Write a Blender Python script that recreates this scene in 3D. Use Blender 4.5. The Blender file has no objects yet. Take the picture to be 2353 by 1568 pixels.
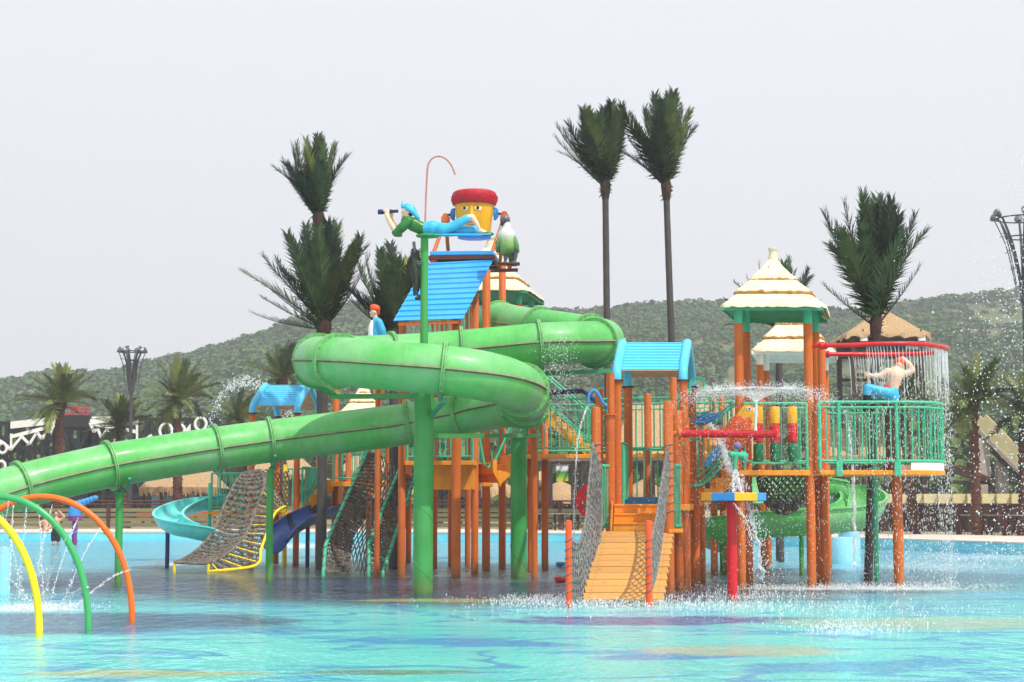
import bpy, bmesh, math, random
import numpy as np
from mathutils import Vector, Matrix, noise, Euler

PI = math.pi
R = math.radians
rnd = random.Random(7)
sc = bpy.context.scene
COL = sc.collection

# ---------------------------------------------------------------- camera
F = 4000.0                      # focal length in photo units (frame 2353 x 1568)
CAMZ = 1.65
PITCH = math.atan(366 / F)
cd = bpy.data.cameras.new('camera')
cd.sensor_width = 36.0
cd.lens = F / 2353 * 36.0
cd.clip_start = 0.1
cd.clip_end = 6000
cam = bpy.data.objects.new('camera', cd)
COL.objects.link(cam)
cam.location = (0, 0, CAMZ)
cam.rotation_euler = (PI / 2 + PITCH, 0, 0)
sc.camera = cam

# ---------------------------------------------------------------- sky and sun
SUN_DIR = Vector((0.46, -0.47, 1.0)).normalized()      # towards the sun
elev = math.asin(SUN_DIR.z)
azim = math.atan2(SUN_DIR.x, SUN_DIR.y)
w = bpy.data.worlds.new('World')
sc.world = w
w.use_nodes = True
wn = w.node_tree.nodes
wl_ = w.node_tree.links
wn.clear()
sky = wn.new('ShaderNodeTexSky')
sky.sky_type = 'NISHITA'
sky.sun_disc = False
sky.sun_elevation = elev
sky.sun_rotation = azim
sky.air_density = 1.0
sky.dust_density = 6.0
sky.ozone_density = 1.5
veil = wn.new('ShaderNodeMix')          # thin white overcast veil over the blue sky
veil.data_type = 'RGBA'
veil.inputs[0].default_value = 0.86
veil.inputs[7].default_value = (10.7, 10.9, 11.45, 1)
bg = wn.new('ShaderNodeBackground')
bg.inputs[1].default_value = 0.1
wo = wn.new('ShaderNodeOutputWorld')
wl_.new(sky.outputs[0], veil.inputs[6])
wl_.new(veil.outputs[2], bg.inputs[0])
wl_.new(bg.outputs[0], wo.inputs[0])

sd = bpy.data.lights.new('sun', 'SUN')
sd.energy = 4.5
sd.angle = R(0.9)
sd.color = (1.0, 0.95, 0.87)
sun = bpy.data.objects.new('sun', sd)
COL.objects.link(sun)
sun.rotation_euler = (-SUN_DIR).to_track_quat('-Z', 'Y').to_euler()
sun.location = (10, -10, 40)

sc.view_settings.view_transform = 'Standard'
sc.view_settings.look = 'None'
sc.view_settings.exposure = 0.0
sc.view_settings.gamma = 1.0
sc.view_settings.use_curve_mapping = False
sc.render.engine = 'CYCLES'
sc.cycles.max_bounces = 8
sc.cycles.transparent_max_bounces = 16
sc.cycles.volume_bounces = 0
sc.cycles.volume_step_rate = 4.0

# ---------------------------------------------------------------- photo to place
cp_, sp_ = math.cos(PITCH), math.sin(PITCH)
CAM = Vector((0, 0, CAMZ))

def P(px, py, Y):
    """point seen at pixel (px, py) that lies Y metres in front of the camera"""
    dx = (px - 1176.5) / F
    dy = (784 - py) / F
    d = Vector((dx, cp_ - dy * sp_, sp_ + dy * cp_))
    return CAM + d * (Y / d.y)

def G(px, py, z=0.0):
    """point seen at pixel (px, py) on the level plane z"""
    d = P(px, py, 1.0) - CAM
    return CAM + d * ((z - CAMZ) / d.z)

def X(px, Y, py=1150):
    return P(px, py, Y).x

def Z(py, Y):
    return P(1176, py, Y).z

# ---------------------------------------------------------------- mesh helpers
class MB:
    def __init__(s):
        s.v = []
        s.f = []
    def add(s, vs, fs):
        o = len(s.v)
        s.v.extend([tuple(q) for q in vs])
        s.f.extend([tuple(i + o for i in q) for q in fs])
        return s
    def box(s, c, size, rot=None):
        hx, hy, hz = size[0] / 2, size[1] / 2, size[2] / 2
        vs = [Vector((x, y, z)) for z in (-hz, hz) for y in (-hy, hy) for x in (-hx, hx)]
        if rot is not None:
            m = rot if isinstance(rot, Matrix) else Euler(rot).to_matrix()
            vs = [m @ q for q in vs]
        c = Vector(c)
        return s.add([q + c for q in vs], [(0, 2, 3, 1), (4, 5, 7, 6), (0, 1, 5, 4), (2, 6, 7, 3), (0, 4, 6, 2), (1, 3, 7, 5)])
    def beam(s, a, b, wd, ht):
        """box from a to b, wd wide (horizontal) and ht high"""
        a, b = Vector(a), Vector(b)
        t = (b - a).normalized()
        up = Vector((0, 0, 1)) if abs(t.z) < 0.98 else Vector((0, 1, 0))
        sx = t.cross(up).normalized()
        uz = sx.cross(t).normalized()
        vs = []
        for q in (a, b):
            for i, j in ((-1, -1), (1, -1), (1, 1), (-1, 1)):
                vs.append(q + sx * (i * wd / 2) + uz * (j * ht / 2))
        return s.add(vs, [(3, 2, 1, 0), (4, 5, 6, 7), (0, 1, 5, 4), (1, 2, 6, 5), (2, 3, 7, 6), (3, 0, 4, 7)])
    def slab(s, poly, z0, z1):
        """flat polygon (xy list) extruded from z0 to z1"""
        n = len(poly)
        vs = [(q[0], q[1], z0) for q in poly] + [(q[0], q[1], z1) for q in poly]
        fs = [tuple(range(n - 1, -1, -1)), tuple(range(n, 2 * n))]
        fs += [(i, (i + 1) % n, n + (i + 1) % n, n + i) for i in range(n)]
        return s.add(vs, fs)
    def plate(s, poly, off):
        """polygon of 3-D points, thickened by the vector off"""
        n = len(poly)
        off = Vector(off)
        vs = [Vector(q) for q in poly] + [Vector(q) + off for q in poly]
        fs = [tuple(range(n - 1, -1, -1)), tuple(range(n, 2 * n))]
        fs += [(i, (i + 1) % n, n + (i + 1) % n, n + i) for i in range(n)]
        return s.add(vs, fs)
    def tube(s, pts, r, n=10, closed=False, cap=True, up=None):
        pts = [Vector(q) for q in pts]
        m = len(pts)
        rs = r if isinstance(r, (list, tuple)) else [r] * m
        if closed:
            tg = [(pts[(i + 1) % m] - pts[i - 1]).normalized() for i in range(m)]
        else:
            tg = [(pts[min(i + 1, m - 1)] - pts[max(i - 1, 0)]).normalized() for i in range(m)]
        ref = Vector(up) if up else (Vector((0, 0, 1)) if abs(tg[0].z) < 0.9 else Vector((1, 0, 0)))
        nn = (ref - tg[0] * ref.dot(tg[0])).normalized()
        vs = []
        for i in range(m):
            nn = nn - tg[i] * nn.dot(tg[i])
            if nn.length < 1e-6:
                nn = tg[i].orthogonal()
            nn.normalize()
            bn = tg[i].cross(nn)
            for k in range(n):
                a = 2 * PI * k / n
                vs.append(pts[i] + (nn * math.cos(a) + bn * math.sin(a)) * rs[i])
        fs = []
        for i in range(m if closed else m - 1):
            j = (i + 1) % m
            for k in range(n):
                k2 = (k + 1) % n
                fs.append((i * n + k, i * n + k2, j * n + k2, j * n + k))
        if cap and not closed:
            fs.append(tuple(range(n - 1, -1, -1)))
            fs.append(tuple((m - 1) * n + k for k in range(n)))
        return s.add(vs, fs)
    def cyl(s, a, b, r, r2=None, n=14):
        return s.tube([a, b], [r, r if r2 is None else r2], n)
    def lathe(s, c, prof, n=24, axis=None):
        """prof: list of (radius, height) turned about a vertical (or given) axis through c"""
        c = Vector(c)
        q = Vector(axis).to_track_quat('Z', 'Y').to_matrix() if axis is not None else None
        vs = []
        for (r, z) in prof:
            for k in range(n):
                a = 2 * PI * k / n
                p = Vector((r * math.cos(a), r * math.sin(a), z))
                vs.append(c + (q @ p if q else p))
        fs = []
        for i in range(len(prof) - 1):
            for k in range(n):
                k2 = (k + 1) % n
                fs.append((i * n + k, i * n + k2, (i + 1) * n + k2, (i + 1) * n + k))
        fs.append(tuple(range(n - 1, -1, -1)))
        fs.append(tuple((len(prof) - 1) * n + k for k in range(n)))
        return s.add(vs, fs)
    def ball(s, c, r, n=12, m=8, rot=None):
        """ellipsoid; r is a number or (rx, ry, rz)"""
        c = Vector(c)
        rr = (r, r, r) if isinstance(r, (int, float)) else r
        M = None
        if rot is not None:
            M = rot if isinstance(rot, Matrix) else Euler(rot).to_matrix()
        vs = []
        def tr(x, y, z):
            p = Vector((x * rr[0], y * rr[1], z * rr[2]))
            return c + (M @ p if M else p)
        vs.append(tr(0, 0, -1))
        for i in range(1, m):
            t = PI * i / m
            for k in range(n):
                a = 2 * PI * k / n
                vs.append(tr(math.sin(t) * math.cos(a), math.sin(t) * math.sin(a), -math.cos(t)))
        vs.append(tr(0, 0, 1))
        fs = [(0, 1 + (k + 1) % n, 1 + k) for k in range(n)]
        for i in range(m - 2):
            for k in range(n):
                k2 = (k + 1) % n
                a = 1 + i * n
                fs.append((a + k, a + k2, a + n + k2, a + n + k))
        a = 1 + (m - 2) * n
        top = len(vs) - 1
        fs += [(a + k, a + (k + 1) % n, top) for k in range(n)]
        return s.add(vs, fs)
    def grid(s, fn, nu, nv, closed_u=False):
        vs = [fn(i / (nu if closed_u else nu - 1), j / (nv - 1)) for j in range(nv) for i in range(nu)]
        fs = []
        for j in range(nv - 1):
            for i in range(nu if closed_u else nu - 1):
                i2 = (i + 1) % nu
                fs.append((j * nu + i, j * nu + i2, (j + 1) * nu + i2, (j + 1) * nu + i))
        return s.add(vs, fs)

def wloc(o):
    v = Vector((0, 0, 0))
    while o is not None:
        v += o.location
        o = o.parent
    return v

def link(o, parent=None):
    COL.objects.link(o)
    if parent is not None:
        o.parent = parent
    return o

def obj(name, mb, mat, parent=None, smooth=True, angle=38, kind=None):
    me = bpy.data.meshes.new(name)
    off = wloc(parent) if parent is not None else Vector((0, 0, 0))
    if off.length > 0:
        ox, oy, oz = off
        me.from_pydata([(q[0] - ox, q[1] - oy, q[2] - oz) for q in mb.v], [], mb.f)
    else:
        me.from_pydata(mb.v, [], mb.f)
    me.materials.append(mat)
    if smooth:
        me.shade_smooth()
        me.set_sharp_from_angle(angle=R(angle))
    me.update()
    o = link(bpy.data.objects.new(name, me), parent)
    if kind:
        o['kind'] = kind
    return o

def inst(name, me, parent, loc, rot=None, scale=None):
    """another object on the same mesh; loc is in world space"""
    o = bpy.data.objects.new(name, me)
    o.location = Vector(loc) - (wloc(parent) if parent is not None else Vector((0, 0, 0)))
    if rot is not None:
        o.rotation_euler = rot
    if scale is not None:
        o.scale = scale
    return link(o, parent)

def mesh(name, mb, mat, smooth=True, angle=38):
    me = bpy.data.meshes.new(name)
    me.from_pydata(mb.v, [], mb.f)
    me.materials.append(mat)
    if smooth:
        me.shade_smooth()
        me.set_sharp_from_angle(angle=R(angle))
    me.update()
    return me

def thing(name, label, cat, loc=(0, 0, 0), group=None):
    o = bpy.data.objects.new(name, None)
    o.empty_display_size = 0.3
    o.location = loc
    COL.objects.link(o)
    return tag(o, label, cat, group)

def tag(o, label=None, cat=None, group=None, kind=None):
    if label: o['label'] = label
    if cat: o['category'] = cat
    if group: o['group'] = group
    if kind: o['kind'] = kind
    return o

def bevel(o, wdt=0.01, seg=2):
    m = o.modifiers.new('bevel', 'BEVEL')
    m.width = wdt
    m.segments = seg
    m.limit_method = 'ANGLE'
    m.angle_limit = R(40)
    return o

def lerp(a, b, t):
    return a + (b - a) * t

def catmull(pts, per=10, closed=False):
    pts = [Vector(q) for q in pts]
    n = len(pts)
    out = []
    for i in range(n if closed else n - 1):
        if closed:
            a, b, c, d = pts[i - 1], pts[i], pts[(i + 1) % n], pts[(i + 2) % n]
        else:
            a, b, c, d = pts[max(i - 1, 0)], pts[i], pts[i + 1], pts[min(i + 2, n - 1)]
        for k in range(per):
            t = k / per
            out.append(0.5 * ((2 * b) + (c - a) * t + (2 * a - 5 * b + 4 * c - d) * t * t + (3 * b - a - 3 * c + d) * t ** 3))
    if not closed:
        out.append(pts[-1])
    return out

# ---------------------------------------------------------------- materials
class NT:
    def __init__(s, name):
        s.m = bpy.data.materials.new(name)
        s.m.use_nodes = True
        s.t = s.m.node_tree
        s.n = s.t.nodes
        s.n.clear()
        s.out = s.n.new('ShaderNodeOutputMaterial')
    def node(s, typ, ins=None, **kw):
        nd = s.n.new(typ)
        for k, v in kw.items():
            setattr(nd, k, v)
        if ins:
            for k, v in ins.items():
                s.set(nd, k, v)
        return nd
    def set(s, nd, k, v):
        sock = nd.inputs[k]
        if isinstance(v, bpy.types.NodeSocket):
            s.t.links.new(v, sock)
        elif isinstance(v, bpy.types.Node):
            s.t.links.new(v.outputs[0], sock)
        else:
            sock.default_value = v
    def math(s, op, a, b=0.0, clamp=False):
        nd = s.node('ShaderNodeMath', {0: a, 1: b}, operation=op, use_clamp=clamp)
        return nd.outputs[0]
    def mix(s, f, a, b, mode='MIX'):
        nd = s.node('ShaderNodeMix', data_type='RGBA', blend_type=mode)
        s.set(nd, 0, f)
        s.set(nd, 6, c4(a))
        s.set(nd, 7, c4(b))
        return nd.outputs[2]
    def noise(s, vec, scale, detail=4.0, rough=0.55, dist=0.0):
        nd = s.node('ShaderNodeTexNoise', {'Scale': scale, 'Detail': detail, 'Roughness': rough, 'Distortion': dist})
        if vec is not None:
            s.set(nd, 'Vector', vec)
        return nd.outputs[0]
    def mapping(s, vec, scale=(1, 1, 1), loc=(0, 0, 0), rot=(0, 0, 0)):
        return s.node('ShaderNodeMapping', {'Vector': vec, 'Scale': scale, 'Location': loc, 'Rotation': rot}).outputs[0]
    def ramp(s, fac, stops):
        nd = s.node('ShaderNodeValToRGB', {0: fac})
        el = nd.color_ramp.elements
        while len(el) < len(stops):
            el.new(0.5)
        for e, (p, c) in zip(el, stops):
            e.position = p
            e.color = c4(c) if isinstance(c, (tuple, list)) else (c, c, c, 1)
        return nd.outputs[0]
    def pos(s):
        return s.node('ShaderNodeNewGeometry').outputs['Position']
    def objc(s):
        return s.node('ShaderNodeTexCoord').outputs['Object']
    def bump(s, h, strength=0.3, dist=0.01):
        return s.node('ShaderNodeBump', {'Height': h, 'Strength': strength, 'Distance': dist}).outputs[0]
    def pbr(s, col, rough=0.5, normal=None, spec=0.5, metal=0.0, coat=0.0):
        b = s.node('ShaderNodeBsdfPrincipled', {'Base Color': c4(col), 'Roughness': rough, 'Metallic': metal})
        s.set(b, 'Specular IOR Level', spec)
        if coat:
            s.set(b, 'Coat Weight', coat)
            s.set(b, 'Coat Roughness', 0.15)
        if normal is not None:
            s.set(b, 'Normal', normal)
        s.t.links.new(b.outputs[0], s.out.inputs[0])
        return s.m

def c4(c):
    if isinstance(c, (tuple, list)) and len(c) == 3:
        return (c[0], c[1], c[2], 1.0)
    return c

def srgb(r, g, b):
    def f(u):
        u /= 255.0
        return u / 12.92 if u <= 0.04045 else ((u + 0.055) / 1.055) ** 2.4
    return (f(r), f(g), f(b))

def paint(name, col, rough=0.42, var=0.22, scale=2.2, chips=None, fade=0.0, bump=0.12, coat=0.0, chipamt=0.62, tide=False):
    """weathered paint or gelcoat: blotchy tone, faint vertical run marks, worn specks"""
    n = NT(name)
    p = n.pos()
    blot = n.noise(p, scale, 5, 0.6)
    runs = n.noise(n.mapping(p, (9, 9, 0.9)), 1.0, 4, 0.6)
    fine = n.noise(p, 55, 3, 0.6)
    tone = n.math('ADD', n.math('MULTIPLY', blot, 0.6), n.math('MULTIPLY', runs, 0.4))
    dark = tuple(q * (1 - var) for q in col)
    lite = tuple(min(1, q * (1 + var * 0.7) + 0.02 * var) for q in col)
    c = n.ramp(tone, [(0.32, dark), (0.68, lite)])
    if fade > 0:
        f = n.ramp(n.noise(p, 0.9, 4, 0.65), [(0.42, 0.0), (0.75, fade)])
        c = n.mix(f, c, tuple(lerp(q, 0.62, 0.7) for q in col))
    if chips:
        ch = n.ramp(n.noise(p, 14, 5, 0.7), [(chipamt, 0.0), (chipamt + 0.05, 0.8)])
        c = n.mix(ch, c, chips)
    if tide:                              # scale and dirt left along the waterline
        zz_ = n.node('ShaderNodeSeparateXYZ', {0: p}).outputs[2]
        k_ = n.math('ADD', zz_, n.math('MULTIPLY', n.noise(n.mapping(p, (6, 6, 2)), 1.0, 4, 0.7), -0.55))
        tm_ = n.node('ShaderNodeMapRange', {0: k_, 1: -0.30, 2: 0.12, 3: 0.75, 4: 0.0}).outputs[0]
        c = n.mix(tm_, c, tuple(lerp(q, r_, 0.75) for q, r_ in zip(col, srgb(112, 92, 62))))
        st_ = n.ramp(n.noise(n.mapping(p, (13, 13, 0.5)), 1.0, 5, 0.65), [(0.55, 0.0), (0.75, 0.5)])
        c = n.mix(st_, c, tuple(q * 0.5 for q in col))
    rg = n.ramp(n.noise(p, 7, 4, 0.6), [(0.3, max(0.05, rough - 0.12)), (0.75, min(1, rough + 0.18))])
    return n.pbr(c, rg, n.bump(n.math('ADD', fine, blot), bump, 0.008), spec=0.32, coat=coat)

def plain(name, col, rough=0.6, var=0.25, scale=6.0, bump=0.3, bdist=0.01, metal=0.0):
    n = NT(name)
    p = n.pos()
    a = n.noise(p, scale, 6, 0.62)
    c = n.ramp(a, [(0.3, tuple(q * (1 - var) for q in col)), (0.7, tuple(min(1, q * (1 + var)) for q in col))])
    return n.pbr(c, rough, n.bump(n.noise(p, scale * 6, 4, 0.6), bump, bdist), metal=metal)

def wood(name, col, along='x', rough=0.6, knots=True):
    n = NT(name)
    p = n.objc()
    sc3 = {'x': (0.7, 9, 9), 'z': (9, 9, 0.7)}[along]
    pv = n.mapping(p, sc3)
    g = n.noise(pv, 2.2, 6, 0.65, 1.2)
    rv = n.node('ShaderNodeObjectInfo').outputs['Random']
    c = n.ramp(g, [(0.25, tuple(q * 0.62 for q in col)), (0.5, col), (0.75, tuple(min(1, q * 1.2) for q in col))])
    c = n.mix(0.35, c, n.ramp(rv, [(0.0, tuple(q * 0.7 for q in col)), (1.0, tuple(min(1, q * 1.25) for q in col))]))
    if knots:
        kn = n.node('ShaderNodeTexVoronoi', {'Vector': n.mapping(n.pos(), (2.6, 5, 5)), 'Scale': 1.0}).outputs[0]
        c = n.mix(n.ramp(kn, [(0.06, 0.75), (0.14, 0.0)]), c, tuple(q * 0.3 for q in col))
    return n.pbr(c, rough, n.bump(g, 0.4, 0.006))

M = {}
RUST = srgb(120, 66, 36)
M['orange'] = paint('orange_paint', srgb(198, 98, 26), 0.45, 0.26, 1.6, chips=srgb(146, 70, 26), fade=0.05, chipamt=0.64, tide=True, bump=0.15)
M['orange_bright'] = paint('orange_red_paint', srgb(232, 84, 36), 0.45, 0.18, 3, bump=0.1)
M['deck_orange'] = paint('deck_orange_fibreglass', srgb(234, 146, 12), 0.42, 0.2, 2.4, fade=0.05)
M['green'] = paint('green_gelcoat', srgb(86, 180, 88), 0.42, 0.2, 0.8, fade=0.38, bump=0.08, coat=0.1)
M['green_col'] = paint('green_column_paint', srgb(52, 152, 70), 0.42, 0.2, 1.3, fade=0.10, bump=0.1, tide=True)
M['flange'] = paint('flange_green', srgb(110, 176, 104), 0.5, 0.3, 4, chips=srgb(138, 124, 92))
M['seam'] = paint('seam_strip', srgb(150, 158, 118), 0.6, 0.3, 6, chips=srgb(104, 92, 66))
M['seam_dark'] = paint('old_seal', srgb(92, 108, 72), 0.7, 0.3, 6)
M['teal'] = paint('teal_rail_paint', srgb(60, 182, 140), 0.4, 0.18, 3, fade=0.08)
M['teal_slide'] = paint('turquoise_gelcoat', srgb(84, 208, 204), 0.3, 0.12, 1.1, fade=0.2, coat=0.2)
M['blue_roof'] = paint('blue_sheet_paint', srgb(54, 162, 240), 0.38, 0.14, 1.2, fade=0.1)
M['blue_hood'] = paint('sky_blue_gelcoat', srgb(80, 196, 240), 0.36, 0.12, 1.4, fade=0.1, coat=0.1)
M['blue_dark'] = paint('dark_blue_paint', srgb(20, 48, 98), 0.4, 0.25, 2)
M['blue_mid'] = paint('mid_blue_paint', srgb(52, 140, 208), 0.38, 0.2, 2)
M['red'] = paint('red_paint', srgb(206, 30, 40), 0.36, 0.2, 2.4)
M['red_matt'] = paint('crimson_gelcoat', srgb(184, 22, 44), 0.4, 0.22, 5)
M['yellow'] = paint('yellow_paint', srgb(246, 212, 30), 0.36, 0.12, 3)
M['amber'] = paint('amber_gelcoat', srgb(240, 174, 34), 0.38, 0.16, 3)
M['drum_green'] = paint('drum_green', srgb(26, 112, 70), 0.42, 0.2, 3)
M['hoop_orange'] = paint('hoop_orange', srgb(240, 110, 30), 0.35, 0.14, 3)
M['hoop_green'] = paint('hoop_green', srgb(66, 164, 96), 0.35, 0.14, 3)
M['pale_blue'] = paint('pale_blue_gelcoat', srgb(136, 204, 226), 0.4, 0.1, 2)
M['beige'] = plain('beige_underside', srgb(186, 160, 134), 0.7)
M['white'] = paint('white_paint', srgb(236, 236, 230), 0.45, 0.08, 3)
M['green_under'] = paint('green_underside', srgb(62, 148, 110), 0.5, 0.2, 2)
M['black'] = paint('black_paint', srgb(34, 36, 40), 0.4, 0.2, 3)
M['dark_wood'] = plain('dark_timber', srgb(58, 42, 36), 0.7, 0.3, 5)
M['maroon'] = paint('maroon_paint', srgb(84, 44, 42), 0.5, 0.25, 4)
M['steel'] = plain('steel', srgb(120, 120, 124), 0.35, 0.2, 6, metal=0.6)
M['grey_mast'] = plain('mast_grey', srgb(70, 70, 76), 0.45, 0.2, 6, metal=0.3)
M['skin'] = paint('figure_skin', srgb(236, 196, 170), 0.42, 0.08, 4)
M['skin_real'] = plain('skin', srgb(206, 150, 120), 0.5, 0.08, 8, 0.1)
M['hair'] = plain('hair', srgb(34, 28, 26), 0.6)
M['shirt_green'] = paint('shirt_green', srgb(44, 116, 52), 0.35, 0.22, 5)
M['cloth_cyan'] = paint('cloth_cyan', srgb(60, 176, 222), 0.35, 0.14, 4)
M['plank'] = wood('pine_plank', srgb(200, 146, 76), 'x', 0.6)
M['slat'] = wood('weathered_slat', srgb(128, 122, 88), 'x', 0.75, False)
M['concrete'] = plain('concrete', srgb(170, 160, 146), 0.8, 0.15, 3)
M['cream_wall'] = plain('cream_wall', srgb(214, 200, 150), 0.8, 0.12, 1.5)

# ================================================================ SETTING
FLOOR_Z = -0.07
def edge_pt(px, Y):
    return Vector((X(px, Y), Y))
POOL = [edge_pt(-900, 71), edge_pt(-300, 72), edge_pt(300, 73.5), edge_pt(700, 73.5), edge_pt(1100, 72), edge_pt(1450, 69.5),
        edge_pt(1750, 66), edge_pt(2000, 61.5), edge_pt(2200, 57.5), edge_pt(2400, 53.5), edge_pt(2650, 48), edge_pt(2950, 41),
        Vector((17.5, 32)), Vector((16, 20)), Vector((12, 8)), Vector((4, 4.2)), Vector((-4, 4.2)), Vector((-13, 7)), Vector((-24, 16)),
        Vector((-33, 30)), Vector((-37, 48)), Vector((-38, 62))]
POOL = [Vector((q.x, q.y)) for q in catmull([Vector((q[0], q[1], 0)) for q in POOL], 8, True)]
NP = len(POOL)
def offs(d):
    out = []
    for i in range(NP):
        t = (POOL[(i + 1) % NP] - POOL[i - 1]).normalized()
        out.append(POOL[i] + Vector((-t.y, t.x)) * d)
    return out
_c = sum((q.x * POOL[(i + 1) % NP].y - POOL[(i + 1) % NP].x * q.y) for i, q in enumerate(POOL))
SGN = -1 if _c > 0 else 1         # outward side

def ell(n, p, c, rx, ry, rot=0.0, soft=0.25, wob=None):
    """soft elliptical patch around the floor point c (metres)"""
    v = n.node('ShaderNodeVectorMath', {0: p, 1: (c[0], c[1], 0)}, operation='SUBTRACT').outputs[0]
    v = n.mapping(v, (1, 1, 0), rot=(0, 0, -rot))
    v = n.mapping(v, (1 / rx, 1 / ry, 0))
    L = n.node('ShaderNodeVectorMath', {0: v}, operation='LENGTH').outputs['Value']
    if wob is not None:
        L = n.math('ADD', L, wob)
    mr = n.node('ShaderNodeMapRange', {0: L, 1: 1.0 - soft, 2: 1.0 + soft, 3: 1.0, 4: 0.0}, interpolation_type='SMOOTHSTEP')
    return mr.outputs[0]

# pool floor: painted sea bed, with some water reflections put into the colour
n = NT('painted_pool_floor')
p = n.pos()
wob = n.math('MULTIPLY', n.math('SUBTRACT', n.noise(p, 0.35, 5, 0.6), 0.5), 1.5)
wob2 = n.math('MULTIPLY', n.math('SUBTRACT', n.noise(p, 0.9, 5, 0.6), 0.5), 1.6)
wob3 = n.math('MULTIPLY', wob, 0.22)
aqua = n.ramp(n.noise(p, 0.25, 4, 0.6), [(0.3, srgb(84, 204, 202)), (0.7, srgb(134, 226, 218))])
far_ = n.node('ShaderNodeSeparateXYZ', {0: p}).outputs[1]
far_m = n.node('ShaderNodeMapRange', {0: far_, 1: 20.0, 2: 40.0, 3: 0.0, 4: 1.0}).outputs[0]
c = n.mix(n.math('MULTIPLY', far_m, 0.8), aqua, srgb(126, 160, 178))  # far floor greyed: pale reflection on distant water put into its colour
cont = n.math('ABSOLUTE', n.math('SUBTRACT', n.noise(n.mapping(p, (0.5, 1.0, 1)), 0.42, 3, 0.6, 1.0), 0.5))
c = n.mix(n.ramp(cont, [(0.012, 0.85), (0.03, 0.0)]), c, srgb(40, 150, 204))
def on_floor(px, py):
    q = G(px, py, FLOOR_Z)
    return (q.x, q.y)
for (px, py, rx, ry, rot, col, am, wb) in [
        (1060, 1332, 10.0, 9.3, -0.30, (22, 28, 80), 0.95, wob3),  # navy bed paint, also darkened for the structure's dark reflection
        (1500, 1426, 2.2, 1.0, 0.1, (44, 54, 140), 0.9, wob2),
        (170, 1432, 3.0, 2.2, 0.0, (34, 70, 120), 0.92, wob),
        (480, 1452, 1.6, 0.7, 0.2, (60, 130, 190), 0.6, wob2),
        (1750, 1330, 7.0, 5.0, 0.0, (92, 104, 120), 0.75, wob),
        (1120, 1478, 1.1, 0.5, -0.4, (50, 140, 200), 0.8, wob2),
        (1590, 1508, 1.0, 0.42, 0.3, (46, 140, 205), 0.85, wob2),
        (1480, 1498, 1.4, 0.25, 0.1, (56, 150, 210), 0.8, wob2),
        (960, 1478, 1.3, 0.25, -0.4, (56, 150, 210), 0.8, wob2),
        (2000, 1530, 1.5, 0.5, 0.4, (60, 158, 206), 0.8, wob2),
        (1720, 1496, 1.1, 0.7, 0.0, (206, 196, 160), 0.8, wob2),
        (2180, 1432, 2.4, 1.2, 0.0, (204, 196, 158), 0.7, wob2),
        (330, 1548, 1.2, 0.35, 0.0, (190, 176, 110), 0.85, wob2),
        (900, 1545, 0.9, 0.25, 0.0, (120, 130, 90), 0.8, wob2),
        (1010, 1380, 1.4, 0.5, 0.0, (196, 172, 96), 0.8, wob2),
        (790, 1316, 5.2, 3.2, 0.0, (92, 100, 84), 0.7, wob)]:  # olive reflection of the structure, painted into the floor colour
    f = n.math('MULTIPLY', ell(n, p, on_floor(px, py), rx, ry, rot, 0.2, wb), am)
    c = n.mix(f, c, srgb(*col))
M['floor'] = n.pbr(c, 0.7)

# water surface: clear, rippled, with foam where water falls
n = NT('pool_water')
p = n.pos()
pr = n.mapping(p, (1.0, 0.42, 1))
w1 = n.noise(pr, 2.4, 3, 0.55, 0.3)
w2 = n.noise(pr, 5.0, 3, 0.6, 0.4)
w3 = n.noise(pr, 19.0, 2, 0.5)
h = n.math('ADD', n.math('MULTIPLY', w1, 0.05), n.math('ADD', n.math('MULTIPLY', w2, 0.034), n.math('MULTIPLY', w3, 0.008)))
bp = n.node('ShaderNodeBump', {'Height': h, 'Strength': 1.0, 'Distance': 1.25}).outputs[0]
fr = n.node('ShaderNodeFresnel', {'IOR': 1.333, 'Normal': bp}).outputs[0]
frs = n.node('ShaderNodeMapRange', {0: fr, 1: 0.02, 2: 1.0, 3: 0.0, 4: 0.45}).outputs[0]
tr = n.node('ShaderNodeBsdfTransparent', {'Color': (0.80, 0.965, 0.97, 1)})
gl = n.node('ShaderNodeBsdfGlossy', {'Color': (0.95, 0.97, 1.0, 1), 'Roughness': 0.04, 'Normal': bp})
mx = n.node('ShaderNodeMixShader', {0: frs, 1: tr.outputs[0], 2: gl.outputs[0]})
churn = n.noise(p, 6.0, 6, 0.75, 0.6)
streak = n.noise(n.mapping(p, (0.8, 2.5, 1)), 3.0, 6, 0.7)
cm = n.math('ADD', n.math('MULTIPLY', churn, 0.5), n.math('MULTIPLY', streak, 0.5))
foam = None
for (px, py, rx, ry, am) in [(1420, 1395, 2.0, 1.3, 0.26), (1690, 1372, 2.0, 1.1, 0.5), (1900, 1352, 2.2, 0.9, 0.75), (2060, 1352, 1.6, 0.9, 0.8),
                             (2130, 1300, 2.6, 4.0, 0.55), (2300, 1282, 3.4, 3.6, 0.55), (60, 1402, 1.0, 0.6, 0.75), (1960, 1455, 0.9, 0.6, 0.6), (1800, 1400, 4.6, 2.0, 0.3),
                             (1700, 1330, 3.0, 2.4, 0.42), (1120, 1310, 4.5, 3.0, 0.3), (375, 1297, 0.8, 1.5, 0.9), (690, 1255, 3.0, 5.0, 0.7), (1230, 1290, 3, 4, 0.4)]:
    q = G(px, py)
    e = n.math('MULTIPLY', ell(n, p, (q.x, q.y), rx, ry, 0.0, 0.75), am)
    foam = e if foam is None else n.math('MAXIMUM', foam, e)
fm = n.node('ShaderNodeMapRange', {0: n.math('ADD', n.math('MULTIPLY', foam, 0.42), cm), 1: 0.70, 2: 0.92, 3: 0.0, 4: 0.85}).outputs[0]
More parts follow.
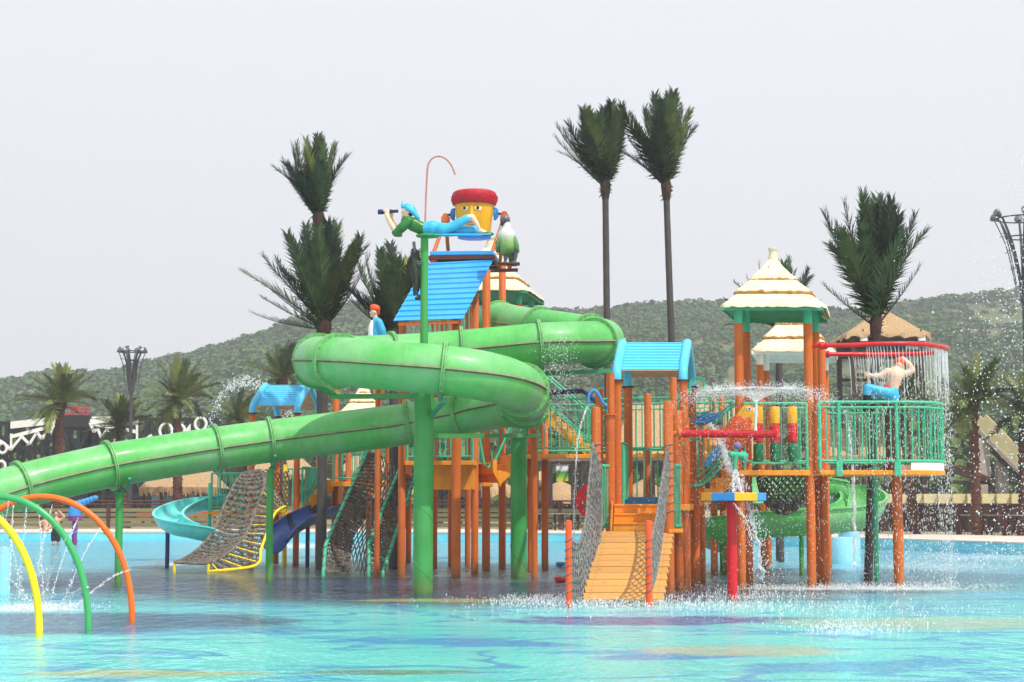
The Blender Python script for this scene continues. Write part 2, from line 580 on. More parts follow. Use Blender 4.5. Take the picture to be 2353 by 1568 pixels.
fo = n.node('ShaderNodeBsdfDiffuse', {'Color': (0.78, 0.83, 0.84, 1), 'Normal': n.bump(churn, 0.8, 0.05)})
mx2 = n.node('ShaderNodeMixShader', {0: fm, 1: mx.outputs[0], 2: fo.outputs[0]})
n.t.links.new(mx2.outputs[0], n.out.inputs[0])
M['water'] = n.m

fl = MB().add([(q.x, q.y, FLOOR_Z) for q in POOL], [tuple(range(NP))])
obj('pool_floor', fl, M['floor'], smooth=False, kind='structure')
wv = MB().add([(q.x, q.y, 0.0) for q in POOL], [tuple(range(NP))])
obj('water', wv, M['water'], smooth=False, kind='structure')

# pool wall, coping and paved ground
n = NT('pool_wall_paint')
p = n.pos()
cw = n.ramp(n.noise(p, 1.2, 5, 0.6), [(0.3, srgb(84, 186, 206)), (0.7, srgb(122, 210, 222))])
M['pool_wall'] = n.pbr(cw, 0.5)
n = NT('coping_stone')
p = n.pos()
cc = n.ramp(n.noise(p, 0.8, 6, 0.65), [(0.3, srgb(186, 172, 158)), (0.7, srgb(216, 204, 192))])
M['coping'] = n.pbr(cc, 0.75, n.bump(n.noise(p, 9, 4), 0.2, 0.01))
n = NT('ground_mix')
p = n.pos()
gx = n.noise(p, 0.05, 6, 0.65)
gc = n.ramp(gx, [(0.35, srgb(150, 138, 112)), (0.5, srgb(120, 118, 84)), (0.7, srgb(84, 100, 60))])
M['ground'] = n.pbr(gc, 0.9, n.bump(n.noise(p, 3, 5), 0.4, 0.05))

def ring(a, b, za, zb, name, mat):
    m = MB()
    k = len(a)
    m.add([(q.x, q.y, za) for q in a] + [(q.x, q.y, zb) for q in b], [(i, (i + 1) % k, k + (i + 1) % k, k + i) for i in range(k)])
    return obj(name, m, mat, smooth=False, kind='structure')
ring(POOL, offs(SGN * 0.02), FLOOR_Z - 0.02, 0.30, 'pool_wall', M['pool_wall'])
cp = MB()
k = NP
o0, o1 = offs(SGN * 0.0), offs(SGN * 7.0)
for a, za, b, zb in ((o0, 0.30, o0, 0.345), (o0, 0.345, o1, 0.345), (o1, 0.345, o1, 0.10)):
    cp.add([(q.x, q.y, za) for q in a] + [(q.x, q.y, zb) for q in b], [(i, (i + 1) % k, k + (i + 1) % k, k + i) for i in range(k)])
obj('coping', cp, M['coping'], smooth=False, kind='structure')

bm = bmesh.new()
o2 = offs(SGN * 6.9)
inner = [bm.verts.new((q.x, q.y, 0.25)) for q in o2]
outer = [bm.verts.new(q) for q in ((-1150, -42, 0.25), (1150, -42, 0.25), (1150, 700, 0.25), (-1150, 700, 0.25))]
ed = [bm.edges.new((inner[i], inner[(i + 1) % NP])) for i in range(NP)] + [bm.edges.new((outer[i], outer[(i + 1) % 4])) for i in range(4)]
bmesh.ops.triangle_fill(bm, use_beauty=True, edges=ed)
me = bpy.data.meshes.new('ground')
bm.to_mesh(me)
bm.free()
me.materials.append(M['ground'])
tag(link(bpy.data.objects.new('ground', me)), kind='structure')

# ---------------------------------------------------------------- hills
RIDGE = [(-900, 905), (-500, 885), (-200, 872), (0, 864), (100, 848), (250, 846), (330, 822), (420, 806), (500, 786), (600, 756), (680, 722), (760, 700),
         (830, 682), (900, 668), (1000, 676), (1100, 690), (1200, 698), (1330, 706), (1400, 702), (1480, 691), (1550, 689), (1650, 684), (1720, 692),
         (1850, 692), (1950, 706), (2050, 694), (2150, 678), (2250, 667), (2353, 657), (2600, 640), (3000, 660), (3400, 720)]
def ridge_y(px):
    if px <= RIDGE[0][0]: return RIDGE[0][1]
    for (a, ya), (b, yb) in zip(RIDGE, RIDGE[1:]):
        if px <= b:
            t = (px - a) / (b - a)
            t = t * t * (3 - 2 * t)
            return lerp(ya, yb, t)
    return RIDGE[-1][1]
DR, DF = 430.0, 150.0
def hill_z(px, y):
    rz = Z(ridge_y(px), DR) - 2.6
    t = max(0.0, min(1.0, (y - DF) / (DR - DF)))
    nz = noise.noise(Vector((px * 0.004, y * 0.012, 3.3))) * 5 + noise.noise(Vector((px * 0.011, y * 0.03, 8.1))) * 1.8
    if y <= DR:
        return 0.1 + rz * (t ** 1.15) + nz * math.sin(PI * min(1, t)) * 1.0
    return rz * (1 - ((y - DR) / 330.0) ** 2 * 0.75)
hb = MB()
NU, NV = 150, 44
def hp(u, v):
    px = lerp(-1000, 3500, u)
    y = DF + (DR + 240 - DF) * v
    return Vector((X(px, y), y, hill_z(px, y)))
hb.grid(hp, NU, NV)
n = NT('hillside_soil')
p = n.pos()
hc = n.ramp(n.noise(p, 0.035, 8, 0.7), [(0.3, srgb(66, 84, 50)), (0.5, srgb(92, 104, 62)), (0.66, srgb(128, 116, 84)), (0.8, srgb(84, 98, 58))])
M['hill'] = n.pbr(hc, 0.95, n.bump(n.noise(p, 0.5, 6, 0.7), 1.0, 1.0))
obj('hills', hb, M['hill'], kind='structure', angle=180)

n = NT('hill_foliage')
p = n.pos()
a = n.noise(p, 0.045, 5, 0.6)
b = n.noise(p, 0.5, 4, 0.6)
fc = n.ramp(n.math('ADD', n.math('MULTIPLY', a, 0.55), n.math('MULTIPLY', b, 0.45)),
            [(0.32, srgb(44, 72, 42)), (0.47, srgb(66, 98, 52)), (0.58, srgb(82, 112, 60)), (0.72, srgb(106, 126, 76))])
M['hill_leaf'] = n.pbr(fc, 0.8, spec=0.15)

def crown_scatter(name, label, mat, centers, radii, seed, quads=34, cat='trees', flat=0.8):
    """many leaf-clump crowns in one mesh (far wood that reads as a mass)"""
    g = np.random.default_rng(seed)
    T = 7
    temps = []
    for t in range(T):
        d = g.normal(size=(quads, 3))
        d /= np.linalg.norm(d, axis=1)[:, None]
        d[:, 2] = np.abs(d[:, 2]) * 1.1 - 0.15
        rr = g.uniform(0.55, 1.0, quads)[:, None]
        c0 = d * rr
        nrm = d + g.normal(size=(quads, 3)) * 0.5
        nrm /= np.linalg.norm(nrm, axis=1)[:, None]
        u = np.cross(nrm, g.normal(size=(quads, 3)))
        u /= np.linalg.norm(u, axis=1)[:, None]
        v = np.cross(nrm, u)
        s = g.uniform(0.15, 0.34, quads)[:, None]
        s2 = g.uniform(0.11, 0.26, quads)[:, None]
        vs = np.stack([c0 - u * s - v * s2, c0 + u * s - v * s2 * 0.6, c0 + u * s * 0.7 + v * s2, c0 - u * s * 0.8 + v * s2], axis=1)
        temps.append(vs.reshape(-1, 3))
    temps = np.array(temps)
    N = len(centers)
    idx = g.integers(0, T, N)
    ang = g.uniform(0, 2 * PI, N)
    ca, sa = np.cos(ang), np.sin(ang)
    base = temps[idx]
    x = base[:, :, 0] * ca[:, None] - base[:, :, 1] * sa[:, None]
    y = base[:, :, 0] * sa[:, None] + base[:, :, 1] * ca[:, None]
    z = base[:, :, 2] * flat
    r = np.asarray(radii)[:, None]
    C = np.asarray(centers)
    V = np.stack([x * r + C[:, 0:1], y * r + C[:, 1:2], z * r + C[:, 2:3]], axis=2).reshape(-1, 3)
    nq = N * quads
    me = bpy.data.meshes.new(name)
    me.vertices.add(len(V))
    me.vertices.foreach_set('co', V.astype(np.float32).ravel())
    me.loops.add(nq * 4)
    me.loops.foreach_set('vertex_index', np.arange(nq * 4, dtype=np.int32))
    me.polygons.add(nq)
    me.polygons.foreach_set('loop_start', np.arange(0, nq * 4, 4, dtype=np.int32))
    me.update(calc_edges=True)
    me.materials.append(mat)
    o = link(bpy.data.objects.new(name, me))
    return tag(o, label, cat, kind='stuff')

cs, rs = [], []
r2 = random.Random(11)
for i in range(15000):
    px = r2.uniform(-500, 2900)
    t = r2.random() ** 0.72
    y = DF - 6 + (DR + 6 - DF) * t
    bare = noise.noise(Vector((px * 0.0035, y * 0.011, 1.7))) + 0.4 * noise.noise(Vector((px * 0.015, y * 0.04, 5.7)))
    if px > 900 and bare > 0.33 and r2.random() < 0.8:
        continue
    z = hill_z(px, y)
    r = r2.uniform(0.7, 1.9) * (1.25 if px < 900 else 0.95)
    cs.append((X(px, y), y, z + r * 0.25))
    rs.append(r)
for i in range(1500):                         # skyline shrubs and trees along the ridge
    px = r2.uniform(-500, 2900)
    y = DR + r2.uniform(-8, 4)
    r = r2.uniform(0.8, 2.4)
    cs.append((X(px, y), y, hill_z(px, y) + r * 0.4))
    rs.append(r)
crown_scatter('hillside_woods', 'dense green scrub and trees covering the hills', M['hill_leaf'], cs, rs, 3, quads=40)

cs, rs = [], []                               # belt of trees at the foot of the hill
for i in range(900):
    px = r2.uniform(-500, 2900)
    y = r2.uniform(128, 152)
    r = r2.uniform(1.3, 2.8)
    cs.append((X(px, y), y, r2.uniform(0.6, 4.6 if px < 1200 else 5.4)))
    rs.append(r)
n = NT('belt_foliage')
p = n.pos()
fc = n.ramp(n.noise(p, 0.7, 5, 0.65), [(0.3, srgb(44, 66, 36)), (0.5, srgb(76, 102, 52)), (0.7, srgb(120, 138, 76))])
M['belt_leaf'] = n.pbr(fc, 0.75, spec=0.2)
crown_scatter('tree_belt', 'belt of bushy green trees at the foot of the hills', M['belt_leaf'], cs, rs, 5, quads=110, flat=1.0)

# ---------------------------------------------------------------- haze
hz = MB()
hz.box((0, 330, 57), (2400, 760, 118))
n = NT('haze_air')
pv = n.node('ShaderNodeVolumePrincipled', {'Color': (0.93, 0.95, 1.0, 1), 'Density': 0.00095, 'Anisotropy': 0.2})
n.t.links.new(pv.outputs[0], n.out.inputs['Volume'])
hzo = obj('haze', hz, n.m, smooth=False, kind='stuff')
tag(hzo, 'pale summer haze hanging in the air', 'haze')

# ================================================================ GREEN TUBE SLIDE
TR = 0.45
slide_px = [(1146, 738, 43.6), (1195, 747, 42.6), (1290, 760, 41.2), (1362, 772, 40.4), (1388, 780, 39.2), (1372, 785, 37.6), (1310, 788, 36.7), (1240, 791, 36.5), (1100, 804, 36.5),
            (960, 815, 36.4), (850, 821, 36.0), (770, 825, 35.1), (731, 827, 33.7), (742, 829, 32.3), (790, 832, 31.6), (900, 841, 31.2),
            (1018, 851, 31.1), (1110, 864, 31.3), (1178, 883, 32.2), (1211, 908, 33.9), (1194, 926, 35.6), (1125, 940, 36.7), (1060, 952, 37.2), (938, 974, 37.4),
            (832, 988, 37.2), (622, 1014, 36.8), (497, 1031, 36.4), (325, 1058, 35.8), (252, 1070, 35.5), (48, 1118, 34.6), (-120, 1172, 33.5), (-260, 1216, 32.2), (-360, 1246, 31.0)]
SP = catmull([P(*q) for q in slide_px], 8)
# arc-length table
SL = [0.0]
for a, b in zip(SP, SP[1:]):
    SL.append(SL[-1] + (b - a).length)
def sp_at(s):
    s = max(0, min(SL[-1], s))
    lo, hi = 0, len(SL) - 1
    while hi - lo > 1:
        mid = (lo + hi) // 2
        if SL[mid] <= s: lo = mid
        else: hi = mid
    t = (s - SL[lo]) / max(1e-6, SL[hi] - SL[lo])
    return SP[lo].lerp(SP[hi], t)
def sp_frame(s):
    p = sp_at(s)
    t = (sp_at(s + 0.08) - sp_at(s - 0.08)).normalized()
    sx = t.cross(Vector((0, 0, 1))).normalized()
    up = sx.cross(t).normalized()
    return p, t, sx, up
def s_of(px, py, Y):
    q = P(px, py, Y)
    i = min(range(len(SP)), key=lambda k: (SP[k] - q).length)
    return SL[i]

slide = thing('tube_slide', 'long green closed tube water slide winding round in front of the play towers', 'water slide', (SP[60].x, SP[60].y, 0))
# joints between sections, as seen in the photo
JO = [(1215, 751, 41.8), (1352, 770, 40.5), (1366, 786, 37.5), (1240, 791, 36.5), (1060, 807, 36.5), (905, 818, 36.2), (790, 825, 35.4), (729, 827, 33.8), (776, 831, 31.7), (1018, 851, 31.1),
      (1222, 895, 32.9), (1208, 921, 35.0), (1060, 952, 37.2), (938, 974, 37.4), (626, 1013, 36.8), (493, 1031, 36.4), (250, 1070, 35.5), (46, 1118, 34.6), (-180, 1192, 33.0)]
JS = sorted(s_of(*q) for q in JO)
cuts = [0.0] + JS + [SL[-1]]
for a, b in zip(cuts, cuts[1:]):
    k = max(3, int((b - a) / 0.22))
    tb = MB()
    nseg = 36
    rings = []
    for i in range(k + 1):
        p, t, sx, up = sp_frame(lerp(a, b, i / k))
        rr = TR
        if a == 0.0:
            rr = TR + 0.04 * (1 - i / k) ** 2
        rings.append([p + (sx * math.cos(2 * PI * j / nseg) + up * math.sin(2 * PI * j / nseg)) * rr for j in range(nseg)])
        
    vs = [q for rg in rings for q in rg]
    fs = [(i * nseg + j, i * nseg + (j + 1) % nseg, (i + 1) * nseg + (j + 1) % nseg, (i + 1) * nseg + j) for i in range(k) for j in range(nseg)]
    tb.add(vs, fs)
    sec = obj('tube_section', tb, M['green'], slide, angle=60)
    # lengthwise seams on both sides
    for sgn in (-1, 1):
        sm = MB()
        prof = ((0.0, -0.006), (0.048, -0.006), (0.048, 0.026), (0.0, 0.026))
        vs = []
        for i in range(k + 1):
            p, t, sx, up = sp_frame(lerp(a, b, i / k))
            for (dx, dz) in prof:
                vs.append(p + sx * sgn * (TR - 0.004 + dx) + up * dz)
        fs = [(i * 4 + j, i * 4 + (j + 1) % 4, (i + 1) * 4 + (j + 1) % 4, (i + 1) * 4 + j) for i in range(k) for j in range(4)]
        sm.add(vs, fs)
        obj('side_seam', sm, M['seam'], sec)
        sd2 = MB()
        prof2 = ((0.0, -0.03), (0.02, -0.03), (0.02, -0.008), (0.0, -0.008))
        vs = []
        for i in range(k + 1):
            p, t, sx, up = sp_frame(lerp(a, b, i / k))
            for (dx, dz) in prof2:
                vs.append(p + sx * sgn * (TR - 0.004 + dx) + up * dz)
        sd2.add(vs, fs)
        obj('seam_seal', sd2, M['seam_dark'], sec)

def flange_ring(s, name='flange'):
    p, t, sx, up = sp_frame(s)
    m = MB()
    nseg = 40
    prof = ((TR - 0.01, -0.035), (TR + 0.075, -0.035), (TR + 0.075, -0.006), (TR + 0.055, -0.006), (TR + 0.055, 0.006), (TR + 0.075, 0.006), (TR + 0.075, 0.035), (TR - 0.01, 0.035))
    vs = []
    for j in range(nseg):
        a = 2 * PI * j / nseg
        d = sx * math.cos(a) + up * math.sin(a)
        for (r, z) in prof:
            vs.append(p + d * r + t * z)
    kp = len(prof)
    fs = [(j * kp + i, j * kp + (i + 1) % kp, ((j + 1) % nseg) * kp + (i + 1) % kp, ((j + 1) % nseg) * kp + i) for j in range(nseg) for i in range(kp)]
    m.add(vs, fs)
    o = obj(name, m, M['flange'], slide, angle=30)
    bt = MB()
    for j in range(20):
        a = 2 * PI * (j + 0.5) / 20
        d = sx * math.cos(a) + up * math.sin(a)
        c = p + d * (TR + 0.035)
        bt.cyl(c - t * 0.05, c + t * 0.05, 0.011, n=6)
    obj('bolts', bt, M['steel'], o, kind='stuff')
for s in [0.02] + JS:
    flange_ring(s)

# columns and brackets that carry the tube
def saddle(m, s, foot):
    """cradle under the tube at arc position s, standing on point foot"""
    p, t, sx, up = sp_frame(s)
    arc = [p + (sx * math.cos(a) + up * math.sin(a)) * (TR + 0.10) for a in [R(q) for q in range(215, 331, 8)]]
    m.tube(arc, 0.035, 8)
    m.cyl(foot, p - up * (TR + 0.10), 0.06, n=10)

def big_column(px, Y, pyt, label, r):
    b = P(px, 1300, Y)
    zt = Z(pyt, Y)
    t = thing('slide_column', label, 'column', (b.x, b.y, FLOOR_Z), 'columns carrying the green slide')
    m = MB()
    m.cyl((b.x, b.y, FLOOR_Z), (b.x, b.y, zt), r, n=32)
    sh = obj('shaft', m, M['green_col'], t)
    w_ = MB()                                  # spiral weld seam of the rolled pipe
    pts = []
    k = 90
    turns = (zt - FLOOR_Z) / 1.15
    for i in range(k + 1):
        a = 2 * PI * turns * i / k - 0.6
        pts.append((b.x + math.cos(-a) * (r + 0.001), b.y + math.sin(-a) * (r + 0.001), lerp(FLOOR_Z + 0.05, zt - 0.03, i / k)))
    w_.tube(pts, 0.008, 5)
    obj('weld_seam', w_, M['green_col'], sh)
    return t, Vector((b.x, b.y, zt))

colA, topA = big_column(972, 32.0, 868, 'thick green slide column in front, below the lying figure', 0.18)
m = MB()
pole_top = P(983, 548, 32.0)
m.cyl((topA.x, topA.y, topA.z - 0.02), (topA.x + 0.004, topA.y, topA.z + 0.04), 0.19, n=28)
m.cyl((topA.x, topA.y, topA.z), (topA.x, topA.y, pole_top.z), 0.072, n=18)
obj('upper_pole', m, M['green_col'], colA)
m = MB()
aL = P(765, 912, 34.2)
m.beam((topA.x - 0.05, topA.y, Z(910, 32.0)), aL, 0.12, 0.09)
saddle(m, s_of(729, 827, 33.8), aL + Vector((0.15, 0, 0.0)))
obj('bracket_arm', m, M['green_col'], colA)
m = MB()
sB = s_of(1018, 851, 31.1)
pB = sp_at(sB)
m.tube([(topA.x + 0.1, topA.y, Z(962, 32)), (lerp(topA.x, pB.x, 0.7), lerp(topA.y, pB.y, 0.5), Z(940, 31.6)), (pB.x + 0.02, pB.y, pB.z - TR - 0.12)], 0.045, 10)
m.box((pB.x + 0.02, pB.y, pB.z - TR - 0.10), (0.10, 0.24, 0.10))
p, t_, sx, up = sp_frame(sB)
m.tube([p + (sx * math.cos(a) + up * math.sin(a)) * (TR + 0.09) for a in [R(q) for q in range(225, 316, 8)]], 0.03, 8)
obj('bracket_arm', m, M['green_under'], colA)
colB, topB = big_column(1192, 38.6, 1004, 'thick green slide column behind, right of the front column', 0.18)
m = MB()
m.cyl((topB.x, topB.y, topB.z - 0.01), (topB.x, topB.y, topB.z + 0.03), 0.25, n=28)
m.beam(P(1000, 1002, 32.4), P(1228, 1001, 37.9), 0.14, 0.085)
saddle(m, s_of(1208, 921, 35.0), Vector((sp_at(s_of(1208, 921, 35.0)).x, sp_at(s_of(1208, 921, 35.0)).y, Z(1003, 35.2))))
obj('bracket_arm', m, M['green_col'], colB)

def thin_column(px, Y, s, label):
    p, t, sx, up = sp_frame(s)
    b = Vector((p.x, p.y, 0))
    th = thing('slide_column', label, 'column', (b.x, b.y, FLOOR_Z), 'columns carrying the green slide')
    m = MB()
    zt = p.z - TR - 0.16
    m.cyl((b.x, b.y, FLOOR_Z), (b.x, b.y, zt), 0.075, n=18)
    m.cyl((b.x, b.y, zt - 0.015), (b.x, b.y, zt + 0.015), 0.12, n=18)
    obj('shaft', m, M['green_col'], th)
    m = MB()
    saddle(m, s, (b.x, b.y, zt))
    obj('saddle', m, M['green_under'], th)
thin_column(626, 36.8, s_of(626, 1013, 36.8), 'thin green slide pole beside the yellow-edged climbing net')
thin_column(278, 35.5, s_of(278, 1066, 35.6), 'thin green slide pole behind the orange water hoop')
# support arm below the upper run, on the right
m = MB()
sC, sD = s_of(1240, 791, 36.5), s_of(1366, 786, 37.5)
a0, a1 = P(1222, 860, 37.0), P(1412, 852, 37.4)
cB = thing('slide_bracket', 'green horizontal bracket under the upper run of the tube slide', 'bracket', (a0.x, a0.y, a0.z))
m.beam(a0, a1, 0.12, 0.09)
for s in (sC, sD):
    q = sp_at(s)
    saddle(m, s, Vector((q.x, q.y, lerp(a0.z, a1.z, (q.x - a0.x) / (a1.x - a0.x)))))
obj('arm', m, M['green_under'], cB)
m = MB()
post = P(1228, 860, 37.6)
m.cyl((post.x, 37.9, FLOOR_Z), (post.x, 37.9, post.z + 0.05), 0.07, n=14)
obj('pole', m, M['orange'], cB)

# ================================================================ PLAY TOWERS: helpers
def post(parent, px, Y, pyt, r=0.09, mat='orange', z0=None, cap=None, flange=False, py_ref=1150, rot=0.0):
    x = X(px, Y, py_ref)
    zt = Z(pyt, Y)
    m = MB()
    z0 = FLOOR_Z if z0 is None else z0
    m.lathe((x, Y, 0), [(r, z0), (r, zt - 0.02), (r * 0.86, zt), (0.001, zt + r * 0.12)], 20)
    if flange:
        m.cyl((x, Y, zt - 0.012), (x, Y, zt + 0.012), r * 1.5, n=20)
    o = obj('post', m, M[mat], parent)
    return Vector((x, Y, zt))

_bal = {}
def baluster_mesh(h, mat, r=0.014):
    k = (round(h, 3), mat, r)
    if k not in _bal:
        _bal[k] = mesh('baluster', MB().cyl((0, 0, 0), (0, 0, h), r, n=6), M[mat])
    return _bal[k]

def railing(parent, pts, h=1.1, mat='teal', gap=0.12, rr=0.024, low=0.10, second=None, posts=True, single=True):
    """handrail over a polyline of floor points; every baluster is its own object"""
    pts = [Vector(q) for q in pts]
    m = MB()
    up = Vector((0, 0, 1))
    m.tube([q + up * h for q in pts], rr, 8)
    m.tube([q + up * low for q in pts], rr * 0.85, 8)
    hi = h
    if second:
        m.tube([q + up * second for q in pts], rr * 0.7, 8)
        hi = second
    if posts:
        for q in (pts[0], pts[-1]):
            m.cyl(q, q + up * h, rr * 1.25, n=8)
    rail = obj('railing', m, M[mat], parent)
    # balusters
    segs = [(a, b, (b - a).length) for a, b in zip(pts, pts[1:])]
    tot = sum(q[2] for q in segs)
    k = max(1, int(tot / gap))
    bm_ = baluster_mesh(hi - low, mat)
    for i in range(1, k):
        d = tot * i / k
        for a, b, L in segs:
            if d <= L:
                q = a.lerp(b, d / L)
                break
            d -= L
        inst('baluster', bm_, rail, q + up * low)
    return rail

def corrugated(a, b, c, d, ribs, amp, thick=0.012):
    """ribbed sheet: a-b is the low edge, d-c the high edge; ribs run along a-b"""
    a, b, c, d = Vector(a), Vector(b), Vector(c), Vector(d)
    nrm = (b - a).cross(d - a).normalized()
    if nrm.z < 0: nrm = -nrm
    m = MB()
    prof = []
    for i in range(ribs):
        for f, hgt in ((0.0, 0.0), (0.62, 0.0), (0.70, 1.0), (0.88, 1.0), (0.96, 0.0)):
            prof.append(((i + f) / ribs, hgt * amp))
    prof.append((1.0, 0.0))
    vs = []
    for side in (0, 1):
        for (t, hgt) in prof:
            for (p0, p1) in ((a, d), (b, c)):
                vs.append(p0.lerp(p1, t) + nrm * (hgt + (0 if side == 0 else -thick)))
    k = len(prof)
    fs = []
    for i in range(k - 1):
        fs.append((2 * i, 2 * i + 1, 2 * i + 3, 2 * i + 2))
        o = 2 * k
        fs.append((o + 2 * i + 2, o + 2 * i + 3, o + 2 * i + 1, o + 2 * i))
        for e in (0, 1):
            fs.append((2 * i + e, 2 * i + 2 + e, o + 2 * i + 2 + e, o + 2 * i + e))
    fs.append((0, 1, 2 * k + 1, 2 * k))
    fs.append((2 * k - 2, 2 * k - 1, 4 * k - 1, 4 * k - 2))
    m.add(vs, fs)
    return m

def hood(parent, FL, FR, BL, BR, zleg, zeave, zridge, pr=0.085):
    """blue barrel-framed gable hood on four posts"""
    FL, FR, BL, BR = [Vector((q[0], q[1], 0)) for q in (FL, FR, BL, BR)]
    up = Vector((0, 0, 1))
    ends = []
    for f, b in ((FL, BL), (FR, BR)):
        mid = (f + b) / 2
        path = [f + up * zleg, f + up * (zleg + 0.10), f.lerp(mid, 0.06) + up * lerp(zleg, zeave, 0.95), f.lerp(mid, 0.25) + up * lerp(zeave, zridge, 0.24),
                f.lerp(mid, 0.90) + up * lerp(zeave, zridge, 0.92), mid + up * zridge, b.lerp(mid, 0.90) + up * lerp(zeave, zridge, 0.92),
                b.lerp(mid, 0.25) + up * lerp(zeave, zridge, 0.24), b.lerp(mid, 0.06) + up * lerp(zleg, zeave, 0.95), b + up * (zleg + 0.10), b + up * zleg]
        ends.append(path)
    roof = None
    for path in ends:
        m = MB()
        m.tube(path, pr, 16)
        o = obj('roof_pipe', m, M['blue_hood'], parent, angle=50)
        for q in (path[0], path[-1]):
            fl_ = MB().cyl(q - up * 0.035, q + up * 0.0, pr * 1.45, n=20)
            obj('pipe_flange', fl_, M['maroon'], o)
    ridgeL, ridgeR = ends[0][5], ends[1][5]
    for i in (2, 8):
        eL, eR = ends[0][i], ends[1][i]
        ct = corrugated(eL, eR, ridgeR, ridgeL, 9, 0.022)
        sh = obj('roof_sheet', ct, M['blue_hood'], parent, angle=25)
        un = MB()
        un.plate([eL.lerp(eR, 0.03) - up * 0.03, eR.lerp(eL, 0.03) - up * 0.03, ridgeR.lerp(ridgeL, 0.03) - up * 0.035, ridgeL.lerp(ridgeR, 0.03) - up * 0.035], up * 0.012)
        obj('roof_lining', un, M['beige'], sh)

# thatch (moulded cream tiers)
n = NT('moulded_thatch')
p = n.pos()
st = n.noise(n.mapping(p, (26, 26, 2.5)), 1.0, 5, 0.7)
bl = n.noise(p, 2.0, 4, 0.6)
tc = n.ramp(n.math('ADD', n.math('MULTIPLY', st, 0.6), n.math('MULTIPLY', bl, 0.4)), [(0.3, srgb(196, 178, 134)), (0.5, srgb(226, 216, 182)), (0.7, srgb(240, 235, 212))])
tm = n.ramp(n.noise(p, 3.2, 5, 0.7), [(0.62, 0.0), (0.75, 0.35)])
tc = n.mix(tm, tc, srgb(176, 184, 124))
M['cream_thatch'] = n.pbr(tc, 0.75, n.bump(st, 0.7, 0.03))
M['thatch_edge'] = plain('thatch_edge', srgb(168, 122, 58), 0.8, 0.4, 9, 0.6, 0.02)
n = NT('straw_thatch')
p = n.pos()
st = n.noise(n.mapping(p, (14, 14, 1.6)), 1.2, 6, 0.75)
tc = n.ramp(st, [(0.28, srgb(110, 82, 58)), (0.5, srgb(180, 148, 108)), (0.72, srgb(218, 190, 146))])
M['straw'] = n.pbr(tc, 0.9, n.bump(st, 1.0, 0.05))

def tiered_roof(parent, corners, apex, zs, under='green_under', cream=True, finial=True):
    """square tiered thatch roof; corners = 4 eave points, apex = tip, zs = list of (fraction, height)"""
    cs = [Vector(q) for q in corners]
    apex = Vector(apex)
    r3 = random.Random(int(abs(apex.x) * 100) + 5)
    NS = 22
    def outline(f, z, jit=0.0, rnd_=0.10):
        pts = []
        for i in range(4):
            a, b = cs[i], cs[(i + 1) % 4]
            for k in range(NS):
                t = k / NS
                q = a.lerp(b, t)
                # round the corners a little
                e = min(t, 1 - t) * 2
                pull = rnd_ * max(0, 0.28 - e) / 0.28
                v = Vector((q.x - apex.x, q.y - apex.y, 0)) * (f * (1 - pull * 0.7))
                pts.append(Vector((apex.x, apex.y, z)) + v + Vector((0, 0, r3.uniform(-jit, jit))))
        return pts
    mat = M['cream_thatch'] if cream else M['straw']
    for (f0, z0), (f1, z1) in zip(zs, zs[1:]):
        m = MB()
        levels = 5
        rings = []
        for k in range(levels + 1):
            t = k / levels
            sag = -0.012 * math.sin(PI * t)
            rings.append(outline(lerp(f0 * 0.86, f1, t), lerp(z0 + 0.03, z1, t) + sag * (f1), 0.006 if k < levels else 0.014))
        inn = [Vector((lerp(q.x, apex.x, 0.10), lerp(q.y, apex.y, 0.10), q.z + 0.03)) for q in rings[-1]]
        low = [q + Vector((0, 0, -0.06)) for q in rings[-1]]
        rings += [low, inn]
        kk = 4 * NS
        vs = [q for rg in rings for q in rg]
        fs = [(i * kk + j, i * kk + (j + 1) % kk, (i + 1) * kk + (j + 1) % kk, (i + 1) * kk + j) for i in range(len(rings) - 1) for j in range(kk)]
        m.add(vs, fs)
        tier = obj('thatch_tier', m, mat, parent, angle=70)
        if cream and f1 < 0.99:
            e = MB()
            e.tube([q + Vector((0, 0, 0.012 + r3.uniform(-0.014, 0.014))) for q in low], [r3.uniform(0.024, 0.046) for _ in low], 6, closed=True)
            obj('tier_edge', e, M['thatch_edge'], tier)
    if finial:
        m = MB()
        f, z = zs[0]
        wq = (cs[0] - cs[1]).length * f * 0.5
        ht = finial
        m.lathe((apex.x, apex.y, z), [(wq * 1.0, -0.02), (wq * 0.72, ht * 0.35), (wq * 0.58, ht * 0.7), (wq * 0.6, ht * 0.78), (wq * 0.74, ht * 0.84), (wq * 0.76, ht * 0.98), (wq * 0.6, ht)], 18)
        obj('finial', m, mat, parent, angle=60)
    # underside
    z1 = zs[-1][1] - 0.05
    u = MB()
    tops = [Vector((lerp(q.x, apex.x, 0.75), lerp(q.y, apex.y, 0.75), z1 + 0.55)) for q in cs]
    low = [Vector((lerp(q.x, apex.x, 0.06), lerp(q.y, apex.y, 0.06), z1)) for q in cs]
    low2 = [q + Vector((0, 0, -0.07)) for q in low]
    u.add(low2 + low + tops, [(i, (i + 1) % 4, 4 + (i + 1) % 4, 4 + i) for i in range(4)] + [(4 + i, 4 + (i + 1) % 4, 8 + (i + 1) % 4, 8 + i) for i in range(4)] + [(8, 9, 10, 11)])
    obj('roof_underside', u, M[under], parent, smooth=False)

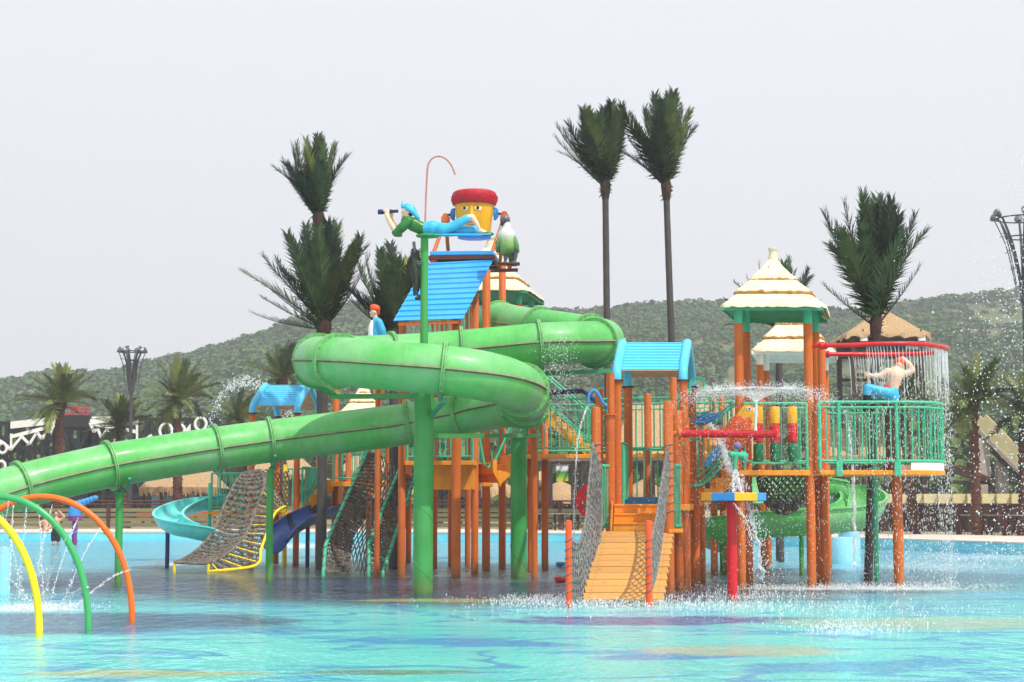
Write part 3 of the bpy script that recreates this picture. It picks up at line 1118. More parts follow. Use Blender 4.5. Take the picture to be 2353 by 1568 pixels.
def steps(parent, a, b, width, nst, mat='deck_orange', side=True):
    """stair flight from low point a to high point b"""
    a, b = Vector(a), Vector(b)
    d = Vector((b.x - a.x, b.y - a.y, 0))
    L = d.length
    d.normalize()
    sx = Vector((d.y, -d.x, 0))
    rise = (b.z - a.z) / nst
    run = L / nst
    for i in range(nst):
        m = MB()
        c = a + d * (run * i) + Vector((0, 0, rise * i))
        q = [c + sx * (width / 2), c - sx * (width / 2)]
        up = Vector((0, 0, rise))
        m.plate([q[0], q[1], q[1] + up, q[0] + up], d * 0.03)
        lip = Vector((0, 0, 0.035))
        t0, t1 = q[0] + up - d * 0.02, q[1] + up - d * 0.02
        m.plate([t0 - lip, t1 - lip, t1 + d * (run + 0.02) - lip, t0 + d * (run + 0.02) - lip], lip * 1.0)
        bevel(obj('step', m, M[mat], parent, smooth=False), 0.008)
    if side:
        for s_ in (-1, 1):
            m = MB()
            o = sx * (s_ * (width / 2 + 0.02))
            prof = [a + o + Vector((0, 0, -0.10))]
            for i in range(nst):
                c = a + d * (run * i) + Vector((0, 0, rise * i)) + o
                prof += [c + Vector((0, 0, 0.05)), c + Vector((0, 0, rise + 0.06))]
            prof += [b + o + Vector((0, 0, 0.06)), b + o + Vector((0, 0, -0.20))]
            m.plate(prof, sx * (0.035 * s_))
            obj('stringer', m, M[mat], parent, smooth=False)

# ---------------------------------------------------------------- rope nets
n = NT('wet_rope')
p = n.pos()
rc = n.ramp(n.noise(p, 12, 4, 0.6), [(0.3, srgb(82, 82, 80)), (0.7, srgb(150, 150, 146))])
M['rope_grey'] = n.pbr(rc, 0.75, n.bump(n.node('ShaderNodeTexWave', {'Vector': n.mapping(p, (1, 1, 1), rot=(0.6, 0.4, 0)), 'Scale': 30.0}).outputs[0], 0.6, 0.01))
n = NT('brown_rope')
p = n.pos()
rc = n.ramp(n.noise(p, 9, 4, 0.6), [(0.3, srgb(54, 51, 47)), (0.7, srgb(132, 124, 112))])
M['rope_brown'] = n.pbr(rc, 0.8, n.bump(n.noise(p, 40, 3), 0.5, 0.01))

def net(name, label, fn, rows, cols, r, mat, depth=0.9, group=None, edge=True, parent=None, jit=0.12, seed=1):
    """knotted net laid over the surface fn(u, v): each row zigzags so that neighbours meet"""
    g = random.Random(seed)
    if parent is None:
        t = thing(name, label, 'net', fn(0.5, 1.0), group)
    else:
        t = parent
    m = MB()
    for j in range(rows):
        pts = []
        k = cols * 4
        for i in range(k + 1):
            u = i / k
            z = math.asin(math.sin(2 * PI * (u * cols + (0.5 if j % 2 else 0)))) / (PI / 2)
            v = (j + 0.5 + 0.5 * depth * z + g.uniform(-jit, jit)) / rows
            v = max(0, min(1, v))
            q = Vector(fn(max(0, min(1, u + g.uniform(-jit, jit) / k)), v))
            pts.append(q + Vector((0, g.uniform(-r, r) * 0.5, 0)))
        m.tube(pts, [r * g.uniform(0.85, 1.2) for _ in pts], 5)
    o = obj('mesh_ropes', m, M[mat], t, kind='stuff')
    if edge:
        for path in ([fn(i / 16, 0) for i in range(17)], [fn(i / 16, 1) for i in range(17)], [fn(0, i / 16) for i in range(17)], [fn(1, i / 16) for i in range(17)]):
            if (Vector(path[0]) - Vector(path[-1])).length < 0.05:
                continue
            e = MB().tube(path, r * 1.35, 7)
            obj('border_rope', e, M[mat], t)
    return t

def rope_coil(parent, x, y, z0, z1, r, turns, rr=0.012, mat='rope_grey'):
    pts = []
    k = int(turns * 14)
    for i in range(k + 1):
        a = 2 * PI * turns * i / k
        # rings that climb in steps, as wound by hand
        pts.append((x + math.cos(a) * (r + rr * 0.6), y + math.sin(a) * (r + rr * 0.6), lerp(z0, z1, i / k)))
    obj('rope_coil', MB().tube(pts, rr, 6), M[mat], parent)

# ================================================================ PLAY TOWERS
def xy(px, Y):
    return (X(px, Y), Y)

def slab_px(parent, corners, z, th, mat='deck_orange', name='deck'):
    m = MB()
    m.slab([xy(*q) for q in corners], z - th, z)
    return bevel(obj(name, m, M[mat], parent, smooth=False), 0.012)

def bar_panel(parent, a, b, z0, z1, nb, mat='teal', r=0.011):
    """upright bar panel between floor points a and b with capped ends"""
    a, b = Vector((a[0], a[1], 0)), Vector((b[0], b[1], 0))
    m = MB()
    up = Vector((0, 0, 1))
    m.tube([a + up * z1, b + up * z1], 0.035, 10)
    m.tube([a + up * z0, b + up * z0], 0.035, 10)
    o = obj('bar_panel', m, M[mat], parent)
    bm_ = baluster_mesh(z1 - z0, mat, r)
    for i in range(nb):
        inst('baluster', bm_, o, a.lerp(b, (i + 0.5) / nb) + up * z0)
    return o

def uslide(name, label, pts, rad, mat, lip=0.0, legs=(), legmat='blue_dark', t0=-90, t1=90, nsec=14, cat='slide', flat=1.0):
    """open half-pipe chute along a path of rim-level centre points"""
    pts = catmull([Vector(q) for q in pts], 8)
    t = thing(name, label, cat, (pts[0].x, pts[0].y, 0))
    vs = []
    prof = []
    for i in range(nsec + 1):
        a = R(lerp(-180, 0, i / nsec))
        prof.append((math.cos(a) * rad, math.sin(a) * rad * flat))
    prof = [(-rad - 0.07, 0.0), (-rad - 0.07, 0.03), (-rad, 0.03)] + prof + [(rad, 0.03), (rad + 0.07, 0.03), (rad + 0.07, 0.0)]
    outer = [(x * 1.04 if abs(x) < rad else x, z - 0.03) for (x, z) in prof[3:-3]]
    loop = prof[2:-2] + [(rad + 0.07, 0.03), (rad + 0.07, -0.01)] + list(reversed(outer)) + [(-rad - 0.07, -0.01), (-rad - 0.07, 0.03)]
    k = len(loop)
    for i, p in enumerate(pts):
        tg = (pts[min(i + 1, len(pts) - 1)] - pts[max(i - 1, 0)])
        tg.z = 0
        tg.normalize()
        sx = Vector((tg.y, -tg.x, 0))
        for (x, z) in loop:
            vs.append(p + sx * x + Vector((0, 0, z)))
    fs = [(i * k + j, i * k + (j + 1) % k, (i + 1) * k + (j + 1) % k, (i + 1) * k + j) for i in range(len(pts) - 1) for j in range(k)]
    fs.append(tuple(range(k)))
    fs.append(tuple(range((len(pts) - 1) * k, len(pts) * k))[::-1])
    m = MB().add(vs, fs)
    obj('chute', m, M[mat], t, angle=35)
    for f in legs:
        q = pts[int(f * (len(pts) - 1))]
        lg = MB().cyl((q.x, q.y, FLOOR_Z), (q.x, q.y, q.z - rad * flat - 0.02), 0.055, n=14)
        obj('leg', lg, M[legmat], t)
    return t

# ---------------------------------------------------------------- left tower with blue hood
T1 = thing('play_tower', 'low orange play tower under the left sky blue hood roof', 'play tower', (X(650, 46.5), 46.5, FLOOR_Z), 'play towers')
z_leg = Z(949, 45.8)
T1c = [(577, 45.8), (681, 45.8), (732, 47.8), (635, 47.8)]
for q in T1c:
    post(T1, q[0], q[1], 949 if q[1] < 46 else 957, 0.082)
hood(T1, xy(577, 45.8), xy(681, 45.8), xy(635, 47.8), xy(732, 47.8), z_leg, z_leg + 0.22, Z(886, 46.8))
z1 = 1.36
slab_px(T1, [(560, 45.6), (700, 45.6), (752, 48.0), (620, 48.0)], z1, 0.10)
railing(T1, [(*xy(640, 48.0), z1), (*xy(735, 48.0), z1)], 1.15)
railing(T1, [(*xy(694, 45.7), z1), (*xy(700, 45.7), z1), (*xy(735, 47.5), z1)], 1.15)
slab_px(T1, [(478, 46.0), (560, 46.0), (585, 47.4), (505, 47.4)], z1, 0.08)
railing(T1, [(*xy(486, 46.05), z1), (*xy(556, 46.05), z1)], 1.0, gap=0.16)
railing(T1, [(*xy(505, 47.3), z1), (*xy(590, 47.3), z1)], 1.0, gap=0.16)
for px in (482, 556):
    post(T1, px, 46.1, 1110, 0.05, 'teal')
post(T1, 770, 47.0, 880, 0.09)
post(T1, 655, 45.4, 1068, 0.06, 'yellow')
# flight between the left deck and the middle deck
steps(T1, (X(690, 46.4), 46.4, z1), (X(762, 46.6), 46.6, 2.13), 0.8, 4)
for dy in (-0.42, 0.42):
    m = MB()
    m.tube([(X(690, 46.4), 46.4 + dy, z1 + 0.45), (X(715, 46.4), 46.4 + dy, z1 + 0.55), (X(762, 46.5), 46.5 + dy, 2.13 + 0.9)], 0.026, 8)
    obj('handrail', m, M['teal'], T1)
slab_px(T1, [(760, 45.6), (930, 45.6), (940, 48.4), (775, 48.4)], 2.13, 0.12)
railing(T1, [(*xy(765, 48.3), 2.13), (*xy(935, 48.3), 2.13)], 1.15)
railing(T1, [(*xy(766, 45.65), 2.13), (*xy(830, 45.65), 2.13)], 1.15)
for q in ((800, 48.0), (925, 48.2), (868, 47.6)):
    post(T1, q[0], q[1], 1040 if q[0] != 868 else 800, 0.08)

# ---------------------------------------------------------------- main tower
T2 = thing('play_tower', 'tall central orange play tower with the steep blue ribbed roof', 'play tower', (X(1040, 41), 41, FLOOR_Z), 'play towers')
for (px, Y, top, r) in [(923, 39.5, 740, 0.085), (1048, 38.6, 731, 0.105), (998, 44.0, 742, 0.08), (1036, 45.0, 742, 0.07), (1091, 40.5, 676, 0.085),
                        (1117, 42.7, 601, 0.10), (1154, 43.6, 609, 0.09), (939, 48.0, 1040, 0.08), (1075, 45.6, 690, 0.075)]:
    post(T2, px, Y, top, r)
m = MB()
q = Vector((X(1048, 38.6), 38.6, Z(731, 38.6)))
m.cyl(q, q + Vector((0, 0, 0.05)), 0.15, n=18)
obj('post_cap', m, M['orange'], T2)
z2 = 2.53
slab_px(T2, [(930, 39.2), (1090, 39.0), (1110, 44.2), (960, 44.4)], z2, 0.10)
m = MB()
m.plate([(*xy(996, 39.4), z2 - 0.10), (*xy(1087, 39.3), z2 - 0.10), (*xy(1087, 39.3), z2 - 0.58), (*xy(1080, 39.3), z2 - 0.64), (*xy(996, 39.4), z2 - 0.64)], (0, 0.05, 0))
obj('fascia', m, M['deck_orange'], T2, smooth=False)
m = MB()
m.plate([(*xy(1087, 39.35), z2 - 0.10), (*xy(1104, 43.6), z2 - 0.10), (*xy(1104, 43.6), z2 - 0.64), (*xy(1087, 39.35), z2 - 0.64)], (-0.05, 0, 0))
obj('fascia', m, M['deck_orange'], T2, smooth=False)
railing(T2, [(*xy(935, 39.3), z2), (*xy(1086, 39.1), z2)], 1.15)
railing(T2, [(*xy(962, 44.2), z2), (*xy(1104, 44.0), z2)], 1.15)
steps(T2, (X(1113, 41.5), 41.5, 2.06), (X(1094, 41.3), 41.3, z2), 1.0, 2)
slab_px(T2, [(1108, 40.8), (1130, 40.8), (1132, 42.4), (1110, 42.4)], 2.06, 0.09)
steps(T2, (X(1127, 41.6), 41.6, 2.06), (X(1180, 41.8), 41.8, 2.72), 1.0, 3)
for dy in (-0.55, 0.55):
    m = MB()
    m.tube([(X(1094, 41.3), 41.3 + dy, z2 + 0.95), (X(1113, 41.4), 41.4 + dy, 2.06 + 0.42), (X(1122, 41.5), 41.5 + dy, 2.06 + 0.35), (X(1140, 41.6), 41.6 + dy, 2.06 + 0.55), (X(1180, 41.8), 41.8 + dy, 2.72 + 0.85)], 0.026, 8)
    obj('handrail', m, M['teal'], T2)
railing(T2, [(*xy(1100, 42.6), 2.4), (*xy(1190, 42.8), 2.7)], 1.2)
# upper floor behind the roof
z2u = Z(748, 40.5)
slab_px(T2, [(920, 39.6), (1062, 39.2), (1128, 43.6), (985, 44.0)], z2u - 0.9, 0.12)
railing(T2, [(*xy(985, 43.8), z2u - 0.9), (*xy(1100, 43.6), z2u - 0.9)], 1.7)
# steep ribbed roof
rA, rB = P(904, 737, 38.3), P(1064, 732, 38.3)
rD, rC = P(979, 606, 39.9), P(1133, 598, 39.9)
obj('roof_sheet', corrugated(rA, rB, rC, rD, 11, 0.03, 0.02), M['blue_roof'], T2, angle=25)
m = MB()
m.beam(rA + Vector((0.1, 0.06, -0.07)), rB + Vector((-0.1, 0.06, -0.07)), 0.06, 0.08)
m.beam(rB + Vector((-0.12, 0.1, -0.08)), rC + Vector((-0.12, 0.0, -0.08)), 0.06, 0.08)
obj('roof_frame', m, M['orange'], T2, smooth=False)
# bucket platform above the roof
zt0 = Z(594, 39.8)
pl = [P(988, 596, 39.95), P(1134, 594, 39.85), P(1150, 590, 41.7), P(1004, 592, 41.8)]
m = MB()
m.slab([(q.x, q.y) for q in pl], zt0 + 0.09, zt0 + 0.19)
bevel(obj('platform', m, M['blue_roof'], T2, smooth=False), 0.015)
m = MB()
for i in range(4):
    a, b = pl[i], pl[(i + 1) % 4]
    m.beam((a.x, a.y, zt0 + 0.04), (b.x, b.y, zt0 + 0.04), 0.07, 0.085)
for t in (0.3, 0.6):
    a, b = pl[0].lerp(pl[3], t), pl[1].lerp(pl[2], t)
    m.beam((a.x, a.y, zt0 + 0.03), (b.x, b.y, zt0 + 0.03), 0.05, 0.07)
obj('platform_frame', m, M['maroon'], T2, smooth=False)
for q in (pl[0], pl[3]):
    m = MB().cyl((q.x + 0.09, q.y + 0.08, Z(612, q.y) + 0.05), (q.x + 0.09, q.y + 0.08, zt0), 0.075, n=16)
    obj('post', m, M['orange'], T2)
# tipping-bucket stand
axL, axR = P(1024, 499, 40.7), P(1159, 494, 40.7)
for ax, f0, f1 in ((axL, P(997, 572, 40.05), P(1033, 600, 41.5)), (axR, P(1131, 574, 40.05), P(1148, 584, 41.5))):
    m = MB()
    m.cyl((f0.x, f0.y, zt0 + 0.18), ax - Vector((0, 0, 0.05)), 0.045, n=12)
    m.cyl((f1.x, f1.y, zt0 + 0.0), ax - Vector((0, 0, 0.05)), 0.045, n=12)
    m.box(ax - Vector((0, 0, 0.07)), (0.20, 0.26, 0.12))
    m.cyl(ax + Vector((0, -0.11, 0.0)), ax + Vector((0, 0.11, 0.0)), 0.075, n=14)
    obj('bucket_strut', m, M['orange'], T2)
# filling pipe
hp_ = [P(977, 560, 41.2), P(977, 513, 41.2), P(979, 450, 41.2), P(982, 392, 41.2), P(986, 374, 41.2), P(994, 364, 41.2), P(1007, 359.5, 41.2), P(1021, 363, 41.2),
       P(1033, 374, 41.2), P(1041, 388, 41.2), P(1046, 402, 41.2)]
fp = thing('filling_pipe', 'thin pinkish hooked water pipe above the tipping bucket', 'pipe', (hp_[0].x, hp_[0].y, zt0))
mp = paint('pink_pipe', srgb(196, 132, 122), 0.4, 0.2, 3)
obj('pipe', MB().tube([(hp_[0].x, hp_[0].y, zt0 - 0.6)] + catmull(hp_, 4), 0.021, 10), mp, fp)

# ---------------------------------------------------------------- back bridge deck
T3 = thing('play_bridge', 'long raised orange bridge deck with teal railings between the towers', 'bridge', (X(1420, 42), 42, FLOOR_Z))
z3 = 2.73
slab_px(T3, [(1172, 41.0), (1392, 41.0), (1720, 39.6), (1735, 41.8), (1400, 43.6), (1180, 43.6)], z3, 0.10)
railing(T3, [(*xy(1226, 41.05), z3), (*xy(1395, 41.05), z3)], 1.30, second=1.16, gap=0.13, low=0.15)
railing(T3, [(*xy(1395, 41.05), z3), (*xy(1560, 40.4), z3)], 1.30, second=1.16, gap=0.14, low=0.15)
railing(T3, [(*xy(1560, 40.4), z3), (*xy(1715, 39.7), z3)], 1.30, second=1.16, gap=0.16, low=0.15)
railing(T3, [(*xy(1190, 43.5), z3), (*xy(1400, 43.5), z3)], 1.30, second=1.16, gap=0.2, low=0.15)
railing(T3, [(*xy(1400, 43.5), z3), (*xy(1720, 41.8), z3)], 1.30, second=1.16, gap=0.24, low=0.15)
for (px, Y, top) in [(1220, 41.5, 860), (1252, 42.9, 905), (1549, 40.2, 868), (1640, 40.8, 905), (1662, 41.4, 905), (1402, 43.2, 858), (1490, 42.0, 925)]:
    post(T3, px, Y, top, 0.085)
steps(T3, (X(1352, 45.2), 45.2, 2.9), (X(1250, 45.4), 45.4, 3.98), 0.9, 6, 'amber')
for dy in (-0.5, 0.5):
    m = MB()
    m.tube([(X(1368, 45), 45 + dy, 3.9), (X(1352, 45), 45 + dy, 3.95), (X(1245, 45.4), 45.4 + dy, 5.0)], 0.028, 8)
    m.tube([(X(1352, 45), 45 + dy, 3.2), (X(1245, 45.4), 45.4 + dy, 4.3)], 0.022, 8)
    m.cyl((X(1352, 45), 45 + dy, 3.1), (X(1352, 45), 45 + dy, 3.95), 0.02, n=8)
    obj('handrail', m, M['teal'], T3)
steps(T3, (X(1690, 36.9), 36.9, 2.3), (X(1600, 37.2), 37.2, 3.2), 0.8, 4)

# ---------------------------------------------------------------- ramp tower with blue hood
T4 = thing('play_tower', 'front orange play tower under the right sky blue hood roof above the ramp', 'play tower', (X(1480, 34.2), 34.2, FLOOR_Z), 'play towers')
zl4 = Z(873, 33.4)
hc4 = [(1418, 33.4), (1571, 33.4), (1591, 35.3), (1444, 35.3)]
for (px, Y) in hc4:
    x = X(px, Y, 1000)
    m = MB().cyl((x, Y, FLOOR_Z), (x, Y, zl4 - 0.03), 0.085, n=20)
    obj('post', m, M['orange'], T4)
H = [(X(px, Y, 1000), Y) for px, Y in hc4]
hood(T4, H[0], H[1], H[3], H[2], zl4, zl4 + 0.22, Z(788, 34.3), 0.088)
for (px, Y, top, r) in [(1370, 32.2, 936, 0.088), (1378, 34.6, 896, 0.075), (1490, 36.0, 905, 0.075), (1537, 32.0, 923, 0.09), (1559, 33.1, 944, 0.085), (1578, 33.8, 960, 0.07), (1597, 35.0, 1160, 0.09), (1612, 37.0, 1140, 0.07)]:
    post(T4, px, Y, top, r, 'orange' if px != 1612 else 'amber')
# post with a collar half way up
x = X(1402, 33.0, 1000)
m = MB()
zc = Z(953, 33.0)
m.cyl((x, 33.0, FLOOR_Z), (x, 33.0, zc), 0.088, n=20)
m.cyl((x, 33.0, zc - 0.015), (x, 33.0, zc + 0.015), 0.13, n=20)
m.cyl((x + 0.02, 33.0, zc), (x + 0.02, 33.0, Z(858, 33.0)), 0.066, n=20)
obj('post', m, M['orange'], T4)
z4 = Z(1159, 33.0)
slab_px(T4, [(1398, 32.95), (1585, 32.95), (1598, 35.8), (1418, 35.8)], z4, 0.12)
m = MB()
m.plate([(*xy(1430, 34.9), z4), (*xy(1545, 34.9), z4), (*xy(1545, 34.9), z4 + 0.14), (*xy(1430, 34.9), z4 + 0.14)], (0, 0.05, 0))
obj('kick_plate', m, M['blue_mid'], T4, smooth=False)
steps(T4, (X(1464, 32.1), 32.1, Z(1222, 32.1)), (X(1466, 32.95), 32.95, z4), 0.88, 3)
railing(T4, [(*xy(1432, 35.6), z4), (*xy(1560, 35.6), z4)], 1.12, gap=0.13)
railing(T4, [(*xy(1432, 33.6), z4), (*xy(1444, 35.3), z4)], 1.12, gap=0.11)
bar_panel(T4, xy(1382, 32.5), xy(1398, 32.8), Z(1208, 32.5), Z(1071, 32.5), 4)
bar_panel(T4, xy(1549, 32.4), xy(1564, 32.7), Z(1209, 32.4), Z(1071, 32.4), 5)
bar_panel(T4, xy(1570, 33.3), xy(1576, 33.9), Z(1175, 33.4), Z(1020, 33.4), 3)
bar_panel(T4, xy(1430, 35.0), xy(1441, 35.2), Z(1145, 35), Z(1020, 35), 4)
slab_px(T4, [(1536, 31.9), (1566, 31.9), (1570, 33.0), (1540, 33.0)], Z(1216, 32.0), 0.07)

# wooden ramp
ra, rb_, rc_, rd_ = P(1340, 1380, 28.9), P(1523, 1380, 28.9), P(1549, 1223, 32.05), P(1380, 1223, 32.05)
ramp = thing('wooden_ramp', 'sloping pine plank ramp rising from the water to orange steps', 'ramp', ((ra.x + rb_.x) / 2, 28.9, 0))
bot, top = (ra + rb_) / 2, (rd_ + rc_) / 2
dv = (top - bot)
Lr = dv.length
dv.normalize()
ac = ((rb_ - ra).normalized() + (rc_ - rd_).normalized()).normalized()
nv = ac.cross(dv).normalized()
if nv.z < 0: nv = -nv
dv2 = nv.cross(ac).normalized()
rot = Matrix((ac, dv2, nv)).transposed().to_euler()
NB = 11
pw = Lr / NB
pm = []
for i in range(3):
    mb = MB().box((0, 0, 0), (1.335 + 0.01 * i, pw - 0.026, 0.04))
    me = mesh('plank', mb, M['plank'], smooth=False)
    pm.append(me)
for i in range(NB):
    c = bot.lerp(top, (i + 0.5) / NB) + nv * (0.003 * (i % 2))
    o = inst('plank', pm[i % 3], ramp, c, rot)
    bevel(o, 0.006)
    mb = MB()
    for sx_ in (-0.56, 0.56):
        for sy_ in (-0.25, 0.25):
            q = c + ac * sx_ + dv * (sy_ * pw) + nv * 0.021
            mb.cyl(q, q + nv * 0.004, 0.011, n=8)
    obj('screw_heads', mb, M['steel'], ramp, kind='stuff')
for sgn in (-0.52, 0.52):
    m = MB()
    m.beam(bot + ac * sgn - nv * 0.075, top + ac * sgn - nv * 0.075, 0.06, 0.10)
    obj('stringer', m, M['plank'], ramp, smooth=False)
for (px, lab) in ((1307, None), (1491, None)):
    x = X(px, 28.2, 1290)
    m = MB()
    zt = Z(1196, 28.2)
    m.lathe((x, 28.2, 0), [(0.052, FLOOR_Z), (0.052, zt - 0.03), (0.045, zt - 0.008), (0.02, zt)], 18)
    pp = obj('post', m, M['orange_bright'], ramp)
    rope_coil(pp, x, 28.2, 0.10, zt - 0.28, 0.052, 7, 0.010)
for (px, Y) in ((1370, 32.2), (1537, 32.0)):
    rope_coil(T4, X(px, Y), Y, Z(1190, Y), Z(1018, Y), 0.09, 9, 0.011)

def curve2(ptsA, ptsB):
    A, B = catmull(ptsA, 8), catmull(ptsB, 8)
    def at(C, u):
        f = u * (len(C) - 1)
        i = min(int(f), len(C) - 2)
        return C[i].lerp(C[i + 1], f - i)
    return lambda u, v: at(A, u).lerp(at(B, u), v)
fnL = curve2([P(1302, 1230, 28.2), P(1328, 1250, 29.0), P(1345, 1196, 30.6), P(1353, 1110, 31.6), P(1362, 1018, 32.05)],
             [P(1312, 1380, 28.2), P(1338, 1374, 29.1), P(1366, 1300, 30.6), P(1382, 1205, 31.9), P(1376, 1060, 32.05)])
net('rope_net', 'grey rope net along the left side of the plank ramp', fnL, 7, 24, 0.0155, 'rope_grey', 0.9, 'nets beside the ramp', seed=4)
fnR = curve2([P(1486, 1236, 28.2), P(1498, 1236, 29.0), P(1511, 1170, 30.6), P(1523, 1090, 31.6), P(1536, 1018, 31.95)],
             [P(1498, 1352, 28.2), P(1508, 1318, 29.3), P(1520, 1246, 30.8), P(1529, 1168, 31.6), P(1540, 1060, 31.95)])
net('rope_net', 'grey rope net along the right side of the plank ramp', fnR, 6, 22, 0.0155, 'rope_grey', 0.9, 'nets beside the ramp', seed=8)

# ship's wheel disc beside the ramp
wc = P(1366, 1152, 33.6)
wh = thing('spinning_disc', 'red disc play wheel half hidden behind the left ramp net', 'wheel', (wc.x, wc.y, wc.z))
m = MB()
NW = 40
ro, ri, rh, th = 0.36, 0.24, 0.11, 0.05
def ringpl(m, r0, r1, a0, a1, k):
    vs, fs = [], []
    for i in range(k + 1):
        a = lerp(a0, a1, i / k)
        for (r, y) in ((r0, -th / 2), (r1, -th / 2), (r1, th / 2), (r0, th / 2)):
            vs.append((wc.x + r * math.cos(a), wc.y + y, wc.z + r * math.sin(a)))
    for i in range(k):
        for j in range(4):
            fs.append((i * 4 + j, i * 4 + (j + 1) % 4, (i + 1) * 4 + (j + 1) % 4, (i + 1) * 4 + j))
    fs += [(0, 1, 2, 3), (k * 4 + 3, k * 4 + 2, k * 4 + 1, k * 4)]
    m.add(vs, fs)
ringpl(m, ri, ro, 0, 2 * PI * 0.9999, NW)
obj('rim', m, M['red'], wh)
m = MB()
ringpl(m, 0.02, rh, 0, 2 * PI * 0.9999, 24)
obj('hub', m, M['red'], wh)
for i in range(5):
    m = MB()
    a = R(90 + 72 * i)
    m.beam((wc.x + math.cos(a) * (rh - 0.01), wc.y, wc.z + math.sin(a) * (rh - 0.01)), (wc.x + math.cos(a) * (ri + 0.01), wc.y, wc.z + math.sin(a) * (ri + 0.01)), 0.046, 0.10)
    obj('spoke', m, M['red'], wh)
m = MB().cyl((wc.x, wc.y, wc.z), (wc.x + 0.02, 34.6, wc.z), 0.03, n=10)
obj('axle', m, M['steel'], wh)

# stepping pads by the ramp
for (px, py, mat, lab) in ((1288, 1296, 'blue_mid', 'small blue stepping pad on the water left of the ramp'), (1288, 1331, 'red', 'small red stepping pad left of the red ramp post')):
    g = G(px, py, 0.05)
    t = thing('stepping_pad', lab, 'stepping pad', (g.x, g.y, FLOOR_Z), 'stepping pads')
    m = MB().box((g.x, g.y, 0.05), (0.24, 0.42, 0.09))
    bevel(obj('pad', m, M[mat], t), 0.025, 3)
    obj('stem', MB().cyl((g.x, g.y, FLOOR_Z), (g.x, g.y, 0.01), 0.05), M['steel'], t)

# blue hooked water pipe
bp_ = thing('water_pipe', 'blue bent spout pipe pouring water beside the bridge railing', 'pipe', (X(1402, 33.0), 33.0, Z(920, 33)))
obj('supply', MB().tube([P(1262, 903, 37.4), P(1338, 899, 37.4), P(1352, 908, 37.3), P(1372, 925, 36.6)], 0.05, 10), M['blue_dark'], bp_)
obj('spout', MB().tube(catmull([P(1352, 930, 33.0), P(1353, 908, 33.0), P(1364, 897, 33.0), P(1374, 904, 33.0), P(1386, 926, 33.0), P(1398, 933, 33.0), P(1405, 928, 33.0), P(1407, 912, 33.0)], 5), 0.027, 10), M['blue_mid'], bp_)

# ---------------------------------------------------------------- hut tower (cream tiered roof)
def hut_tower(label, fpts, zeave, tiers, apex_h, posts, under, deck=None, fin=0.5):
    pass
T5 = thing('thatched_hut', 'front right play hut with cream tiered roof and green underside', 'play hut', (X(1785, 34.4), 34.4, FLOOR_Z), 'play huts')
e5 = [P(1650, 702, 32.9), P(1898, 696, 32.9), P(1909, 729, 35.4), P(1688, 729, 35.4)]
ze = sum(q.z for q in e5) / 4
e5 = [Vector((q.x, q.y, ze)) for q in e5]
ax5 = P(1776, 600, 34.15)
tiered_roof(T5, e5, (ax5.x, ax5.y, 0), [(0.12, Z(602, 34.1)), (0.20, Z(614, 34.0)), (0.45, Z(641, 33.8)), (0.73, Z(670, 33.5)), (1.0, ze)], 'green_under', finial=Z(569, 34.1) - Z(602, 34.1))
P5 = [(1700, 33.4), (1860, 33.4), (1877, 35.1), (1717, 35.1)]
for (px, Y) in P5:
    x = X(px, Y, 1000)
    zt = ze - 0.05
    m = MB().cyl((x, Y, FLOOR_Z), (x, Y, zt - 0.28), 0.088, n=20)
    o = obj('post', m, M['orange'], T5)
    obj('post_sleeve', MB().cyl((x, Y, zt - 0.281), (x, Y, zt + 0.25), 0.086, n=20), M['teal'], o)
for (px, Y) in ((1888, 36.4), (1898, 37.4), (1612, 36.2)):
    post(T5, px, Y, 960, 0.075)
z5 = 2.22
slab_px(T5, [(1698, 33.2), (1862, 33.2), (1880, 35.4), (1716, 35.4)], z5, 0.10)
railing(T5, [(*xy(1712, 33.3), z5), (*xy(1856, 33.3), z5)], 1.28, gap=2.0, low=0.17)
railing(T5, [(*xy(1722, 35.2), z5), (*xy(1872, 35.2), z5)], 1.28, gap=0.16, low=0.17)
steps(T5, (X(1612, 34.3), 34.3, 1.62), (X(1690, 34.3), 34.3, z5), 0.85, 3)
for dy in (-0.5, 0.5):
    m = MB()
    m.tube(catmull([(X(1590, 34.3), 34.3 + dy, 1.92), (X(1615, 34.3), 34.3 + dy, 2.0), (X(1650, 34.3), 34.3 + dy, 2.3), (X(1692, 34.3), 34.3 + dy, 2.75)], 5), 0.027, 8)
    m.tube(catmull([(X(1590, 34.3), 34.3 + dy, 2.86), (X(1620, 34.3), 34.3 + dy, 2.92), (X(1655, 34.3), 34.3 + dy, 3.3), (X(1690, 34.3), 34.3 + dy, 3.55)], 5), 0.027, 8)
    m.cyl((X(1690, 34.3), 34.3 + dy, 2.2), (X(1690, 34.3), 34.3 + dy, 3.55), 0.024, n=8)
    obj('handrail', m, M['teal'], T5)
m = MB()
m.tube(catmull([P(1585, 905, 33.6), P(1586, 880, 33.6), P(1600, 869, 33.6), P(1616, 876, 33.6), P(1624, 900, 33.6), P(1640, 930, 33.8), P(1632, 946, 34), P(1600, 950, 34.0)], 6), 0.03, 8)
obj('hoop_rail', m, M['teal'], T5)
bm_ = baluster_mesh(1.0, 'teal')
rl = obj('stair_guard', MB().tube([(X(1600, 34.85), 34.85, 2.1), (X(1690, 34.85), 34.85, 2.65)], 0.02, 8), M['teal'], T5)
for i in range(8):
    q = Vector((X(1600, 34.85), 34.85, 2.1)).lerp(Vector((X(1690, 34.85), 34.85, 2.65)), (i + 0.5) / 8)
    inst('baluster', bm_, rl, q)

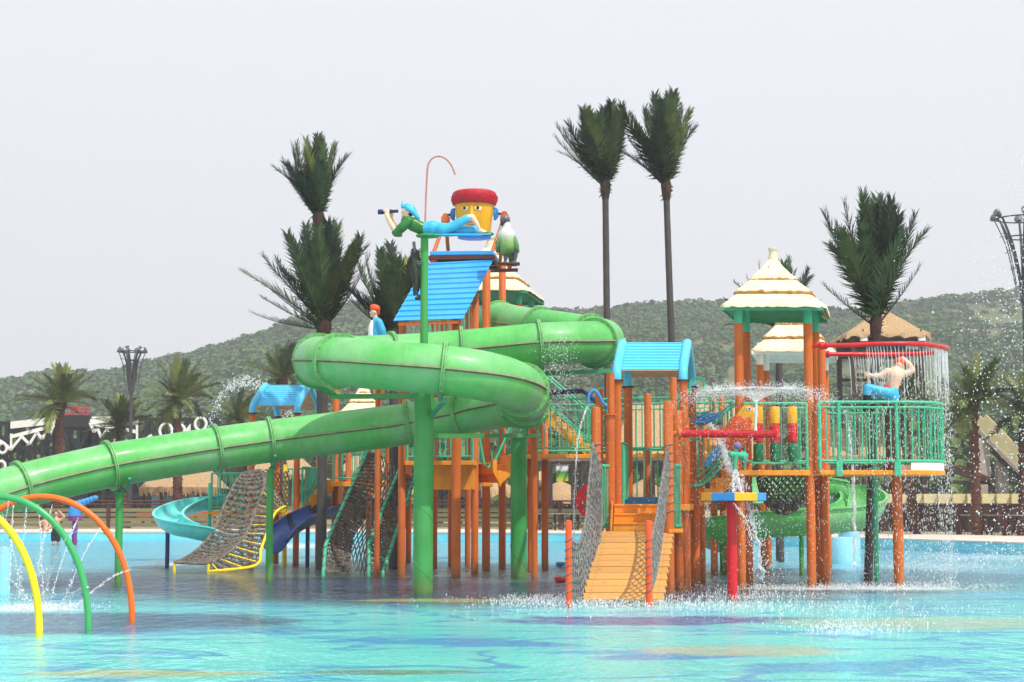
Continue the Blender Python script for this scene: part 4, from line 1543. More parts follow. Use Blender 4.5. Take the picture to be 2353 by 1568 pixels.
# drum columns in the railing
for i, (px, lab) in enumerate(((1742, 'yellow red green spinning drum column behind the white water pipe'), (1781, 'yellow red green spinning drum column, middle of the three in the railing'),
                               (1821, 'yellow red green spinning drum column nearest the right hut post'))):
    x = X(px, 33.3, 1000)
    t = thing('drum_column', lab, 'spinning drum', (x, 33.3, z5), 'spinning drums in the railing')
    for (y0, y1, mat) in ((934.5, 974.5, 'amber'), (975.5, 1017.5, 'red'), (1019, 1061, 'drum_green')):
        za, zb = Z(y1, 33.3), Z(y0, 33.3)
        m = MB().lathe((x, 33.3, 0), [(0.05, za), (0.085, za + 0.004), (0.097, za + 0.03), (0.097, zb - 0.03), (0.085, zb - 0.004), (0.05, zb)], 22)
        obj('drum', m, M[mat], t)
    obj('axle', MB().cyl((x, 33.3, z5 + 0.15), (x, 33.3, z5 + 1.30), 0.02, n=8), M['steel'], t)

# hanging net bowl below the hut deck
nb = P(1800, 1086, 34.6)
def bowl(u, v):
    a = 2 * PI * u
    t = (PI / 2) * min(0.97, v)
    return Vector((nb.x + math.cos(a) * 0.52 * math.cos(t), nb.y + math.sin(a) * 0.6 * math.cos(t), nb.z - 0.05 - 0.78 * math.sin(t)))
net('net_bowl', 'dark hanging rope net bowl below the right hut deck', bowl, 16, 22, 0.016, 'rope_brown', 1.3, edge=False, seed=3)

# ---------------------------------------------------------------- shower platform
T6 = thing('shower_platform', 'round-ended teal railed shower platform at the right end of the structure', 'platform', (X(2030, 34.4), 34.4, FLOOR_Z))
def stadium(x0, x1, y0, y1, k=14):
    r = (y1 - y0) / 2
    pts = [(x0, y0), (x1 - r * 0.75, y0)]
    for i in range(1, k):
        a = -PI / 2 + PI * i / k
        pts.append((x1 - r * 0.75 + math.cos(a) * r * 0.75, (y0 + y1) / 2 + math.sin(a) * r))
    pts += [(x1 - r * 0.75, y1), (x0, y1)]
    return pts
st6 = stadium(X(1884, 33.3), X(2169, 34.4), 33.2, 35.6)
m = MB().slab(st6, z5 - 0.09, z5)
bevel(obj('deck', m, M['deck_orange'], T6, smooth=False), 0.012)
st6r = stadium(X(1884, 33.3), X(2166, 34.4), 33.24, 35.56)
railing(T6, [(q[0], q[1], z5) for q in st6r], 1.30, second=1.20, gap=0.135, low=0.18, rr=0.03)
m = MB()
kp = [q for q in st6r[1:-1]]
vs = [(q[0], q[1], z5 + 0.002) for q in kp] + [(q[0], q[1], z5 + 0.15) for q in kp]
k = len(kp)
m.add(vs, [(i, i + 1, k + i + 1, k + i) for i in range(k - 1)])
obj('kick_plate', m, M['white'], T6)
for (px,) in ((1930,), (2064,)):
    m = MB()
    m.box((X(px, 33.2), 33.19, z5 + 0.03), (0.12, 0.06, 0.28))
    m.cyl((X(px, 33.2), 33.22, z5 + 0.05), (X(px, 33.2), 33.22, z5 + 1.28), 0.03, n=8)
    obj('rail_bracket', m, M['teal'], T6)
x = X(2062, 33.9)
obj('post', MB().cyl((x, 33.9, FLOOR_Z), (x, 33.9, z5 - 0.09), 0.10, n=20), M['orange'], T6)
x = X(2011, 35.3)
obj('post', MB().cyl((x, 35.3, FLOOR_Z), (x, 35.3, z5 + 0.1), 0.055, n=16), M['teal'], T6)
post(T6, 1893, 34.6, 800, 0.08)

ring_px = [(1868, 800, 33.4), (1890, 799, 33.3), (1950, 797.5, 33.2), (1985, 793, 33.15), (2030, 789, 33.1), (2090, 787, 33.15), (2140, 790, 33.5), (2171, 796, 34.1), (2174, 800, 34.6), (2150, 806, 35.2),
           (2100, 812, 35.45), (2040, 815, 35.5), (1960, 816, 35.4), (1895, 817, 35.3), (1880, 817, 35.25)]
rp = [P(*q) for q in ring_px]
zr = sum(q.z for q in rp) / len(rp)
rp = [Vector((q.x, q.y, lerp(q.z, zr, 0.7))) for q in rp]
RINGP = catmull(rp, 7)
sr = thing('shower_ring', 'red looped shower pipe raining water over the round platform', 'shower', (rp[0].x, rp[0].y, zr))
obj('pipe', MB().tube(RINGP, 0.043, 12), M['red'], sr)
for q, Y in ((rp[1], 33.3), (rp[-2], 35.3)):
    m = MB()
    m.cyl(q - Vector((0.05, 0, 0)), q + Vector((0.03, 0, 0)), 0.075, n=16)
    m.cyl(q + Vector((0.05, 0, 0)), q + Vector((0.09, 0, 0)), 0.075, n=16)
    obj('pipe_flange', m, M['red'], sr)

# ---------------------------------------------------------------- second and third huts
def simple_hut(label, fl, fr, br, bl, ytip, fracs, under, posts, Yc, base=FLOOR_Z):
    t = thing('thatched_hut', label, 'play hut', (X(fl[0], fl[2]), fl[2], FLOOR_Z), 'play huts')
    e = [P(*q) for q in (fl, fr, br, bl)]
    z = sum(q.z for q in e) / 4
    e = [Vector((q.x, q.y, z)) for q in e]
    cx = sum(q.x for q in e) / 4
    cy = sum(q.y for q in e) / 4
    zt = Z(ytip, cy)
    tiered_roof(t, e, (cx, cy, 0), [(f, lerp(zt, z, g)) for f, g in fracs], under, finial=0.35)
    for (px, Y) in posts:
        x = X(px, Y, 800)
        o = obj('post', MB().cyl((x, Y, base), (x, Y, z - 0.35), 0.085, n=18), M['orange'], t)
        obj('post_sleeve', MB().cyl((x, Y, z - 0.351), (x, Y, z + 0.2), 0.083, n=18), M['white' if under == 'white' else 'teal'], o)
    return t, z
FR_ = [(0.13, 0.12), (0.20, 0.22), (0.42, 0.46), (0.70, 0.73), (1.0, 1.0)]
simple_hut('cream tiered play hut with pale underside, behind the front right hut', (1720, 800, 42.5), (1919, 794, 42.5), (1926, 830, 45.5), (1736, 830, 45.5), 690, FR_, 'white',
           [(1746, 43.0), (1760, 45.0), (1885, 43.0), (1896, 45.0)], 44)
simple_hut('cream tiered play hut with green underside, behind the central tower', (985, 664, 45.0), (1214, 660, 45.0), (1258, 693, 48.1), (1046, 693, 48.1), 560, FR_, 'green_under',
           [(1192, 45.6), (1221, 47.4), (1052, 47.4), (1020, 45.6)], 46.5, base=3.9)
slab_px(T2, [(1010, 45.0), (1205, 45.0), (1236, 47.8), (1046, 47.8)], 3.92, 0.12)
simple_hut('cream tiered play hut glimpsed between the slide runs behind the left tower', (752, 968, 50.0), (905, 964, 50.0), (915, 985, 52.5), (768, 985, 52.5), 880, FR_, 'green_under',
           [(772, 50.5), (850, 50.5), (783, 52.0), (893, 52.0)], 51)

# ---------------------------------------------------------------- nets on the left
def vlerp(pts, Ys):
    C = [P(px, py, lerp(Ys[0], Ys[1], i / (len(pts) - 1))) for i, (px, py) in enumerate(pts)]
    return C
A_l = vlerp([(560, 1087), (539, 1113), (515, 1162), (496, 1211), (469, 1249), (435, 1277), (401, 1293)], (45.2, 41.4))
A_r = vlerp([(598, 1081), (608, 1113), (588, 1170), (572, 1215), (549, 1249), (515, 1279), (479, 1296)], (45.0, 41.2))
f0 = curve2(A_l, A_r)
fnA = lambda u, v: f0(v, u) + Vector((0, 0, -0.10 * math.sin(PI * u) * math.sin(PI * v)))
netA = net('climbing_net', 'brown climbing net curving down to the water with yellow frame', fnA, 25, 15, 0.029, 'rope_brown', 0.62, 'climbing nets', seed=21)
A_f = vlerp([(660, 1166), (650, 1166), (632, 1180), (617, 1215), (600, 1262), (586, 1300), (479, 1313)], (45.0, 41.2))
f1 = curve2(A_r, A_f)
fnA2 = lambda u, v: f1(v, u)
net('climbing_net', '', fnA2, 24, 9, 0.027, 'rope_brown', 0.62, parent=netA, edge=False, seed=22)
A_t0 = vlerp([(598, 1081), (635, 1086), (664, 1080)], (45.0, 45.3))
A_t1 = vlerp([(608, 1125), (640, 1165), (664, 1166)], (44.8, 45.3))
f2 = curve2(A_t0, A_t1)
net('climbing_net', '', f2, 9, 7, 0.02, 'rope_brown', 0.95, parent=netA, edge=False, seed=23)
obj('frame_pipe', MB().tube(catmull(A_f, 6), 0.035, 10), M['yellow'], netA)
q = A_l[-1]
obj('frame_pipe', MB().tube([(q.x, q.y, FLOOR_Z), q, A_l[-1].lerp(A_r[-1], 0.02)], 0.035, 10), M['yellow'], netA)
q = A_r[-1]
obj('frame_pipe', MB().tube([(q.x, q.y, FLOOR_Z), q], 0.035, 10), M['yellow'], netA)
for i in range(11):
    v = 0.14 + 0.82 * i / 10
    a, b = f0(v, 1.0), f1(v, 1.0)
    obj('rung', MB().cyl(a, b, 0.022, n=8), M['yellow'], netA)

def vl(pts, Ys): return vlerp(pts, Ys)
B1 = vl([(842, 1041), (818, 1094), (795, 1147), (771, 1200), (748, 1253), (743, 1318)], (42.6, 39.9))
B2 = vl([(916, 1083), (899, 1124), (882, 1165), (865, 1207), (848, 1248), (847, 1319)], (42.0, 39.8))
B3 = vl([(952, 1100), (942, 1130), (926, 1180), (908, 1230), (893, 1275), (880, 1316)], (42.0, 39.8))
Bm = vl([(868, 1041), (868, 1098), (842, 1168), (815, 1228), (806, 1270), (800, 1313)], (42.8, 40.2))
g1, g2, g3 = curve2(B1, Bm), curve2(Bm, B2), curve2(B2, B3)
netB = net('climbing_net', 'brown climbing net between slanting teal pipes behind the front green column', lambda u, v: g1(v, u) + Vector((0, 0.15 * math.sin(PI * u), 0)), 36, 10, 0.029, 'rope_brown', 0.6, 'climbing nets', edge=False, seed=31)
net('climbing_net', '', lambda u, v: g2(v, u) + Vector((0, 0.25 * math.sin(PI * u), 0)), 16, 5, 0.016, 'rope_brown', 1.2, parent=netB, edge=False, seed=32)
net('climbing_net', '', lambda u, v: g3(v, u) + Vector((0, 0.15 * math.sin(PI * u), 0)), 34, 9, 0.029, 'rope_brown', 0.6, parent=netB, edge=False, seed=33)
for C in (B1, B2, B3):
    pts = [C[0] + (C[0] - C[1]) * 0.5] + C[:5] + [C[5], Vector((C[5].x, C[5].y, FLOOR_Z))]
    pp = obj('frame_pipe', MB().tube(pts, 0.042, 10), M['teal'], netB)
    co = MB()
    L = catmull(pts[:-1], 20)
    hx = []
    for i in range(len(L) - 1):
        t_ = (L[i + 1] - L[i]).normalized()
        a = i * 1.1
        n1 = t_.orthogonal().normalized()
        n2 = t_.cross(n1)
        hx.append(L[i] + (n1 * math.cos(a) + n2 * math.sin(a)) * 0.05)
    co.tube(hx, 0.012, 5)
    obj('lashing', co, M['rope_brown'], pp)

# ---------------------------------------------------------------- open slides
uslide('open_slide', 'turquoise open kiddie slide curling down left of the climbing net', [P(512, 1138, 46.6), P(450, 1148, 46.3), P(405, 1164, 45.5), P(386, 1181, 44.5), P(402, 1196, 43.6), P(445, 1206, 43.3), P(490, 1216, 43.4)],
       0.33, 'teal_slide', legs=(0.5,), flat=1.0)
uslide('open_slide', 'dark blue open slide between the left tower and the climbing nets', [P(760, 1158, 46.4), P(725, 1170, 45.4), P(690, 1186, 44.6), P(655, 1210, 44.0), P(630, 1240, 43.6)],
       0.36, 'blue_dark', legs=(0.4,), legmat='blue_dark', flat=0.9)
uslide('open_slide', 'wide green open slide spiralling behind the right hut posts', [P(1742, 1098, 39.5), P(1800, 1098, 41.0), P(1880, 1103, 42.6), P(1950, 1116, 43.0), P(1985, 1138, 42.2), P(1970, 1158, 41.0), P(1900, 1168, 40.2), P(1820, 1172, 40.0), P(1740, 1179, 40.2),
        P(1670, 1192, 40.8), P(1640, 1204, 42.0), P(1665, 1216, 43.2)], 0.50, 'green', legs=(0.62, 0.85), legmat='green_col', nsec=18, flat=1.15)
g = G(1932, 1290)
t = thing('slide_pedestal', 'pale blue drum pedestal below the green open slide', 'pedestal', (g.x, g.y, FLOOR_Z))
obj('drum', MB().lathe((g.x, g.y, 0), [(0.36, FLOOR_Z), (0.36, 0.62), (0.34, 0.65), (0.02, 0.66)], 28), M['pale_blue'], t)
obj('drum', MB().lathe((g.x + 0.34, g.y + 0.5, 0), [(0.3, FLOOR_Z), (0.3, 0.78), (0.02, 0.80)], 28), M['pale_blue'], t)

# ---------------------------------------------------------------- coloured tray on red post
tc_ = P(1686, 1142, 30.3)
tray = thing('water_tray', 'blue and yellow segmented water tray on a thick red post', 'water tray', (tc_.x, 30.3, FLOOR_Z))
obj('post', MB().cyl((X(1681, 30.3), 30.3, FLOOR_Z), (X(1681, 30.3), 30.3, tc_.z - 0.08), 0.088, n=20), M['red'], tray)
NSG = 8
rt = 0.56
for i in range(NSG):
    a0 = 2 * PI * (i - 0.5) / NSG - PI / 2 + PI / 8 - 0.1
    a1 = 2 * PI * (i + 0.5) / NSG - PI / 2 + PI / 8 - 0.1
    pts = []
    o0, o1 = Vector((math.cos(a0), math.sin(a0), 0)), Vector((math.cos(a1), math.sin(a1), 0))
    m = MB()
    lo, hi = tc_.z - 0.07, tc_.z + 0.07
    vs = []
    for d in (o0, o1):
        for (r, z) in ((rt, lo), (rt, hi), (rt - 0.05, hi), (rt - 0.05, lo)):
            vs.append((tc_.x + d.x * r, 30.3 + d.y * r, z))
    m.add(vs, [(0, 4, 5, 1), (1, 5, 6, 2), (2, 6, 7, 3), (3, 7, 4, 0), (0, 1, 2, 3), (7, 6, 5, 4)])
    bevel(obj('rim_segment', m, M['blue_mid' if i % 2 else 'amber'], tray, smooth=False), 0.01)
m = MB().lathe((tc_.x, 30.3, 0), [(0.1, tc_.z - 0.085), (rt - 0.03, tc_.z - 0.075), (rt - 0.055, tc_.z - 0.05), (0.02, tc_.z - 0.06)], NSG * 3)
obj('basin', m, M['blue_dark'], tray)
# small teal tap above the tray
tp = thing('water_spout', 'small teal spout with purple cap pouring onto the tray', 'spout', (X(1692, 31.2), 31.2, Z(1080, 31.2)))
q0 = P(1690, 1048, 31.2)
m = MB()
m.tube([P(1688, 1082, 31.2), P(1689, 1060, 31.2), P(1691, 1045, 31.2)], [0.032, 0.036, 0.045], 12)
m.tube([P(1676, 1045, 31.15), P(1690, 1044, 31.2), P(1706, 1047, 31.3)], [0.05, 0.045, 0.055], 12)
m.ball(P(1708, 1049, 31.35), (0.09, 0.08, 0.09))
m.cyl(P(1690, 1044, 31.2), P(1691, 1028, 31.2), 0.03)
obj('body', m, M['teal'], tp)
pur = paint('purple_gelcoat', srgb(124, 110, 160), 0.4, 0.2)
obj('cap', MB().ball(P(1694, 1025, 31.2), (0.075, 0.07, 0.07)), pur, tp)
obj('feed_pipe', MB().tube([P(1708, 1049, 31.4), P(1709, 1049, 33.0)], 0.035, 10), M['teal'], tp)

# red pipe with white riser
rpipe = thing('spray_pipe', 'thick red horizontal pipe with thin white riser in front of the orange parrot', 'pipe', (X(1560, 32.1), 32.1, Z(997, 32.1)))
obj('pipe', MB().cyl(P(1563, 997, 32.1), P(1783, 998, 32.1), 0.072, n=20), M['red'], rpipe)
m = MB()
m.cyl(P(1545, 997, 32.1), P(1560, 997, 32.1), 0.05, n=14)
m.cyl(P(1558, 997, 32.1), P(1564, 997, 32.1), 0.11, n=18)
obj('end_flange', m, M['orange'], rpipe)
a, b = P(1736, 990, 32.1), P(1738, 926, 32.1)
m = MB().cyl(a, b, 0.026, n=12)
m.cyl(a, a + Vector((0, 0, 0.05)), 0.036, n=12)
obj('riser', m, M['white'], rpipe)
# blue scoop cup with rope on the ramp tower
sc_ = thing('tipping_scoop', 'blue tipping water scoop hanging behind the red pipe', 'scoop', tuple(P(1640, 968, 34.2)))
m = MB()
m.tube([P(1600, 966, 34.2), P(1655, 962, 34.2)], [0.10, 0.13], 16)
obj('scoop', m, M['blue_mid'], sc_)
m = MB()
m.tube(catmull([P(1570, 930, 34.0), P(1578, 955, 34.0), P(1600, 972, 34.0), P(1640, 965, 34.0), P(1660, 975, 34.0)], 6), 0.02, 8)
m.tube(catmull([P(1570, 930, 34.0), P(1572, 960, 34.0), P(1575, 985, 34.0)], 6), 0.025, 8)
obj('hose', m, M['blue_mid'], sc_)

# ================================================================ FIGURES AND STATUES
def figure(name, chains, mat, parent, vox=0.016, smooth=6, balls=()):
    """one continuous skin grown over tapered limbs: chains = [(points, radii), ...]"""
    m = MB()
    for pts, rad in chains:
        pts = [Vector(q) for q in pts]
        rr = list(rad) if isinstance(rad, (list, tuple)) else [rad] * len(pts)
        for i in range(len(pts) - 1):
            a, b = pts[i], pts[i + 1]
            k = 4
            m.tube([a.lerp(b, j / k) for j in range(k + 1)], [lerp(rr[i], rr[i + 1], j / k) for j in range(k + 1)], 12)
        for q, r in zip(pts, rr):
            m.ball(q, r * 0.985, 12, 8)
    for bl in balls:
        m.ball(*bl)
    o = obj(name, m, mat, parent, angle=180)
    rm = o.modifiers.new('remesh', 'REMESH')
    rm.mode = 'VOXEL'
    rm.voxel_size = vox
    rm.use_smooth_shade = True
    if smooth:
        s_ = o.modifiers.new('smooth', 'SMOOTH')
        s_.factor = 0.5
        s_.iterations = smooth
    return o

def zp(ox, oy, s, Y):
    """photo-crop coordinates to a point at depth Y"""
    return lambda x, y, dY=0.0: P((ox + x / s) / 1.68849, (oy + y / s) / 1.68849, Y + dY)

def fingers(parent, c, dirv, side, n_, size, mat, curl=0.5):
    """five separate curled fingers leaving a palm at c"""
    dirv, side = Vector(dirv).normalized(), Vector(side).normalized()
    nrm = dirv.cross(side).normalized()
    m = MB()
    for i, L in enumerate((0.85, 1.0, 0.95, 0.75)):
        b = Vector(c) + side * ((i - 1.5) * size * 0.26)
        l = L * size
        p1 = b + dirv * l * 0.45
        p2 = p1 + (dirv * (1 - curl) + nrm * curl).normalized() * l * 0.32
        p3 = p2 + (dirv * (1 - 1.6 * curl) + nrm * 1.4 * curl).normalized() * l * 0.25
        m.tube([b, p1, p2, p3], [size * 0.13, size * 0.125, size * 0.11, size * 0.07], 7)
    b = Vector(c) - side * size * 0.42 - dirv * size * 0.15
    m.tube([b, b - side * size * 0.22 + dirv * size * 0.25, b - side * size * 0.18 + dirv * size * 0.5 + nrm * size * 0.15], [size * 0.15, size * 0.14, size * 0.09], 7)
    return obj('fingers', m, mat, parent, angle=60)

# ---------------------------------------------------------------- lying boy with telescope
q = zp(1400, 560, 1.96, 32.0)
boy = thing('statue', 'painted statue of a boy lying on his belly looking through a telescope', 'statue', tuple(pole_top))
sk = figure('body', [([q(350, 500), q(352, 560), q(400, 612), q(470, 645), q(540, 640), q(610, 652)], [0.055, 0.06, 0.08, 0.08, 0.09, 0.08]),
                 ([q(400, 612), q(362, 584, -0.13), q(310, 630, -0.15), q(268, 668, -0.12)], [0.06, 0.05, 0.045, 0.045]), ([q(400, 612), q(365, 590, 0.14), q(320, 635, 0.16), q(280, 670, 0.14)], [0.06, 0.05, 0.045, 0.045]),
                 ([q(610, 652), q(700, 665, 0.07), q(868, 660, 0.06)], [0.07, 0.06, 0.05]), ([q(610, 650), q(690, 630, -0.1), q(815, 556, -0.1)], [0.07, 0.06, 0.05]),
                 ([q(268, 668, -0.12), q(248, 640, -0.14), q(205, 560, -0.14), q(192, 528, -0.12)], [0.055, 0.055, 0.045, 0.036]),
                 ([q(280, 670, 0.14), q(262, 640, 0.15), q(236, 570, 0.10), q(232, 530, 0.06)], [0.05, 0.05, 0.042, 0.034]),
                 ([q(868, 660, 0.06), q(905, 655, 0.06), q(935, 672, 0.06), q(968, 682, 0.06)], [0.055, 0.045, 0.05, 0.035]),
                 ([q(815, 556, -0.1), q(845, 552, -0.1), q(868, 585, -0.1), q(888, 618, -0.1), q(898, 640, -0.1)], [0.055, 0.058, 0.05, 0.04, 0.03])],
            M['skin'], boy, 0.012, 5,
            balls=((q(342, 512), (0.075, 0.072, 0.092)), (q(308, 520), (0.018, 0.016, 0.016)), (q(318, 545), (0.035, 0.04, 0.028)), (q(200, 515, -0.12), (0.05, 0.03, 0.06)), (q(234, 520, 0.04), (0.045, 0.03, 0.055)),
                   (q(362, 520, -0.07), (0.02, 0.01, 0.026))))
sh_ = figure('shirt', [([q(345, 585), q(400, 610), q(470, 645)], [0.105, 0.135, 0.12]), ([q(360, 585, -0.13), q(310, 630, -0.15), q(262, 672, -0.13)], [0.085, 0.08, 0.07]),
                  ([q(365, 590, 0.14), q(320, 635, 0.16), q(275, 676, 0.14)], [0.085, 0.08, 0.07]), ([q(362, 582, -0.13), q(362, 582, 0.14)], [0.085, 0.085]), ([q(265, 682, -0.13), q(300, 690, -0.12)], [0.06, 0.045])],
            M['shirt_green'], boy, 0.014, 4)
figure('trousers', [([q(472, 645), q(540, 640), q(610, 650)], [0.115, 0.15, 0.135]), ([q(600, 655, 0.07), q(700, 665, 0.07), q(865, 655, 0.06)], [0.12, 0.095, 0.088]),
                    ([q(610, 650, -0.08), q(690, 630, -0.1), q(806, 566, -0.1)], [0.12, 0.09, 0.078])], M['cloth_cyan'], boy, 0.014, 4)
m = MB()
hatc = q(352, 490)
def hatf(u, v):
    a = 2 * PI * u
    t = (PI / 2) * v
    r = 0.105 * math.sin(t) ** 0.8 if v > 0 else 0.0
    return hatc + Vector((math.cos(a) * r * 1.12, math.sin(a) * r * 0.95, 0.10 * math.cos(t) - 0.02))
m.grid(hatf, 20, 8, True)
hat = figure('hat', [([q(312, 452), q(322, 478), q(352, 478), q(392, 490), q(415, 530), q(440, 562)], [0.018, 0.045, 0.075, 0.062, 0.05, 0.03]), ([q(355, 486, -0.06), q(400, 520, -0.06), q(432, 560, -0.05)], [0.055, 0.045, 0.03]),
                     ([q(355, 486, 0.06), q(400, 520, 0.06), q(432, 560, 0.05)], [0.055, 0.045, 0.03]), ([q(318, 432), q(312, 452)], [0.008, 0.018])], M['cloth_cyan'], boy, 0.012, 4)
obj('hair', MB().ball(q(375, 520), (0.07, 0.08, 0.075)), M['hair'], boy)
m = MB()
m.tube([q(130, 515, -0.03), q(172, 515, -0.03)], [0.048, 0.046], 16)
m.tube([q(172, 514, -0.03), q(232, 511, -0.03)], [0.038, 0.036], 16)
m.tube([q(232, 511, -0.03), q(285, 509, -0.03)], [0.031, 0.029], 16)
obj('telescope', m, M['blue_dark'], boy)
fingers(sk, q(192, 508, -0.13), (0.1, 0.5, 1), (1, 0, 0), 4, 0.075, M['skin'], 0.45)
fingers(sk, q(230, 508, 0.05), (0, -0.4, 1), (1, 0, 0), 4, 0.07, M['skin'], 0.45)
obj('shoe', MB().ball(q(960, 683, 0.06), (0.13, 0.07, 0.045)), M['shirt_green'], boy)
m = MB()
m.lathe((pole_top.x, pole_top.y, q(500, 706).z), [(0.20, 0.0), (0.22, 0.01), (0.22, 0.035), (0.18, 0.045)], 24)
obj('disc', m, M['green_col'], boy)
m = MB().plate([q(470, 692, -0.16), q(990, 690, -0.16), q(990, 690, 0.18), q(470, 692, 0.18)], (0, 0, 0.03))
obj('board', m, M['cloth_cyan'], boy, smooth=False)

# dark bundle tied to the pole
bu = thing('tied_bundle', 'dark green tied bundle of fronds hanging on the green pole under the statue', 'bundle', tuple(q(420, 1160)))
m = MB()
g = random.Random(4)
for i in range(46):
    a = g.uniform(0, 2 * PI)
    r1 = g.uniform(0.02, 0.13)
    top = q(408 + g.uniform(-22, 22), 800 + g.uniform(-6, 40), 0.06)
    mid = q(425 + math.cos(a) * r1 * 330, 930 + g.uniform(-40, 40), 0.06 + math.sin(a) * r1)
    end = q(425 + math.cos(a) * r1 * 420, 1040 + g.uniform(-40, 90), 0.06 + math.sin(a) * r1)
    m.tube(catmull([top, mid, end], 3), [0.012, 0.02, 0.026, 0.03, 0.03, 0.024, 0.008], 5)
bmat = plain('bundle_fronds', srgb(44, 56, 46), 0.6, 0.35, 6)
obj('fronds', m, bmat, bu)
obj('stake', MB().cyl(q(402, 742, 0.06), q(415, 860, 0.06), 0.03, n=12), M['steel'], bu)
m = MB().tube(catmull([q(418, 1150, 0.06), q(420, 1060, 0.06), q(466, 1050, 0.06), q(470, 1150, 0.06), q(440, 1168, 0.06)], 4, True), 0.05, 8)
obj('sleeve', m, bmat, bu)
m = MB()
for zz in (815, 895, 910):
    m.tube([q(440 + 60 * math.cos(a) * (1 if zz > 850 else 0.4) + 20, zz, 0.06 + 0.14 * math.sin(a)) for a in [2 * PI * i / 14 for i in range(14)]], 0.009, 5, closed=True)
m.tube(catmull([q(455, 745), q(475, 770), q(462, 800), q(470, 870), q(510, 900)], 4), 0.010, 5)
obj('tie', m, M['steel'], bu)

